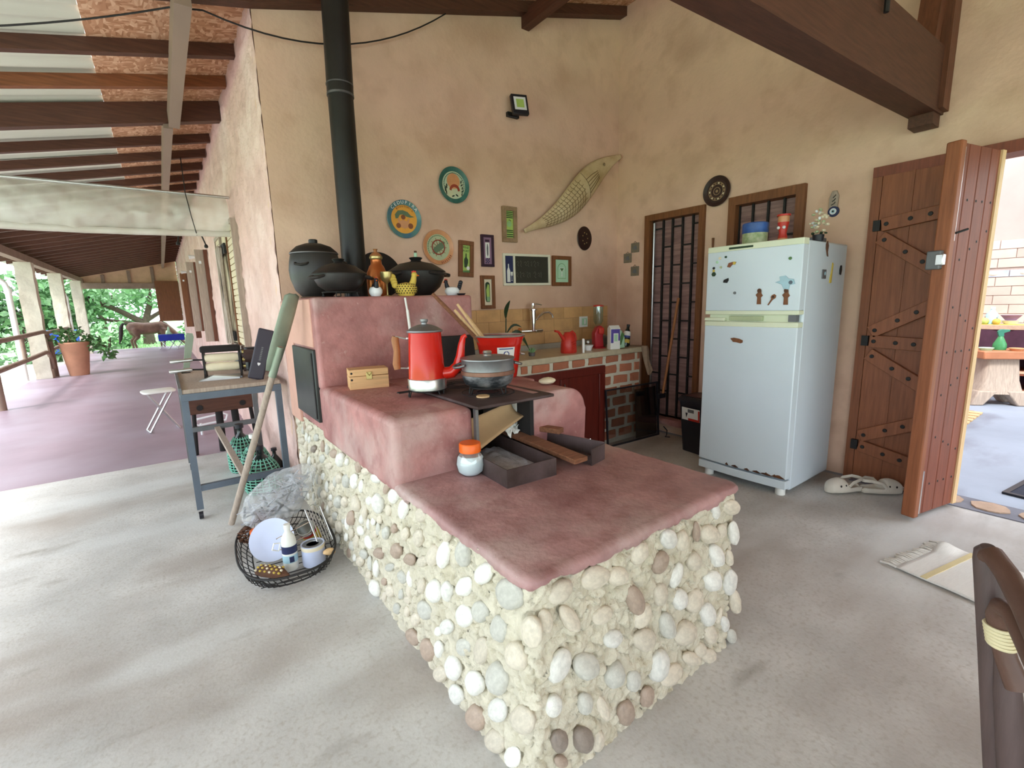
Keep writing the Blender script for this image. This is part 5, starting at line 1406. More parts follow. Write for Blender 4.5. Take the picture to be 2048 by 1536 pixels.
# bin
t = thing('pedal_bin', 'black plastic rubbish bin with a red and white label', 'bin', (3.755, 2.27, 0), R(-98))
def rrect(w, d, z, r=0.04):
    pts = []
    for (cx, cy, a0) in ((w - r, d - r, 0), (-w + r, d - r, 90), (-w + r, -d + r, 180), (w - r, -d + r, 270)):
        for k in range(5):
            a = R(a0 + 22.5 * k)
            pts.append((cx + r * math.cos(a), cy + r * math.sin(a), z))
    return pts
def loft(rings):
    g = G()
    n = len(rings[0])
    vs = [p for rg in rings for p in rg]
    fs = [tuple(range(n))[::-1], tuple(range((len(rings) - 1) * n, len(rings) * n))]
    for i in range(len(rings) - 1):
        for j in range(n):
            fs.append((i * n + j, i * n + (j + 1) % n, (i + 1) * n + (j + 1) % n, (i + 1) * n + j))
    return g.add(vs, fs)
loft([rrect(0.135, 0.11, 0), rrect(0.165, 0.135, 0.46)]).build('body', 'black_plastic', t, smooth=True)
lid = loft([rrect(0.178, 0.148, 0.455), rrect(0.178, 0.148, 0.475), rrect(0.16, 0.13, 0.50)]).build('lid', 'black_plastic', t, smooth=True)
mat('bin_flap', (88, 54, 54), 0.4, var=0.1)
G().box(-0.12, 0.12, -0.09, 0.09, 0.499, 0.506).build('flap', 'bin_flap', lid, bevel=0.006)
M = tr(-0.0, -0.130, 0) @ rx(R(3))
G().box(-0.10, 0.09, -0.004, 0.0, 0.30, 0.41, M).build('label', 'paper_white', t)
G().box(-0.03, 0.085, -0.005, -0.004, 0.30, 0.32, M).build('label_red', 'red_plastic', t)
G().box(0.075, 0.09, -0.005, -0.004, 0.30, 0.40, M).build('label_red', 'red_plastic', t)
G().box(-0.035, 0.03, -0.005, -0.004, 0.37, 0.40, M).build('label_grey', 'steel_grey', t)
G().prism([(-0.05, 0.32), (-0.035, 0.365), (-0.06, 0.365)], -0.005, -0.004, M).build('label_mark', 'black_plastic', t)
# ================================================================ FRIDGE
FX, FY0, FY1 = 3.25, 1.335, 1.985
fr = thing('refrigerator', 'tall white two-door refrigerator with rusty lower edge', 'refrigerator', (0, 0, 0))
G().box(FX + 0.06, 3.93, FY0, FY1, 0.04, 1.70).build('cabinet', 'fridge_white', fr, bevel=0.012)
def fdoor(z0, z1):
    g = G()
    n = 14
    outer = [(FX + 0.062, FY1)]
    for k in range(n + 1):
        u = k / n
        outer.append((FX - 0.004 - 0.016 * math.sin(PI * u), FY1 - 0.004 - (FY1 - FY0 - 0.008) * u))
    outer.append((FX + 0.062, FY0))
    m_ = len(outer)
    g.add([(x, y, z0) for x, y in outer] + [(x, y, z1) for x, y in outer], [tuple(range(m_)), tuple(range(m_, 2 * m_))[::-1]] + [(k, k + m_, (k + 1) % m_ + m_, (k + 1) % m_) for k in range(m_)])
    return g
upd = fdoor(1.262, 1.675).build('freezer_door', 'fridge_white', fr, bevel=0.006)
g = fdoor(1.672, 1.712).build('top_trim', 'fridge_trim', upd, bevel=0.004)
fdoor(1.236, 1.262).build('bottom_trim', 'fridge_trim', upd, bevel=0.003)
lwd = fdoor(0.13, 1.155).build('fridge_door', 'fridge_white', fr, bevel=0.006)
fdoor(1.153, 1.186).build('top_trim', 'fridge_trim', lwd, bevel=0.003)
fdoor(0.06, 0.118).build('plinth', 'fridge_white', fr, bevel=0.004)
mat('rust', (120, 74, 44), 0.9, var=0.3, scale=20, rgb2=(40, 30, 26))
for k in range(9):
    y = FY0 + 0.02 + random.random() * 0.26 + (0.2 if k > 6 else 0)
    w = random.uniform(0.012, 0.045)
    u = (FY1 - y) / (FY1 - FY0)
    xx = FX - 0.0055 - 0.016 * math.sin(PI * u)
    G().prism([(y - w, 0.135), (y - w * 0.2, 0.133), (y + w, 0.137), (y + w * 0.6, 0.145), (y - w * 0.1, 0.150 + 0.006 * random.random()), (y - w * 0.7, 0.142)], 0, 0.0012, tr(xx, 0, 0) @ rz(PI / 2)).build('rust_patch', 'rust', lwd)
G().box(FX + 0.02, FX + 0.07, FY0 + 0.03, FY1 - 0.03, 1.186, 1.236).build('hinge_gap', 'fridge_trim', fr)
G().box(FX - 0.006, FX + 0.03, FY1 - 0.42, FY1 - 0.19, 1.195, 1.225).build('badge_plate', 'glaze_sage', fr, bevel=0.003)
G().box(FX - 0.012, FX + 0.05, FY1 - 0.16, FY1 - 0.004, 1.190, 1.212).build('handle', 'fridge_trim', fr, bevel=0.004)
G().box(FX + 0.01, FX + 0.05, FY0 + 0.02, FY0 + 0.07, 1.19, 1.232).build('hinge', 'steel_grey', fr)
G().box(FX - 0.022, FX - 0.012, FY1 - 0.34, FY1 - 0.17, 1.683, 1.697).build('badge', 'ink_green', fr, bevel=0.003)
for y in (FY0 + 0.06, FY1 - 0.06):
    G().lathe([(0, 0), (0.032, 0), (0.032, 0.05), (0.02, 0.07), (0, 0.07)], 20, tr(FX + 0.06, y, 0)).build('foot', 'white_plastic', fr, smooth=True)
G().box(3.80, 3.9, FY0 + 0.05, FY1 - 0.05, 0, 0.045).build('rear_foot', 'white_plastic', fr)
# magnets: local frame faces -x
def mg(name, label, y, z, pts=None, m='frame_wood', r=None, th=0.006, side=False):
    u = (FY1 - y) / (FY1 - FY0)
    if side:
        t = thing(name, label, 'magnet', (y, FY0 - 0.0005, z))
    else:
        t = thing(name, label, 'magnet', (FX - 0.0050 - 0.016 * math.sin(PI * u), y, z), R(-90))
    if r:
        G().lathe([(0, 0), (r, 0), (r * 0.9, th), (0, th * 1.2)], 18, OUT).build('disc', m, t, smooth=True)
    else:
        G().prism(pts, -th, 0).build('plaque', m, t, bevel=0.0015)
    return t
fig = [(-0.013, -0.045), (0.015, -0.045), (0.012, 0.0), (0.024, 0.012), (0.014, 0.026), (0.012, 0.045), (0.004, 0.052), (-0.008, 0.05), (-0.012, 0.03), (-0.024, 0.018), (-0.012, 0.0)]
t = mg('fridge_magnet', 'brown figure magnet in a hat, left of the guitar magnet', 1.584, 1.350, fig); disc(t, 'hat', 0, 0.045, 0.014, 'bark_brown', d=0.006)
t = mg('fridge_magnet', 'brown figure magnet in a hat, right of the guitar magnet', 1.418, 1.345, fig); disc(t, 'hat', 0, 0.045, 0.014, 'bark_brown', d=0.006)
t = mg('fridge_magnet', 'brown guitar-shaped magnet between the two figure magnets', 1.502, 1.34, [(-0.004, 0.0), (-0.026, -0.04), (-0.020, -0.043), (0.006, -0.006), (0.022, 0.004), (0.026, 0.02), (0.014, 0.03), (0.0, 0.024), (-0.008, 0.012)]); disc(t, 'sound_hole', 0.008, 0.012, 0.006, 'iron', d=0.006)
t = mg('fridge_magnet', 'pale blue butterfly-like magnet on the freezer door', 1.43, 1.445, [(-0.06, 0.0), (-0.03, 0.01), (-0.035, 0.035), (0.0, 0.04), (0.02, 0.02), (0.05, 0.015), (0.06, -0.015), (0.03, -0.02), (0.025, -0.05), (-0.005, -0.045), (-0.02, -0.015)], mat('pale_blue', (170, 206, 220), 0.3, var=0.1)); disc(t, 'dark_spot', 0.035, -0.005, 0.012, 'steel_blue', d=0.006)
mg('fridge_magnet', 'small round green magnet at the upper right of the freezer door', 1.41, 1.59, None, 'leaf', 0.010)
mg('fridge_magnet', 'tiny black round magnet by the left edge of the freezer door', 1.925, 1.565, None, 'iron', 0.009)
mg('fridge_magnet', 'dark green hexagonal magnet near the left edge of the freezer door', 1.923, 1.522, arc(0, 0, 0.017, 0, 300, 5), 'ink_green')
mg('fridge_magnet', 'pale yellow flower magnet above the dark hexagonal magnet', 1.925, 1.546, None, 'hen_yellow', 0.009)
mg('fridge_magnet', 'small dark round magnet near the top of the freezer door', 1.835, 1.635, None, 'ink_green', 0.008)
mg('fridge_magnet', 'faint round beige magnet, highest at the left of the freezer door', 1.880, 1.630, None, 'cream', 0.010)
mg('fridge_magnet', 'faint round mint magnet left of the mushroom magnet', 1.900, 1.605, None, 'mint', 0.010)
mg('fridge_magnet', 'round pale olive magnet below the mushroom magnet', 1.870, 1.567, None, 'glaze_sage', 0.009)
t = mg('fridge_magnet', 'brown and yellow mushroom magnet on the freezer door', 1.79, 1.578, [(-0.03, -0.012), (-0.01, -0.018), (0.005, 0.0), (0.03, 0.006), (0.034, 0.018), (0.01, 0.02), (-0.02, 0.014)], 'paint_brown'); disc(t, 'yellow_cap', 0.022, 0.010, 0.011, 'hen_yellow', d=0.006)
mg('fridge_magnet', 'small black animal magnet at mid height of the freezer door', 1.825, 1.470, [(-0.02, -0.01), (0.01, -0.014), (0.02, 0.004), (0.018, 0.02), (0.0, 0.014), (-0.016, 0.008)], 'iron')
mg('fridge_magnet', 'small grey round magnet low on the freezer door', 1.755, 1.385, None, 'steel_grey', 0.010)
mg('fridge_magnet', 'brown bear-shaped magnet alone on the lower refrigerator door', 1.722, 1.055, [(-0.045, 0.014), (-0.02, 0.02), (0.02, 0.014), (0.045, 0.004), (0.044, -0.012), (0.03, -0.018), (0.0, -0.012), (-0.025, -0.01), (-0.032, 0.0)])
mg('fridge_magnet', 'brown bird magnet high on the refrigerator side', 3.573, 1.655, [(-0.02, 0.03), (0.0, 0.05), (0.02, 0.02), (0.012, -0.02), (0.025, -0.05), (0.01, -0.045), (-0.016, 0.0)], 'bark_brown', side=True)
t = mg('fridge_magnet', 'small square grey photo magnet on the refrigerator side', 3.56, 1.492, [(-0.028, -0.03), (0.028, -0.03), (0.028, 0.03), (-0.028, 0.03)], 'steel_grey', side=True); disc(t, 'pale_spot', 0.008, 0.004, 0.012, 'pale_blue', d=0.006)
mg('fridge_magnet', 'yellow bottle-shaped magnet on the refrigerator side', 3.675, 1.50, [(-0.018, -0.065), (0.012, -0.065), (0.014, 0.0), (0.02, 0.06), (0.006, 0.07), (0.0, 0.01), (-0.014, -0.03)], 'hen_yellow', side=True)
mg('fridge_magnet', 'dark oval magnet at the rear edge of the refrigerator side', 3.83, 1.525, [(-0.012, -0.03), (0.008, -0.035), (0.02, 0.0), (0.012, 0.03), (-0.006, 0.03), (-0.016, 0.0)], 'iron', side=True)
# on top of the fridge
t = thing('painted_tin', 'painted cylindrical tin with blue lid band and green landscape on the fridge', 'tin', (3.50, 1.775, 1.702))
mat('tin_green', (120, 146, 92), 0.5, var=0.3, scale=16, rgb2=(206, 206, 176))
G().lathe([(0, 0), (0.082, 0), (0.084, 0.10), (0, 0.10)], 34).build('body', 'tin_green', t, smooth=True)
G().lathe([(0.0845, 0.10), (0.086, 0.102), (0.086, 0.165), (0.08, 0.172)], 34).build('blue_band', mat('tin_blue', (56, 92, 158), 0.4, var=0.3, scale=14), t, smooth=True)
G().lathe([(0, 0.176), (0.05, 0.176), (0.08, 0.170)], 34).build('lid', 'white_paint', t, smooth=True)
t = thing('red_figurine', 'red and cream hourglass-shaped figurine jar on the fridge', 'figurine', (3.50, 1.585, 1.702))
G().lathe([(0, 0), (0.036, 0), (0.034, 0.03), (0.022, 0.08), (0.03, 0.12), (0.036, 0.16), (0.034, 0.19)], 26).build('body', 'glaze_peach', t, smooth=True)
G().lathe([(0.0305, 0.045), (0.023, 0.08), (0.031, 0.12), (0.0365, 0.15)], 26).build('red_band', 'red_plastic', t, smooth=True)
G().lathe([(0, 0.19), (0.042, 0.19), (0.042, 0.202), (0, 0.206)], 26).build('lid', 'red_plastic', t, smooth=True)
for s in (-1, 1):
    G().ball((-0.028, 0.018 * s, 0.115), 0.011).build('boss', 'white_paint', t, smooth=True)
o = G().box(-0.07, 0.07, -0.10, 0.09, 0, 0.028).build('dark_box', 'steel_grey', bevel=0.005, loc=(3.56, 1.46, 1.702))
tag(o, 'flat grey box lying on the fridge beside the red figurine', 'box')
t = thing('shell_ornament', 'bunchy white shell and leaf ornament at the fridge top corner', 'ornament', (3.50, 1.362, 1.702))
G().lathe([(0, 0), (0.03, 0), (0.034, 0.04), (0, 0.045)], 20).build('dark_base', 'black_plastic', t, smooth=True)
for k in range(34):
    a = random.uniform(0, 2 * PI); z = random.uniform(0.05, 0.20); rr = random.uniform(0.0, 0.05) * (1.2 - abs(z - 0.11) * 5)
    G().ball((rr * math.cos(a), rr * math.sin(a), z), (random.uniform(0.012, 0.022), random.uniform(0.006, 0.012), random.uniform(0.006, 0.012)), 10, 6, tr(0, 0, 0)).build('shell', ('cream', 'white_paint', 'glaze_sage', 'cream')[k % 4], t, smooth=True)
for k in range(5):
    G().ball((0.04 * math.cos(k * 1.3), 0.04 * math.sin(k * 1.3), 0.05), (0.018, 0.008, 0.006), 8, 6).build('leaf', 'ink_green', t, smooth=True)
# evil eye charm on a wooden plaque
t = thing('eye_charm', 'wooden tag with a hanging dark blue glass eye charm on the wall', 'wall charm', (4.048, 1.49, 2.0), R(-90))
G().prism([(-0.028, -0.02), (0.028, -0.02), (0.032, 0.06), (0.016, 0.10), (-0.014, 0.10), (-0.03, 0.05)], -0.012, 0).build('tag_board', 'grey_wood', t, bevel=0.003)
for k in range(3):
    G().tube([(-0.012 + 0.004 * k, -0.014, 0.0 + 0.025 * k), (0.006, -0.015, 0.008 + 0.025 * k), (0.014, -0.014, 0.02 + 0.025 * k)], 0.003, 6).build('carving', 'iron', t)
e = G().lathe([(0, 0), (0.038, 0), (0.036, 0.008), (0, 0.012)], 28, tr(0.004, -0.004, -0.045) @ OUT).build('glass_eye', 'navy', t, smooth=True)
disc(e, 'white_ring', 0.004, -0.045, 0.022, 'white_paint', d=0.0145)
disc(e, 'pupil_ring', 0.004, -0.045, 0.014, 'pale_blue', d=0.0158)
disc(e, 'pupil', 0.004, -0.045, 0.007, 'iron', d=0.017)
# two wooden spoons hung between door and fridge
for y, z, l, ln in ((2.42, 1.40, 'longer wooden spoon hanging left of the refrigerator', 0.48), (2.335, 1.42, 'shorter wooden spoon half hidden behind the refrigerator', 0.36)):
    t = thing('wooden_spoon', l, 'spoon', (4.035, y, z), R(-90), 'hanging wooden spoons')
    G().tube([(0, 0, 0.08), (0.002, 0, ln * 0.6), (0, 0, ln)], [0.008, 0.007, 0.013], 10, flat=0.7).build('handle', 'frame_wood', t, smooth=True)
    G().ball((0, 0, 0.05), (0.035, 0.01, 0.055)).build('bowl', 'frame_wood', t, smooth=True)
# clogs
mat('clog_foam', (214, 206, 192), 0.7, var=0.08)
def clog(label, loc, rot):
    t = thing('clog', label, 'clog', loc, rot, 'pair of clogs by the door')
    def sole(s, k):
        w = 0.033 + 0.014 * math.sin(PI * min(1, max(0, (s - 0.25) / 0.75)) ** 0.8) + (0.002)
        if s < 0.08: w *= (0.55 + 5.5 * s)
        if s > 0.9: w *= max(0.25, 1 - (s - 0.9) * 7)
        return w
    n = 22
    g = G()
    rings = []
    for i in range(n + 1):
        s = i / n
        w = sole(s, 0)
        x = -0.13 + 0.26 * s
        h = 0.022
        top = 0.055 if s < 0.45 else 0.055 + 0.028 * math.sin(PI * min(1, (s - 0.40) / 0.6) ** 0.8)
        if s > 0.92: top *= max(0.55, 1 - (s - 0.92) * 4)
        ring = [(x, -w, 0.004), (x, -w * 1.06, 0.025), (x, -w * 1.0, 0.045)]
        if s > 0.48:
            ring += [(x, -w * 0.75, top * 0.9), (x, 0, top), (x, w * 0.75, top * 0.9)]
        else:
            zz = 0.024
            ring += [(x, -w * 0.86, zz), (x, 0, zz - 0.002), (x, w * 0.86, zz)]
        ring += [(x, w * 1.0, 0.045), (x, w * 1.06, 0.025), (x, w, 0.004)]
        rings.append(ring)
    m_ = len(rings[0])
    vs = [p for r_ in rings for p in r_]
    fs = [tuple(range(m_)), tuple(range(n * m_, (n + 1) * m_))[::-1]]
    for i in range(n):
        for j in range(m_):
            fs.append((i * m_ + j, (i + 1) * m_ + j, (i + 1) * m_ + (j + 1) % m_, i * m_ + (j + 1) % m_))
    g.add(vs, fs)
    g.build('shoe', 'clog_foam', t, smooth=True, sub=1, auto=180)
    G().tube([(0.0, -0.048, 0.045), (-0.03, -0.046, 0.066), (-0.09, -0.036, 0.075), (-0.122, -0.016, 0.072), (-0.128, 0, 0.07), (-0.122, 0.016, 0.072), (-0.09, 0.036, 0.075), (-0.03, 0.046, 0.066), (0.0, 0.048, 0.045)], 0.006, 8, flat=1.4).build('heel_strap', 'clog_foam', t, smooth=True)
    for sx, sy in ((0.02, -0.044), (0.02, 0.044), (0.06, -0.05), (0.06, 0.05), (0.09, -0.03), (0.09, 0.03)):
        G().ball((sx, sy, 0.05), (0.006, 0.004, 0.006), 8, 6).build('vent_hole', 'soot', t)
    return t
c_ = clog('left-hand cream rubber clog pointing toward the refrigerator', (3.66, 1.135, 0), R(148))
c_.scale = (1, 1.1, 1.35)
c_ = clog('right-hand cream rubber clog pointing toward the open door leaf', (3.83, 0.965, 0), R(-42))
c_.scale = (1, 1.1, 1.35)
# ================================================================ LEFT SIDE: WORK TABLE
t = thing('steel_table', 'narrow grey steel work table on casters beside the rough wall', 'table', (0.03, 3.56, 0))
TW, TD, TH = 0.58, 1.22, 0.85
for (x, y) in ((0.02, 0.02), (TW - 0.02, 0.02), (0.02, TD), (TW - 0.02, TD)):
    G().box(x - 0.019, x + 0.019, y - 0.019, y + 0.019, 0.07, TH - 0.056).build('leg', 'steel_blue' if y < 0.1 else 'steel_grey', t)
    c = G().tube([(x - 0.012, y, 0.03), (x + 0.012, y, 0.03)], 0.028, 18).build('caster', 'black_plastic', t, smooth=True)
    G().box(x - 0.017, x + 0.017, y - 0.012, y + 0.012, 0.045, 0.08).build('caster_fork', 'aluminium', c)
for b in ((0.0, TW, 0.0, 0.04), (0.0, TW, TD - 0.02, TD + 0.02), (0.0, 0.04, 0.04, TD - 0.02), (TW - 0.04, TW, 0.04, TD - 0.02)):
    G().box(b[0], b[1], b[2], b[3], TH - 0.055, TH - 0.01).build('top_rail', 'steel_blue', t)
G().box(0.005, TW - 0.005, 0.005, TD, TH - 0.01, TH + 0.018).build('board_top', 'grey_wood', t, bevel=0.003)
G().box(-0.004, 0.012, 0.0, TD, TH - 0.01, TH + 0.03).build('edge_strip', 'steel_grey', t)
G().box(0.04, TW - 0.04, 0.005, 0.035, 0.19, 0.23).build('stretcher', 'steel_blue', t)
G().box(0.04, TW - 0.04, TD - 0.02, TD + 0.01, 0.33, 0.37).build('stretcher', 'steel_grey', t)
G().bar((0.30, 0.02, 0.21), (0.24, TD, 0.34), 0.04, 0.03).build('stretcher', 'grey_wood', t)
# roller press
m = thing('roller_press', 'old hand-cranked dough roller press with two pale rollers on the table', 'press', (0.20, 4.03, TH + 0.019), R(-8))
for x in (0.0, 0.225):
    G().prism([(-0.09, 0), (0.09, 0), (0.06, 0.04), (0.055, 0.18), (0.03, 0.22), (-0.03, 0.22), (-0.055, 0.18), (-0.06, 0.04)], x, x + 0.012, rz(PI / 2) @ tr(0, 0, 0) @ Matrix.Scale(-1, 4, (0, 1, 0))).build('side_plate', 'iron', m)
for z in (0.085, 0.15):
    G().tube([(0.014, -0.03, z), (0.03, -0.03, z), (0.20, -0.03, z), (0.222, -0.03, z)], [0.026, 0.031, 0.031, 0.027], 22).build('roller', 'cream', m, smooth=True)
G().box(-0.01, 0.24, -0.055, 0.05, 0.19, 0.235).build('hopper', 'soot', m, bevel=0.012)
G().box(-0.005, 0.235, -0.10, 0.09, 0, 0.012).build('base_plate', 'alu_dull', m)
G().prism([(-0.03, 0.0), (0.22, 0.0), (0.22, 0.012), (0.06, 0.035)], -0.14, -0.06).build('feed_tray', 'aluminium', m)
for k in range(7):
    a = k * 0.9
    G().lathe([(0, -0.008), (0.017, -0.008), (0.017, 0.008), (0, 0.008)], 10, tr(0.255, -0.03 + 0.02 * math.cos(a), 0.05 + 0.026 * k) @ ry(PI / 2)).build('gear', 'brass' if k % 2 else 'rust_iron', m, smooth=True)
G().tube([(0.25, -0.02, 0.15), (0.36, 0.0, 0.14), (0.40, 0.02, 0.10)], [0.05, 0.045, 0.03], 14).build('gear_cover', 'rust_iron', m, smooth=True)
G().tube([(0.25, -0.02, 0.19), (0.42, 0.02, 0.13)], 0.008, 8).build('brace_rod', 'steel_grey', m)
for dy, z in ((0.03, 0.135), (-0.06, 0.075)):
    G().tube([(0.0, dy, z), (-0.07, dy, z + 0.004)], 0.006, 8).build('crank_rod', 'iron', m)
    G().tube([(-0.065, dy, z + 0.004), (-0.08, dy, z + 0.005), (-0.13, dy, z + 0.002), (-0.19, dy, z), (-0.20, dy, z)], [0.011, 0.015, 0.012, 0.015, 0.012], 14).build('crank_handle', 'aluminium', m, smooth=True)
# long black knife case leaning
kc = G().box(-0.05, 0.05, -0.018, 0.018, 0, 0.36).build('knife_case', mat('case_black', (58, 54, 66), 0.5, var=0.06), bevel=0.01, loc=(0.475, 3.70, TH + 0.022))
kc.rotation_euler = (R(-6), R(17), R(-10))
tag(kc, 'long flat black knife case leaning beside the shovel on the table', 'case')
for k_ in range(8):
    G().box(-0.006, 0.006, -0.0192, -0.0182, 0.135 + k_ * 0.0125, 0.143 + k_ * 0.0125).build('print_mark', 'steel_grey', kc)
G().prism([(-0.009, 0.118), (0.009, 0.118), (0.009, 0.108), (0, 0.096), (-0.009, 0.108)], -0.0194, -0.0182).build('shield_mark', 'white_paint', kc)
b1 = G().box(-0.05, 0.05, -0.05, 0.05, 0, 0.16).build('wedge_case', 'black_plastic', bevel=0.012, loc=(0.47, 4.45, TH + 0.02))
b1.rotation_euler = (0, R(24), R(10))
tag(b1, 'black box tilted to the right behind the roller press', 'box')
b2 = thing('battery_case', 'black boxy case standing upright by the wall behind the roller press', 'box', (0.545, 4.28, TH + 0.019), R(12))
G().box(-0.05, 0.05, -0.05, 0.05, 0, 0.19).build('case', 'black_plastic', b2, bevel=0.016)
G().box(-0.035, 0.035, -0.054, -0.049, 0.03, 0.16).build('front_panel', 'case_black', b2, bevel=0.004)
mc = thing('machete', 'green-painted machete blade standing at the far left of the table', 'machete', (0.10, 4.55, TH + 0.019))
G().prism([(-0.02, 0), (0.02, 0), (0.085, 0.28), (0.08, 0.31), (0.045, 0.315), (0.03, 0.29)], -0.003, 0.003).build('blade', 'green_metal', mc, bevel=0.001)
G().box(-0.03, 0.03, -0.02, 0.02, 0.0, 0.03).build('stand', 'soot', mc)
# workbench block behind
wb = thing('wooden_trestle', 'low dark timber trestle with two holes behind the steel table', 'trestle', (0.36, 5.25, 0))
G().box(-0.27, 0.27, -0.06, 0.06, 0.40, 0.58).build('beam', 'dark_wood', wb, bevel=0.01)
for x in (-0.18, 0.17):
    G().lathe([(0, 0), (0.026, 0), (0.026, 0.006), (0, 0.006)], 20, tr(x, -0.06, 0.46) @ OUT).build('bolt_hole', 'soot', wb)
for x, z in ((-0.23, 0.02), (-0.03, 0.0), (0.10, 0.0), (0.24, 0.02)):
    G().tube([(x, 0, 0.42), (x * 1.1, 0.0, 0.0)], [0.032 if abs(x) < 0.2 else 0.018] * 2, 14).build('leg', 'soot', wb, smooth=True)
# demijohns with green plastic wicker
def demijohn(label, loc, s, wick=True, cap='black_plastic', wd=1.0):
    t = thing('demijohn', label, 'demijohn', loc)
    prof = [(0, 0), (0.10, 0.0), (0.115, 0.03), (0.118, 0.14), (0.10, 0.20), (0.055, 0.255), (0.026, 0.285), (0.024, 0.325), (0.027, 0.33)]
    prof = [(r * s * wd, z * s) for r, z in prof]
    G().lathe(prof, 28).build('glass', 'bottle_dark', t, smooth=True)
    G().lathe([(0, 0.325 * s), (0.028 * s, 0.325 * s), (0.028 * s, 0.355 * s), (0, 0.36 * s)], 18).build('cap', cap, t, smooth=True)
    if wick:
        def rad(z):
            for (r0, z0), (r1, z1) in zip(prof[1:], prof[2:]):
                if z0 <= z <= z1:
                    return r0 + (r1 - r0) * (z - z0) / max(1e-6, z1 - z0)
            return prof[1][0]
        for k in range(12):
            z = (0.012 + k * 0.0215) * s
            r = rad(z) + 0.006
            G().tube([(r * math.cos(2 * PI * j / 28), r * math.sin(2 * PI * j / 28), z) for j in range(28)], 0.0042, 5, close=True).build('wicker_hoop', 'green_wicker', t)
        for j in range(18):
            a = 2 * PI * j / 18
            G().tube([((rad(z * s) + 0.007) * math.cos(a), (rad(z * s) + 0.007) * math.sin(a), z * s) for z in (0.004, 0.03, 0.08, 0.14, 0.18, 0.22, 0.26)], 0.0045, 5).build('wicker_rib', 'green_wicker', t)
    return t
demijohn('nearest green-wickered demijohn under the steel table', (0.465, 3.85, 0), 1.0)
demijohn('middle green-wickered demijohn with a white cap under the table', (0.465, 4.13, 0), 1.08, cap='white_plastic', wd=0.8)
demijohn('farthest green-wickered demijohn under the table', (0.41, 4.47, 0), 1.15, wd=0.75)
demijohn('bare black demijohn against the rough wall under the table', (0.585, 4.02, 0), 0.76, wick=False, wd=0.7)
# oven shovel
sh = thing('oven_shovel', 'long wooden-handled shovel with green metal blade leaning on the stove', 'shovel', (0.19, 3.33, 0))
D = Vector((0.41, -0.52, 1.43))
def sp(f): return D * f
G().tube([sp(0.012), sp(0.3), sp(0.6), sp(0.80)], [0.019, 0.019, 0.018, 0.016], 14).build('handle', 'grey_wood', sh, smooth=True)
dz = D.normalized(); sx_ = Vector((1, 0.45, 0)).normalized(); sx_ = (sx_ - dz * sx_.dot(dz)).normalized(); sn = dz.cross(sx_)
bl = []
for f, w in ((0.70, 0.036), (0.74, 0.046), (0.80, 0.050), (0.92, 0.050), (0.99, 0.046), (1.0, 0.02)):
    for q in (-1, -0.5, 0, 0.5, 1):
        bl.append(tuple(sp(f) + sx_ * (w * q) - sn * (0.010 * (1 - q * q)) + sn * 0.020))
g = G(); g.add(bl, [(5 * i + j, 5 * i + j + 1, 5 * i + j + 6, 5 * i + j + 5) for i in range(5) for j in range(4)])
bo = g.build('blade', 'green_metal', sh, smooth=True, solid=0.004)
G().tube([sp(0.68), sp(0.74), sp(0.80)], [0.021, 0.021, 0.018], 14).build('socket', 'green_metal', sh, smooth=True)
# folding stools
def stool(label, loc, rot):
    t = thing('folding_stool', label, 'stool', loc, rot)
    loft([rrect(0.145, 0.125, 0.445, 0.06), rrect(0.155, 0.135, 0.452, 0.06), rrect(0.155, 0.135, 0.468, 0.06), rrect(0.145, 0.125, 0.474, 0.06)]).build('seat', 'white_plastic', t, smooth=True)
    for y in (-0.10, 0.10):
        G().tube([(-0.14, y, 0.012), (0.11, y, 0.445)], 0.011, 10).build('leg', 'aluminium', t, smooth=True)
        G().tube([(0.14, y * 0.8, 0.012), (-0.11, y * 0.8, 0.445)], 0.011, 10).build('leg', 'aluminium', t, smooth=True)
    for x, y in ((-0.14, 0.10), (0.14, 0.08)):
        G().tube([(x, -y, 0.012), (x, y, 0.012)], 0.011, 10).build('foot_bar', 'aluminium', t, smooth=True)
    return t
stool('white folding stool on the purple floor left of the steel table', (-0.14, 6.68, 0), R(10))
lt = thing('folded_stool', 'white tubular folding stool seen through the trestle legs', 'stool', (0.30, 6.1, 0))
for z in (0.13, 0.26):
    G().tube([(-0.15, 0, z), (-0.13, 0, z + 0.05), (0.12, 0, z + 0.08), (0.16, 0, z + 0.06), (0.14, 0, z), (-0.12, 0, z - 0.02)], 0.012, 8, close=True).build('tube_frame', 'white_paint', lt, smooth=True)
for x in (-0.1, 0.1):
    G().tube([(x, 0, 0.0), (x, 0, 0.13)], 0.012, 8).build('leg', 'white_paint', lt, smooth=True)
# ================================================================ WIRE BASKET AND CONTENTS
bk = thing('wire_basket', 'low black wire basket on the floor full of odds and ends', 'basket', (0.395, 2.68, 0), R(-4))
def sup(a, b, z, n=48):
    out = []
    for k in range(n):
        c, s = math.cos(2 * PI * k / n), math.sin(2 * PI * k / n)
        out.append((a * math.copysign(abs(c) ** 0.75, c), b * math.copysign(abs(s) ** 0.75, s), z))
    return out
RA, RB = 0.235, 0.40
for a, b, z, r in ((RA, RB, 0.105, 0.006), (RA - 0.02, RB - 0.02, 0.07, 0.003), (RA - 0.045, RB - 0.05, 0.04, 0.003), (RA - 0.07, RB - 0.08, 0.022, 0.004)):
    G().tube(sup(a, b, z), r, 7, close=True).build('hoop', 'iron', bk, smooth=True)
top, bot = sup(RA, RB, 0.105, 56), sup(RA - 0.07, RB - 0.08, 0.022, 56)
for k in range(56):
    p, q = Vector(top[k]), Vector(bot[(k + 2) % 56])
    G().tube([p, p.lerp(q, 0.5) + Vector((p.x * 0.08, p.y * 0.05, -0.012)), q], 0.0022, 5).build('rib', 'iron', bk)
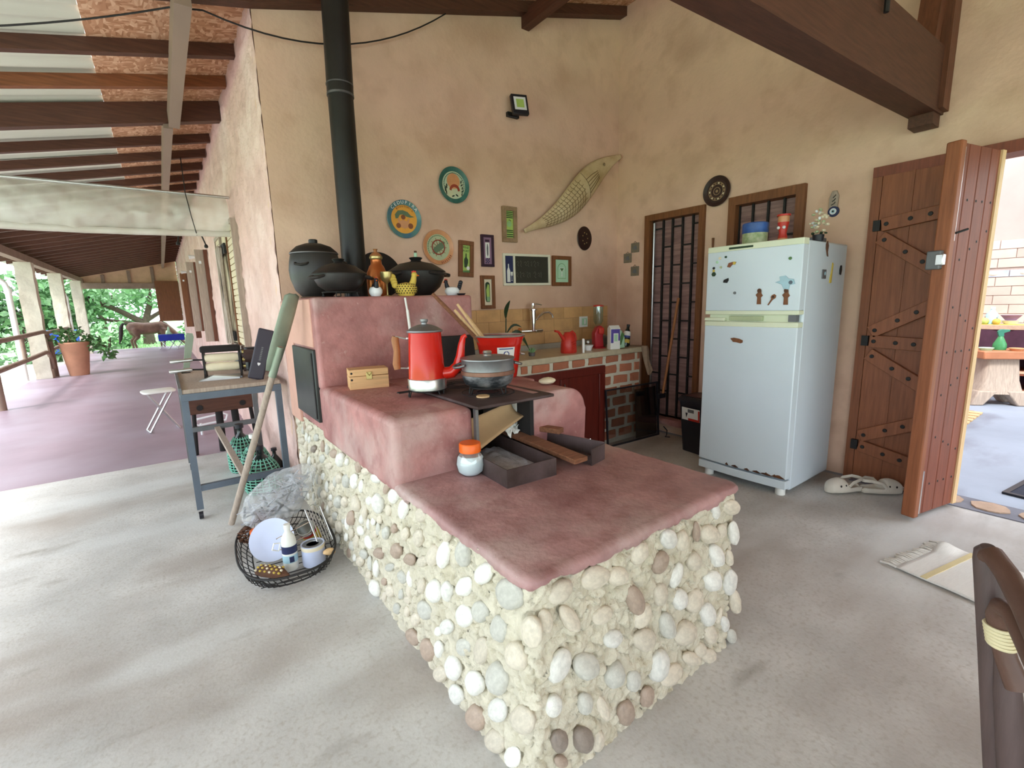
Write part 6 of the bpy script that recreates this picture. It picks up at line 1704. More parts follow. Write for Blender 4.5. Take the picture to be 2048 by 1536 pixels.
for k in range(9):
    y = -0.28 + 0.07 * k
    G().tube([(-0.15, y, 0.022), (0.15, y, 0.022)], 0.0025, 5).build('bottom_wire', 'iron', bk)
for x, y in ((-0.10, -0.26), (0.10, -0.26), (-0.1, 0.26), (0.1, 0.26)):
    G().tube([(x - 0.018, y, 0.02), (x, y, 0.002), (x + 0.018, y, 0.02)], 0.004, 6).build('foot', 'iron', bk)
# bag of plastic cutlery
bg_ = thing('plastic_bag', 'clear plastic bag of cutlery lying in the wire basket', 'bag', (0.43, 2.98, 0.06))
def bagp(u, v):
    a = 2 * PI * u
    s = v
    ax = Vector((0.32, -0.17, 0.30))
    c = Vector((-0.15, 0.0, 0.08)) + ax * s
    r = 0.165 * math.sin(PI * min(1, 0.12 + 0.85 * s)) ** 0.6 * (1 - 0.3 * s)
    w = 1 + 0.2 * noise.noise(Vector((math.cos(a) * 2.2, math.sin(a) * 2.2, s * 5))) + 0.10 * noise.noise(Vector((math.cos(a) * 7, math.sin(a) * 7, s * 14)))
    d = Vector((0.4, 0.8, 0)) * math.cos(a) + Vector((-0.5, 0.2, 0.75)) * math.sin(a)
    p = c + d * (r * w)
    p.x = min(p.x, 0.195)
    p.z = max(p.z, -0.025)
    return tuple(p)
rough_grid(80, 50, bagp).build('film', 'bag_film', bg_, smooth=True)
mat('fork_grey', (176, 178, 188), 0.35, var=0.1)
for k in range(90):
    a = random.uniform(0.02, 0.80)
    c = Vector((-0.15, 0.0, 0.08)) + Vector((0.32, -0.17, 0.30)) * a + Vector((random.uniform(-.05, .05), random.uniform(-.07, .07), random.uniform(-.05, .05)))
    d = Vector((random.uniform(-1, 1), random.uniform(-0.6, 0.6), random.uniform(-0.7, 0.7))).normalized() * 0.055
    if (c + d).x > 0.20 or (c - d).x > 0.20: continue
    G().bar(c - d, c + d, 0.012, 0.004).build('plastic_fork', 'fork_grey' if k % 5 else 'iron', bg_)
# pine cone
pc = thing('pine_cone', 'brown pine cone at the left end of the basket', 'pine cone', (0.235, 2.895, 0.045))
for k in range(46):
    a = k * 2.4; z = 0.006 + k * 0.0019; r = 0.042 * math.sin(PI * min(1, 0.12 + k / 52))
    G().ball((r * math.cos(a), r * math.sin(a), z + 0.01), (0.013, 0.010, 0.005), 7, 4).build('scale', 'bark_brown', pc, smooth=True)
t = thing('orange_lid_jar', 'small jar with orange lid and blue label in the basket', 'jar', (0.285, 2.80, 0.035))
G().lathe([(0, 0), (0.038, 0), (0.040, 0.085), (0.033, 0.095), (0, 0.095)], 24).build('body', 'paper_white', t, smooth=True)
G().lathe([(0.0405, 0.01), (0.0405, 0.04)], 24).build('blue_label', 'pale_blue', t, smooth=True)
G().lathe([(0.0407, 0.04), (0.0407, 0.075)], 24).build('orange_label', 'glaze_orange', t, smooth=True)
G().lathe([(0, 0.095), (0.043, 0.095), (0.043, 0.12), (0, 0.124)], 24).build('lid', 'orange_plastic', t, smooth=True)
pl = G().lathe([(0, 0), (0.05, 0), (0.06, 0.006), (0.11, 0.022), (0.112, 0.026), (0.06, 0.012), (0.045, 0.006), (0, 0.006)], 40).build('white_plate', mat('plate_blue', (206, 214, 240), 0.35, var=0.03), smooth=True, loc=(0.335, 2.675, 0.13))
pl.rotation_euler = (R(62), 0, R(-22))
tag(pl, 'white plastic plate standing on edge in the basket', 'plate')
t = thing('plastic_bottle', 'upright clear plastic bottle with dark blue label in the basket', 'bottle', (0.383, 2.505, 0.026))
G().lathe([(0, 0), (0.032, 0), (0.036, 0.01), (0.036, 0.15), (0.03, 0.18), (0.014, 0.205), (0.013, 0.225)], 26).build('body', 'paper_white', t, smooth=True)
G().lathe([(0.0368, 0.095), (0.0368, 0.135)], 26).build('dark_label', 'navy', t, smooth=True)
G().lathe([(0.0367, 0.045), (0.0367, 0.085)], 26).build('pale_label', 'pale_blue', t, smooth=True)
G().box(-0.01, 0.012, -0.0385, -0.036, 0.05, 0.08).build('barcode', 'navy', t)
G().lathe([(0, 0.222), (0.016, 0.222), (0.016, 0.245), (0, 0.245)], 18).build('cap', 'white_plastic', t, smooth=True)
t = thing('paint_can', 'white paint tin with metal lid at the front of the basket', 'tin', (0.492, 2.485, 0.026))
G().lathe([(0, 0), (0.055, 0), (0.057, 0.004), (0.057, 0.105), (0.059, 0.112), (0.053, 0.112), (0.052, 0.106), (0, 0.106)], 34).build('can', 'plate_blue', t, smooth=True)
l = G().lathe([(0, 0.106), (0.030, 0.106), (0.033, 0.112), (0.044, 0.110), (0.053, 0.107)], 34).build('lid', 'alu_dull', t, smooth=True)
G().lathe([(0.058, 0.088), (0.0595, 0.10), (0.058, 0.108)], 34).build('rim_band', 'cream', t, smooth=True)
t = thing('label_tin', 'tilted tin can with yellow and red label at the back of the basket', 'tin', (0.545, 2.70, 0.06))
M = rz(R(-40)) @ rx(R(38))
G().lathe([(0, 0), (0.046, 0), (0.046, 0.135), (0.043, 0.135), (0.043, 0.03), (0, 0.03)], 28, M).build('can', 'aluminium', t, smooth=True)
G().lathe([(0.0468, 0.01), (0.0468, 0.09)], 28, M).build('yellow_label', 'hen_yellow', t, smooth=True)
G().lathe([(0.047, 0.09), (0.047, 0.108)], 28, M).build('red_label', 'red_plastic', t, smooth=True)
t = thing('grill_basket', 'long-handled folding wire grill lying across the basket', 'wire grill', (0.555, 2.56, 0.12))
def gp(u, v): return Vector((-0.035 + 0.10 * u - 0.03 * v, -0.07 + 0.09 * v + 0.04 * u, 0.17 * v - 0.02 * u))
G().tube([gp(0, 0), gp(0, 1), gp(0.5, 1.1), gp(0.85, 1), gp(0.85, 0)], 0.003, 7, close=True).build('rim_wire', 'aluminium', t, smooth=True)
for k in range(6):
    G().tube([gp(0.14 * k + 0.07, 0.02), gp(0.14 * k + 0.07, 1.02)], 0.0018, 5).build('grid_wire', 'aluminium', t)
for k in range(2):
    G().tube([gp(0, 0.35 + 0.3 * k), gp(0, 0.35 + 0.3 * k) + Vector((-0.17, -0.02, -0.035))], 0.003, 7).build('handle_wire', 'chrome', t, smooth=True)
G().tube([gp(0, 0.5) + Vector((-0.17, -0.02, -0.07)), gp(0, 0.5) + Vector((-0.20, -0.03, -0.05)), gp(0, 0.5) + Vector((-0.19, -0.03, -0.02)), gp(0, 0.5) + Vector((-0.16, -0.02, -0.03))], 0.004, 7, close=True).build('handle_loop', 'white_plastic', t, smooth=True)
t = thing('seed_pod', 'brown seed pod studded with pale kernels at the front of the basket', 'seed pod', (0.285, 2.47, 0.045), R(-50))
G().tube([(-0.09, 0, 0.0), (-0.05, 0, 0.015), (0.05, 0, 0.015), (0.10, 0, 0.0)], [0.012, 0.03, 0.03, 0.01], 14).build('pod', 'bark_brown', t, smooth=True)
for k in range(22):
    x = -0.07 + 0.0068 * k; a = (k % 4) * 0.55 + 0.5
    G().ball((x, -0.028 * math.cos(a), 0.015 + 0.028 * math.sin(a)), (0.008, 0.006, 0.006), 8, 5).build('kernel', 'hen_yellow' if k % 3 else 'cream', t, smooth=True)
o = G().ball((0, 0, 0), (0.032, 0.022, 0.018), 12, 8)
o.v = [tuple(Vector(p) * (1 + 0.25 * noise.noise(Vector(p) * 40))) for p in o.v]
o = o.build('wood_chip', 'pale_wood', smooth=True, loc=(0.555, 2.41, 0.10))
tag(o, 'pale wood chip at the right end of the basket', 'wood')
# ================================================================ VERANDAH
# clear rolled-up curtain hanging across the verandah
mat('curtain_plastic', (214, 206, 192), 0.35, var=0.08, scale=3, rgb2=(232, 230, 222), alpha=0.68)
cu = thing('rolled_curtain', 'translucent plastic curtain rolled up across the verandah', 'curtain', (0.62, 5.36, 2.40))
def cup(u, v):
    x = -2.6 * u
    z = -0.34 * v + 0.035 * noise.noise(Vector((x * 2.2, v * 3, 0))) * math.sin(PI * v) - 0.03 * math.sin(PI * u) * v
    y = -0.10 * math.sin(PI * v) - 0.05 * noise.noise(Vector((x * 6, v * 2.5, 3))) * v + 0.02 * noise.noise(Vector((x * 15, v * 6, 3)))
    return (x, y, z)
rough_grid(90, 16, cup).build('film', 'curtain_plastic', cu, smooth=True)
G().tube([(0.02 - 2.64 * k / 30, -0.02 + 0.008 * math.sin(k * 1.7), -0.33 - 0.03 * math.sin(PI * k / 30)) for k in range(31)], 0.028, 12).build('roll', 'curtain_plastic', cu, smooth=True)
G().tube([(0.03, 0, 0.005), (-2.62, 0, 0.005)], 0.013, 10).build('rod', 'aluminium', cu, smooth=True)
G().tube([(-0.32, -0.06, 0.02), (-0.30, -0.12, -0.2), (-0.27, -0.04, -0.36)], 0.004, 6).build('tie_cord', 'iron', cu, smooth=True)
# gooseneck lamp below the curtain
gl = thing('gooseneck_lamp', 'double gooseneck lamp hanging under the rolled curtain', 'lamp', (0.40, 7.0, 2.30))
G().tube([(0, 0, 0.825), (0, 0, 0.02)], 0.006, 6).build('cord', 'iron', gl)
G().ball((0, 0, 0), (0.035, 0.03, 0.022)).build('hub', 'iron', gl, smooth=True)
G().tube([(0, 0, 0), (-0.06, 0, 0.02), (-0.12, 0, -0.03), (-0.14, 0, -0.14)], 0.008, 8).build('arm', 'iron', gl, smooth=True)
G().tube([(0, 0, 0), (0.06, 0, 0.0), (0.11, 0, -0.06), (0.14, 0, -0.16)], 0.008, 8).build('arm', 'iron', gl, smooth=True)
for x, z in ((-0.14, -0.15), (0.14, -0.17)):
    G().lathe([(0.012, 0.02), (0.022, 0), (0.018, -0.02), (0, -0.024)], 14, tr(x, 0, z)).build('socket', 'iron', gl, smooth=True)
for y, z, lb in ((9.3, 2.2, 'nearer small white wall spotlight on the rough verandah wall'), (13.0, 2.2, 'farther small white wall spotlight on the rough verandah wall')):
    s_ = thing('wall_spotlight', lb, 'lamp', (0.64, y, z))
    G().tube([(0, 0, 0), (-0.10, -0.02, 0.01)], 0.012, 8).build('stem', 'iron', s_, smooth=True)
    G().lathe([(0.02, 0), (0.035, 0.10), (0.03, 0.10), (0, 0.02)], 14, tr(-0.08, -0.02, 0.01) @ ry(R(-95))).build('shade', 'white_paint', s_, smooth=True)
# first window: louvred shutters with folded boards in front
wv = thing('window_2', 'x', 'x'); del wv['label']; del wv['category']; struct(wv)
wv.location = (0.655, 0, 0)
mat('louvre', (206, 190, 160), 0.8, var=0.12, scale=6)
G().box(-0.02, 0.03, 5.20, 6.75, 1.0, 2.15).build('recess_panel', 'louvre', wv)
for k in range(19):
    z = 1.02 + k * 0.06
    for y0, y1 in ((5.22, 5.62), (6.32, 6.72)):
        G().box(-0.035, -0.018, y0, y1, z, z + 0.050, ).build('slat', 'louvre', wv)
for y in (5.17, 5.66, 6.28, 6.77):
    G().box(-0.045, 0.03, y - 0.02, y + 0.02, 0.97, 2.19).build('window_frame', 'frame_wood' if y in (5.66,) else 'grey_wood', wv)
for z in (0.97, 2.17):
    G().box(-0.047, 0.03, 5.149, 6.791, z - 0.021, z + 0.021).build('window_frame', 'grey_wood', wv)
for z in (1.08, 1.98):
    G().box(-0.065, -0.045, 5.72, 6.26, z - 0.05, z + 0.05).build('bracket', 'iron', wv)
for a, b in (((5.78, 1.0), (6.10, 2.0)), ((5.95, 1.0), (6.0, 2.02)), ((6.16, 1.0), (5.86, 2.0)), ((6.2, 1.02), (6.2, 2.0))):
    G().bar((-0.085, a[0], a[1]), (-0.085, b[0], b[1]), 0.07, 0.025, (1, 0, 0)).build('shutter_board', 'grey_wood', wv)
# shutters standing open farther along
k = 0
for y, h0, h1, dd, m_, l in ((8.6, 0.88, 2.25, 0.16, 'grey_wood', 'nearest pale wooden shutter standing open on the verandah wall'), (11.2, 0.95, 2.28, 0.17, 'grey_wood', 'middle pale wooden shutter standing open on the verandah wall'), (12.6, 0.75, 2.28, 0.10, 'dark_wood_z', 'dark wooden shutter edge between the two farther pale shutters'), (14.6, 0.95, 2.28, 0.18, 'frame_wood', 'farthest brown shutter standing open on the verandah wall')):
    t = thing('window_shutter', l, 'shutter', (0.66, y, h0), 0, 'open verandah shutters')
    G().box(-dd, 0.0, -0.025, 0.02, 0, h1 - h0).build('board', m_, t, bevel=0.004)
    G().box(-0.05, 0.0, -0.05, -0.025, 0.0, h1 - h0).build('edge_board', 'dark_wood_z', t)
    G().box(-dd * 0.75, -dd * 0.55, -0.03, -0.024, (h1 - h0) * 0.85, (h1 - h0) * 0.88).build('hook', 'white_paint', t)
# rustic railing
rl = thing('rustic_railing', 'weathered wooden railing with rounded end along the verandah edge', 'railing', (-2.02, 9.7, 0))
for z, y1 in ((0.97, 4.35), (0.55, 4.2)):
    G().tube([(0, -0.4, z), (0, 2.0, z + 0.01), (0, y1 - 0.35, z + 0.03), (0, y1 - 0.1, z - 0.01), (0, y1 + 0.06, z - 0.14), (0, y1 + 0.10, z - 0.35)], 0.04, 12).build('rail', 'rail_wood', rl, smooth=True)
G().tube([(0, 4.46, 0.9), (0, 4.48, 0.45), (0, 4.5, 0.0)], 0.045, 12).build('end_post', 'rail_wood', rl, smooth=True)
G().tube([(0, 0.02, 0.0), (0, 0.02, 1.0)], 0.055, 12).build('post', 'rail_wood', rl, smooth=True)
G().tube([(0, 2.0, 0.55), (0, 2.0, 0.98)], 0.03, 10).build('baluster', 'rail_wood', rl, smooth=True)
rl2 = thing('rustic_railing', 'second stretch of wooden railing between the nearest and middle columns', 'railing', (-2.1, 14.3, 0))
G().tube([(0, 0, 0.55), (0, 3.2, 0.6)], 0.04, 10).build('rail', 'rail_wood', rl2, smooth=True)
G().tube([(0, 0, 0.95), (0, 3.2, 0.97)], 0.04, 10).build('rail', 'rail_wood', rl2, smooth=True)
for y in (0.2, 3.0):
    G().tube([(0, y, 0), (0, y, 0.97)], 0.04, 10).build('post', 'rail_wood', rl2, smooth=True)
# leaves
def leafy(name, parent, clusters, n, size, material, seed=1, drop=0.0, kind=True):
    rnd = random.Random(seed)
    vs, fs = [], []
    for (cx, cy, cz, rx_, ry_, rz_) in clusters:
        for _ in range(n):
            while True:
                p = Vector((rnd.uniform(-1, 1), rnd.uniform(-1, 1), rnd.uniform(-1, 1)))
                if p.length < 1: break
            p = p.normalized() * (p.length ** 0.5)
            c = Vector((cx + p.x * rx_, cy + p.y * ry_, cz + p.z * rz_))
            d = Vector((rnd.uniform(-1, 1), rnd.uniform(-1, 1), rnd.uniform(-1, 0.5) - drop)).normalized()
            s = d.cross(Vector((rnd.uniform(-1, 1), rnd.uniform(-1, 1), rnd.uniform(0.2, 1)))).normalized()
            L = size * rnd.uniform(0.6, 1.3)
            o = len(vs)
            vs += [c, c + d * L * 0.5 + s * L * 0.28, c + d * L, c + d * L * 0.5 - s * L * 0.28]
            fs.append((o, o + 1, o + 2, o + 3))
    g = G(); g.add(vs, fs)
    ob = g.build(name, material, parent)
    if kind: ob['kind'] = 'stuff'
    return ob
t = thing('potted_plant', 'big tapered terracotta planter with trailing leaves on the verandah', 'potted plant', (-1.63, 14.1, 0))
G().lathe([(0, 0), (0.16, 0), (0.17, 0.02), (0.255, 0.70), (0.265, 0.71), (0.265, 0.74), (0.24, 0.74), (0.23, 0.68), (0, 0.66)], 40).build('pot', 'terracotta', t, smooth=True)
leafy('foliage', t, [(-0.15, 0, 0.86, 0.22, 0.2, 0.16), (0.1, 0, 0.84, 0.22, 0.2, 0.14), (0.36, -0.05, 0.72, 0.16, 0.15, 0.16), (0.52, -0.1, 0.50, 0.13, 0.12, 0.14), (-0.05, 0, 0.95, 0.25, 0.2, 0.1)], 60, 0.12, 'leaf', 3)
G().tube([(0.05, 0, 0.7), (0.3, -0.03, 0.8), (0.5, -0.08, 0.62), (0.58, -0.1, 0.45)], 0.012, 8).build('stem', 'bark_brown', t, smooth=True)
t = thing('potted_plant', 'white pot with yellow-green plant outside the verandah railing', 'potted plant', (-4.0, 15.3, -0.07))
G().lathe([(0, 0), (0.25, 0), (0.34, 0.5), (0.3, 0.5), (0, 0.45)], 28).build('pot', 'white_paint', t, smooth=True)
leafy('foliage', t, [(0, 0, 0.72, 0.36, 0.36, 0.25)], 180, 0.16, mat('leaf_lime', (190, 206, 110), 0.6, var=0.15), 5)
for x, y, l in ((-3.2, 22.5, 'blue plastic drum beyond the middle stone column'), (-2.45, 21.9, 'blue plastic drum partly hidden by the farthest column')):
    t = thing('blue_drum', l, 'drum', (x, y, -0.1))
    G().lathe([(0, 0), (0.28, 0), (0.3, 0.05), (0.29, 0.3), (0.305, 0.32), (0.29, 0.34), (0.3, 0.85), (0.27, 0.9), (0, 0.9)], 28).build('body', mat('blue_plastic', (40, 90, 200), 0.4, var=0.05), t, smooth=True)
# blue cloth table with folding legs at the far end
t = thing('folding_table', 'low folding table under a blue cloth at the far end of the verandah', 'table', (0.22, 21.3, 0))
G().box(-0.42, 0.36, -0.3, 0.3, 0.30, 0.52).build('blue_cloth', 'blue_cloth', t, bevel=0.02)
for s in (-0.28, 0.0, 0.24):
    G().tube([(s - 0.14, -0.25, 0), (s + 0.1, 0.2, 0.32)], 0.014, 8).build('leg', 'white_paint', t, smooth=True)
    G().tube([(s + 0.14, -0.25, 0), (s - 0.1, 0.2, 0.32)], 0.014, 8).build('leg', 'white_paint', t, smooth=True)
o = G().prism([(-0.1, 0), (0.12, 0), (0.06, 0.1), (0.05, 0.26), (0.0, 0.30), (-0.04, 0.12)], -0.06, 0.06).build('white_bundle', 'mint', bevel=0.03, loc=(0.12, 21.2, 0.52))
tag(o, 'pale green-white bundle on the blue cloth table', 'bundle')
# ---- horse grazing beyond the verandah
hs = thing('horse', 'brown horse with dark tail standing behind the far verandah end', 'horse', (-1.12, 23.1, -0.12))
g = G()
g.tube([(-0.03, 0, 0.90), (0.05, 0, 0.90), (0.22, 0, 0.88), (0.5, 0, 0.82), (0.8, 0, 0.84), (1.0, 0, 0.88), (1.12, 0, 0.86), (1.18, 0, 0.84)], [0.06, 0.17, 0.225, 0.235, 0.23, 0.21, 0.15, 0.06], 20)
g.tube([(0.98, 0, 0.98), (1.2, 0, 0.88), (1.42, 0, 0.66), (1.52, 0, 0.52)], [0.15, 0.125, 0.095, 0.09], 14)
g.tube([(1.46, 0, 0.60), (1.56, 0, 0.48), (1.70, 0, 0.26), (1.76, 0, 0.17)], [0.07, 0.095, 0.06, 0.045], 14)
for sy, dx in ((0.11, 0.0), (-0.11, 0.10)):
    g.tube([(0.14 + dx, sy, 0.86), (0.16 + dx, sy, 0.66), (0.20 + dx, sy, 0.52), (0.06 + dx, sy, 0.38), (0.10 + dx, sy, 0.12), (0.13 + dx, sy, 0.0)], [0.15, 0.125, 0.075, 0.05, 0.038, 0.05], 12)
    g.tube([(0.98 + dx, sy, 0.82), (0.98 + dx, sy, 0.60), (0.99 + dx, sy, 0.36), (0.97 + dx, sy, 0.12), (1.0 + dx, sy, 0.0)], [0.12, 0.08, 0.05, 0.036, 0.05], 12)
for sy in (-0.05, 0.05):
    g.tube([(1.42, sy, 0.66), (1.40, sy * 1.4, 0.76)], [0.03, 0.008], 8)
hb = g.build('body', 'horse', hs, smooth=True)
md = hb.modifiers.new('r', 'REMESH'); md.mode = 'VOXEL'; md.voxel_size = 0.025; md.use_smooth_shade = True
md = hb.modifiers.new('s', 'SMOOTH'); md.factor = 0.5; md.iterations = 4
G().tube([(0.0, 0, 1.02), (-0.10, 0, 1.04), (-0.17, 0, 0.92), (-0.20, 0, 0.70), (-0.24, 0.02, 0.48), (-0.30, 0.03, 0.28)], [0.03, 0.045, 0.06, 0.07, 0.055, 0.012], 12).build('tail', 'horse_dark', hs, smooth=True)
G().tube([(1.02, 0, 1.12), (1.2, 0, 1.0), (1.38, 0, 0.80)], [0.03, 0.04, 0.03], 8).build('mane', 'horse_dark', hs, smooth=True)
# ---- trees
def tree(label, loc, h, cl, n, size, material, seed, branches):
    t = thing('tree', label, 'tree', loc)
    G().tube(branches[0][0], branches[0][1], 12).build('trunk', 'bark', t, smooth=True)
    for P, r in branches[1:]:
        G().tube(P, r, 8).build('branch', 'bark', t, smooth=True)
    leafy('foliage', t, cl, n, size, material, seed)
    return t
tree('spreading leafy tree with forked trunk directly behind the horse', (-0.9, 27.5, -0.15), 4, [(-1.9, 0, 2.2, 1.3, 1.2, 0.8), (-0.6, 0, 2.7, 1.4, 1.2, 0.9), (0.9, 0, 2.5, 1.3, 1.2, 0.8), (2.2, 0.3, 2.1, 1.1, 1.0, 0.8), (-2.6, 0.3, 1.5, 1.0, 0.9, 0.6), (0.2, 0.8, 3.6, 2.2, 1.5, 0.8)], 420, 0.30, 'leaf_pale', 11,
     [([(0.3, 0, 0), (0.3, 0, 0.7), (0.2, 0, 1.1)], [0.24, 0.2, 0.18]), ([(0.2, 0, 1.0), (-0.5, 0, 1.5), (-1.3, 0, 2.0), (-1.9, 0, 2.5)], [0.14, 0.11, 0.08, 0.04]), ([(0.25, 0, 1.0), (0.5, 0, 1.8), (0.6, 0, 2.6)], [0.14, 0.11, 0.06]), ([(0.2, 0, 0.9), (-0.7, 0.1, 1.1), (-1.6, 0.2, 1.3), (-2.4, 0.3, 1.4)], [0.09, 0.07, 0.05, 0.03]), ([(0.3, 0, 1.1), (1.2, 0, 1.7), (2.0, 0.2, 2.1)], [0.1, 0.07, 0.04])])
specs = [(-4.6, 27.0, 'rounded dark green tree between the middle and farthest columns', 'leaf'), (-8.0, 26.0, 'dense leafy tree left of the nearest stone column', 'leaf'), (-12.5, 27.0, 'pale leafy tree at the far left beyond the railing', 'leaf_pale'), (3.4, 33.0, 'tall hazy tree seen over the horse back', 'leaf_pale'), (-2.8, 36.0, 'hazy pale tree far behind the spreading tree', 'leaf_pale'), (-9.5, 38.0, 'tall pale tree in the far left distance', 'leaf_pale')]
for i, (x, y, l, m_) in enumerate(specs):
    hh = 3.0 + (i % 3) * 0.7 + (1.6 if y > 30 else 0)
    tree(l, (x, y, -0.15), hh, [(0, 0, hh * 0.6, 1.9, 1.6, hh * 0.45), (-1.2, 0.2, hh * 0.45, 1.2, 1.2, hh * 0.35), (1.2, 0.2, hh * 0.5, 1.3, 1.2, hh * 0.4)], 650, 0.34, m_, 20 + i,
         [([(0, 0, 0), (0.05, 0, hh * 0.3), (0, 0, hh * 0.55)], [0.2, 0.15, 0.09]), ([(0.03, 0, hh * 0.28), (-0.7, 0, hh * 0.5), (-1.2, 0, hh * 0.62)], [0.1, 0.07, 0.03]), ([(0.03, 0, hh * 0.3), (0.8, 0, hh * 0.5), (1.3, 0, hh * 0.66)], [0.1, 0.07, 0.03])])
for i, (x, y, l) in enumerate(((-3.5, 19.5, 'low leafy shrub outside between the nearest and middle columns'), (-5.6, 19.0, 'spiky bush left of the nearest stone column'), (-1.9, 25.5, 'low shrub on the grass left of the horse tail'), (1.4, 26.2, 'low shrub on the grass behind the blue table'))):
    t = thing('shrub', l, 'shrub', (x, y, -0.15))
    leafy('foliage', t, [(0, 0, 0.6, 0.8, 0.6, 0.6), (0.6, 0.1, 0.45, 0.5, 0.4, 0.4)], 260, 0.22, 'leaf' if i % 2 else 'leaf_pale', 40 + i)
    G().tube([(0, 0, 0), (0.05, 0, 0.5)], 0.05, 8).build('stem', 'bark', t)
# grass tufts on the ground beyond (uncountable)
vs, fs = [], []
rg = random.Random(9)
for _ in range(6000):
    x, y = rg.uniform(-14, 6), rg.uniform(23.2, 34)
    if -7 < x < -2 and y < 26: continue
    a = rg.uniform(0, PI); h = rg.uniform(0.05, 0.14)
    o = len(vs)
    vs += [(x - 0.03 * math.cos(a), y - 0.03 * math.sin(a), -0.13), (x + 0.03 * math.cos(a), y + 0.03 * math.sin(a), -0.13), (x + rg.uniform(-.04, .04), y, -0.13 + h)]
    fs.append((o, o + 1, o + 2))
gr = G(); gr.add(vs, fs)
gr = gr.build('lawn_grass', 'grass')
gr['kind'] = 'stuff'
tag(gr, 'bright lawn grass beyond the far end of the verandah', 'grass')
# ================================================================ RIGHT FOREGROUND
# woven rug with fringe
mat('rug_weave', (250, 246, 240), 0.95, var=0.06, scale=30, stretch=(1, 14, 1), bump=0.6, bscale=60)
rg_ = thing('fringed_rug', 'off-white woven rug with a yellow stripe and fringed end on the floor', 'rug', (3.02, 0.56, 0.0), R(-12))
W2, L2 = 0.235, 1.25
rough_grid(30, 60, lambda u, v: (-W2 + 2 * W2 * u, -L2 * v, 0.012 + 0.003 * noise.noise(Vector((u * 4, v * 9, 0))) + (0.035 * max(0, 1 - ((u - 0.85) / 0.16) ** 2) * max(0, 1 - (v / 0.06) ** 2)))).build('weave', 'rug_weave', rg_, smooth=True, solid=0.008)
mat('rug_yellow', (222, 206, 160), 0.95, var=0.08)
G().box(-W2, W2, -0.125, -0.10, 0.014, 0.0185).build('stripe', 'rug_yellow', rg_)
for k in range(34):
    x = -W2 + 2 * W2 * k / 33
    j = random.uniform(-0.012, 0.012)
    G().tube([(x, 0.0, 0.012), (x + j, 0.035, 0.014), (x + 2 * j, random.uniform(0.05, 0.075), 0.005)], 0.0055, 5).build('fringe', 'rug_weave', rg_)
# rustic chair at the right edge: posts, arm branch, rope lashing
mat('chair_wood', (84, 68, 66), 0.45, var=0.2, scale=5, stretch=(8, 8, 1), bump=0.1)
mat('chair_brown', (92, 66, 56), 0.45, var=0.25, scale=6, bump=0.1)
cr = thing('rustic_chair', 'dark rustic branch-wood chair with rope lashing at the right edge', 'chair', (1.36, 0.0, 0))
cr.location = (0, 0, 0)
G().tube([(1.36, 0.03, 0.0), (1.36, 0.079, 0.324), (1.36, 0.115, 0.58), (1.36, 0.146, 0.79), (1.358, 0.149, 0.812), (1.356, 0.150, 0.822)], [0.027, 0.027, 0.026, 0.025, 0.022, 0.012], 16).build('post', 'chair_wood', cr, smooth=True)
G().tube([(1.345, 0.0, 0.0), (1.34, 0.060, 0.354), (1.34, 0.085, 0.52), (1.34, 0.098, 0.61)], [0.026, 0.025, 0.023, 0.018], 14).build('post', 'chair_wood', cr, smooth=True)
G().tube([(1.352, 0.148, 0.80), (1.34, 0.138, 0.812), (1.30, 0.110, 0.797), (1.24, 0.074, 0.762), (1.14, 0.02, 0.70), (1.02, -0.05, 0.62)], [0.018, 0.020, 0.020, 0.019, 0.018, 0.017], 14).build('arm', 'chair_brown', cr, smooth=True)
hk = G().tube([(1.315, 0.070, 0.555), (1.325, 0.095, 0.607), (1.325, 0.109, 0.653), (1.32, 0.117, 0.695), (1.305, 0.112, 0.722), (1.28, 0.093, 0.728), (1.24, 0.072, 0.712), (1.15, 0.02, 0.66), (1.05, -0.04, 0.60)], [0.021, 0.019, 0.018, 0.018, 0.018, 0.018, 0.018, 0.018, 0.016], 14).build('bent_branch', 'chair_brown', cr, smooth=True)
for k in range(6):
    z = 0.632 + k * 0.0075
    f = k / 5
    G().tube([(1.325 - 0.002 * f + 0.0215 * math.cos(2 * PI * j / 20), 0.104 + 0.008 * f + 0.0215 * math.sin(2 * PI * j / 20), z) for j in range(20)], 0.0038, 6, close=True).build('rope_turn', 'rope', hk, smooth=True)
for x, y in ((1.62, -0.35), (1.2, -0.5)):
    G().tube([(x, y, 0), (x, y, 0.62)], 0.028, 12).build('post', 'chair_wood', cr, smooth=True)
G().prism([(1.33, 0.38), (1.62, 0.38), (1.62, 0.42), (1.33, 0.42)], -0.5, -0.08).build('seat', 'chair_brown', cr, bevel=0.012)
# ================================================================ BACK ROOM
st = thing('trunk_stool', 'carved tree-trunk stool with an orange wooden top in the back room', 'stool', (8.0, 1.06, 0), R(-50))
g = G()
rings = []
for z, w, d in ((0.14, 0.23, 0.17), (0.30, 0.185, 0.15), (0.56, 0.165, 0.13)):
    rings.append(rrect(w, d, z, 0.05))
loft(rings).build('trunk', 'grey_wood', st, smooth=True)
for sx in (-1, 1):
    for sy in (-1, 1):
        G().prism([(0.04, 0.18), (0.235, 0.18), (0.30, 0.0), (0.17, 0.0)], -0.065, 0.065, Matrix.Scale(sx, 4, (1, 0, 0)) @ tr(0, sy * 0.11, 0)).build('foot', 'grey_wood', st, bevel=0.015)
G().box(-0.25, 0.25, -0.20, 0.20, 0.56, 0.655).build('top', mat('orange_wood', (166, 108, 76), 0.5, var=0.15, scale=6), st, bevel=0.012)
t = thing('spray_bottle', 'green trigger spray bottle on the trunk stool', 'bottle', (8.0, 1.05, 0.655), R(-60))
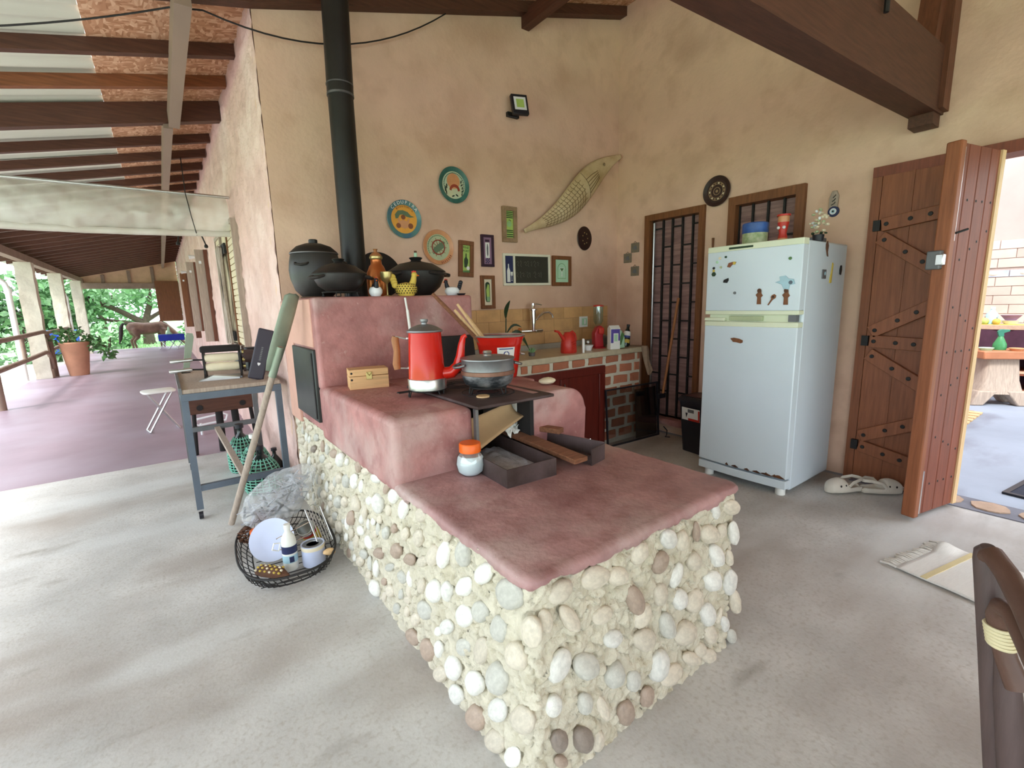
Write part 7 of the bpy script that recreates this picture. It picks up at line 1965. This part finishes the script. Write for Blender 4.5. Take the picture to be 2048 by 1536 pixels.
G().lathe([(0, 0), (0.06, 0), (0.064, 0.02), (0.06, 0.07), (0.03, 0.14), (0.022, 0.16), (0, 0.165)], 24).build('body', mat('green_plastic', (62, 132, 84), 0.25, var=0.1), t, smooth=True)
G().prism([(-0.025, 0.16), (0.025, 0.16), (0.02, 0.20), (0.07, 0.22), (0.07, 0.24), (-0.01, 0.245), (-0.04, 0.22)], -0.016, 0.016).build('trigger_head', mat('teal_plastic', (52, 120, 100), 0.4, var=0.1), t, bevel=0.004)
for x, y, l, m_ in ((7.86, 1.14, 'small pale green dish on the trunk stool', 'mint'), (7.97, 0.90, 'small pink cloth pad on the trunk stool', 'glaze_peach')):
    o = G().lathe([(0, 0), (0.05, 0), (0.07, 0.03), (0.066, 0.032), (0, 0.012)], 22).build('small_dish', m_, smooth=True, loc=(x, y, 0.655))
    tag(o, l, 'dish')
# long sideboard bench behind, dark cloth under the top
sb = thing('kitchen_sideboard', 'long timber sideboard with dark cloth and shelves in the back room', 'sideboard', (8.80, 0.5, 0))
G().box(-0.25, 0.36, -1.7, 1.9, 0.86, 0.92).build('top', 'slab_stone', sb, bevel=0.006)
mat('plum_cloth', (70, 40, 56), 0.9, var=0.2, scale=8)
rough_grid(60, 8, lambda u, v: (-0.24 + 0.02 * math.sin(u * 60), -1.68 + 3.5 * u, 0.86 - 0.30 * v)).build('hanging_cloth', 'plum_cloth', sb, smooth=True)
for z in (0.08, 0.32, 0.54):
    G().box(-0.26, 0.34, -1.7, 1.9, z - 0.025, z + 0.025).build('shelf', 'door_wood_red', sb)
    G().box(-0.265, -0.255, -1.7, 1.9, z + 0.0, z + 0.03).build('shelf_edge', 'far_panel', sb)
for y in (-1.6, 0.0, 1.55):
    G().box(-0.24, 0.3, y, y + 0.08, 0, 0.86).build('upright', 'door_wood_red', sb)
G().box(0.33, 0.35, -1.7, 1.9, 0.0, 0.86).build('back_panel', 'plum_cloth', sb)
o = G().box(9.14, 9.183, 0.55, 0.78, 1.19, 1.27).build('wall_socket', 'white_paint', bevel=0.006)
tag(o, 'white wall socket plate on the back room tiles', 'socket')
t = thing('water_bottle', 'pale blue water bottle on the back room sideboard', 'bottle', (8.68, 1.25, 0.92))
G().lathe([(0, 0), (0.06, 0), (0.06, 0.13), (0.03, 0.17), (0.02, 0.2), (0, 0.2)], 22).build('body', 'pale_blue', t, smooth=True)
G().lathe([(0, 0.2), (0.025, 0.2), (0.025, 0.225), (0, 0.225)], 16).build('cap', 'white_paint', t, smooth=True)
t = thing('glass_bowls', 'stack of two glossy bowls beside the water bottle', 'bowls', (8.72, 1.08, 0.92))
G().lathe([(0, 0), (0.05, 0), (0.09, 0.05), (0.085, 0.05), (0, 0.01)], 22).build('lower_bowl', 'white_paint', t, smooth=True)
G().lathe([(0, 0.055), (0.05, 0.055), (0.10, 0.12), (0.095, 0.12), (0, 0.065)], 22).build('upper_bowl', 'mauve', t, smooth=True)
for x, y, r, m_, l in ((8.60, 1.30, 0.045, 'leaf_lime', 'yellow-green fruit nearest the door leaf on the sideboard'), (8.60, 1.19, 0.04, 'hen_yellow', 'small yellow fruit beside the yellow-green one')):
    f = thing('fruit', l, 'fruit', (x, y, 0.92))
    G().ball((0, 0, r), r).build('flesh', m_, f, smooth=True)
    G().tube([(0, 0, 2 * r - 0.004), (0.003, 0, 2 * r + 0.012)], 0.004, 6).build('stem', 'bark_brown', f)
o = G().box(8.56, 8.70, 0.85, 1.36, 0.920, 0.926).build('yellow_board', 'hen_yellow', bevel=0.002)
o.location = (0, 0, 0)
tag(o, 'thin yellow cutting board along the sideboard edge', 'board')
# pale slatted mat on the floor, dark rug at the threshold
sm = thing('slatted_mat', 'pale wooden slatted mat on the back room floor', 'mat', (6.6, 1.22, 0.0), R(0))
for k in range(9):
    G().box(-0.65 + k * 0.15, -0.56 + k * 0.15, -0.22 - 0.0 * k, 0.30, 0.0, 0.02).build('slat', 'pale_wood', sm, bevel=0.003)
for y in (-0.12, 0.2):
    G().box(-0.64, 0.70, y - 0.02, y + 0.02, 0.002, 0.012).build('batten', 'mid_wood', sm)
dk = thing('door_mat', 'dark blue-black door mat just inside the doorway', 'mat', (4.42, 0.0, 0.0), R(-8))
G().box(-0.06, 0.5, -0.75, 0.46, 0, 0.012).build('pile', mat('mat_dark', (44, 46, 60), 0.95, var=0.2, scale=30), dk, bevel=0.004)
for b in ((-0.06, 0.5, 0.43, 0.46), (-0.06, -0.03, -0.75, 0.43)):
    G().box(b[0], b[1], b[2], b[3], 0.004, 0.016).build('border', 'black_plastic', dk)
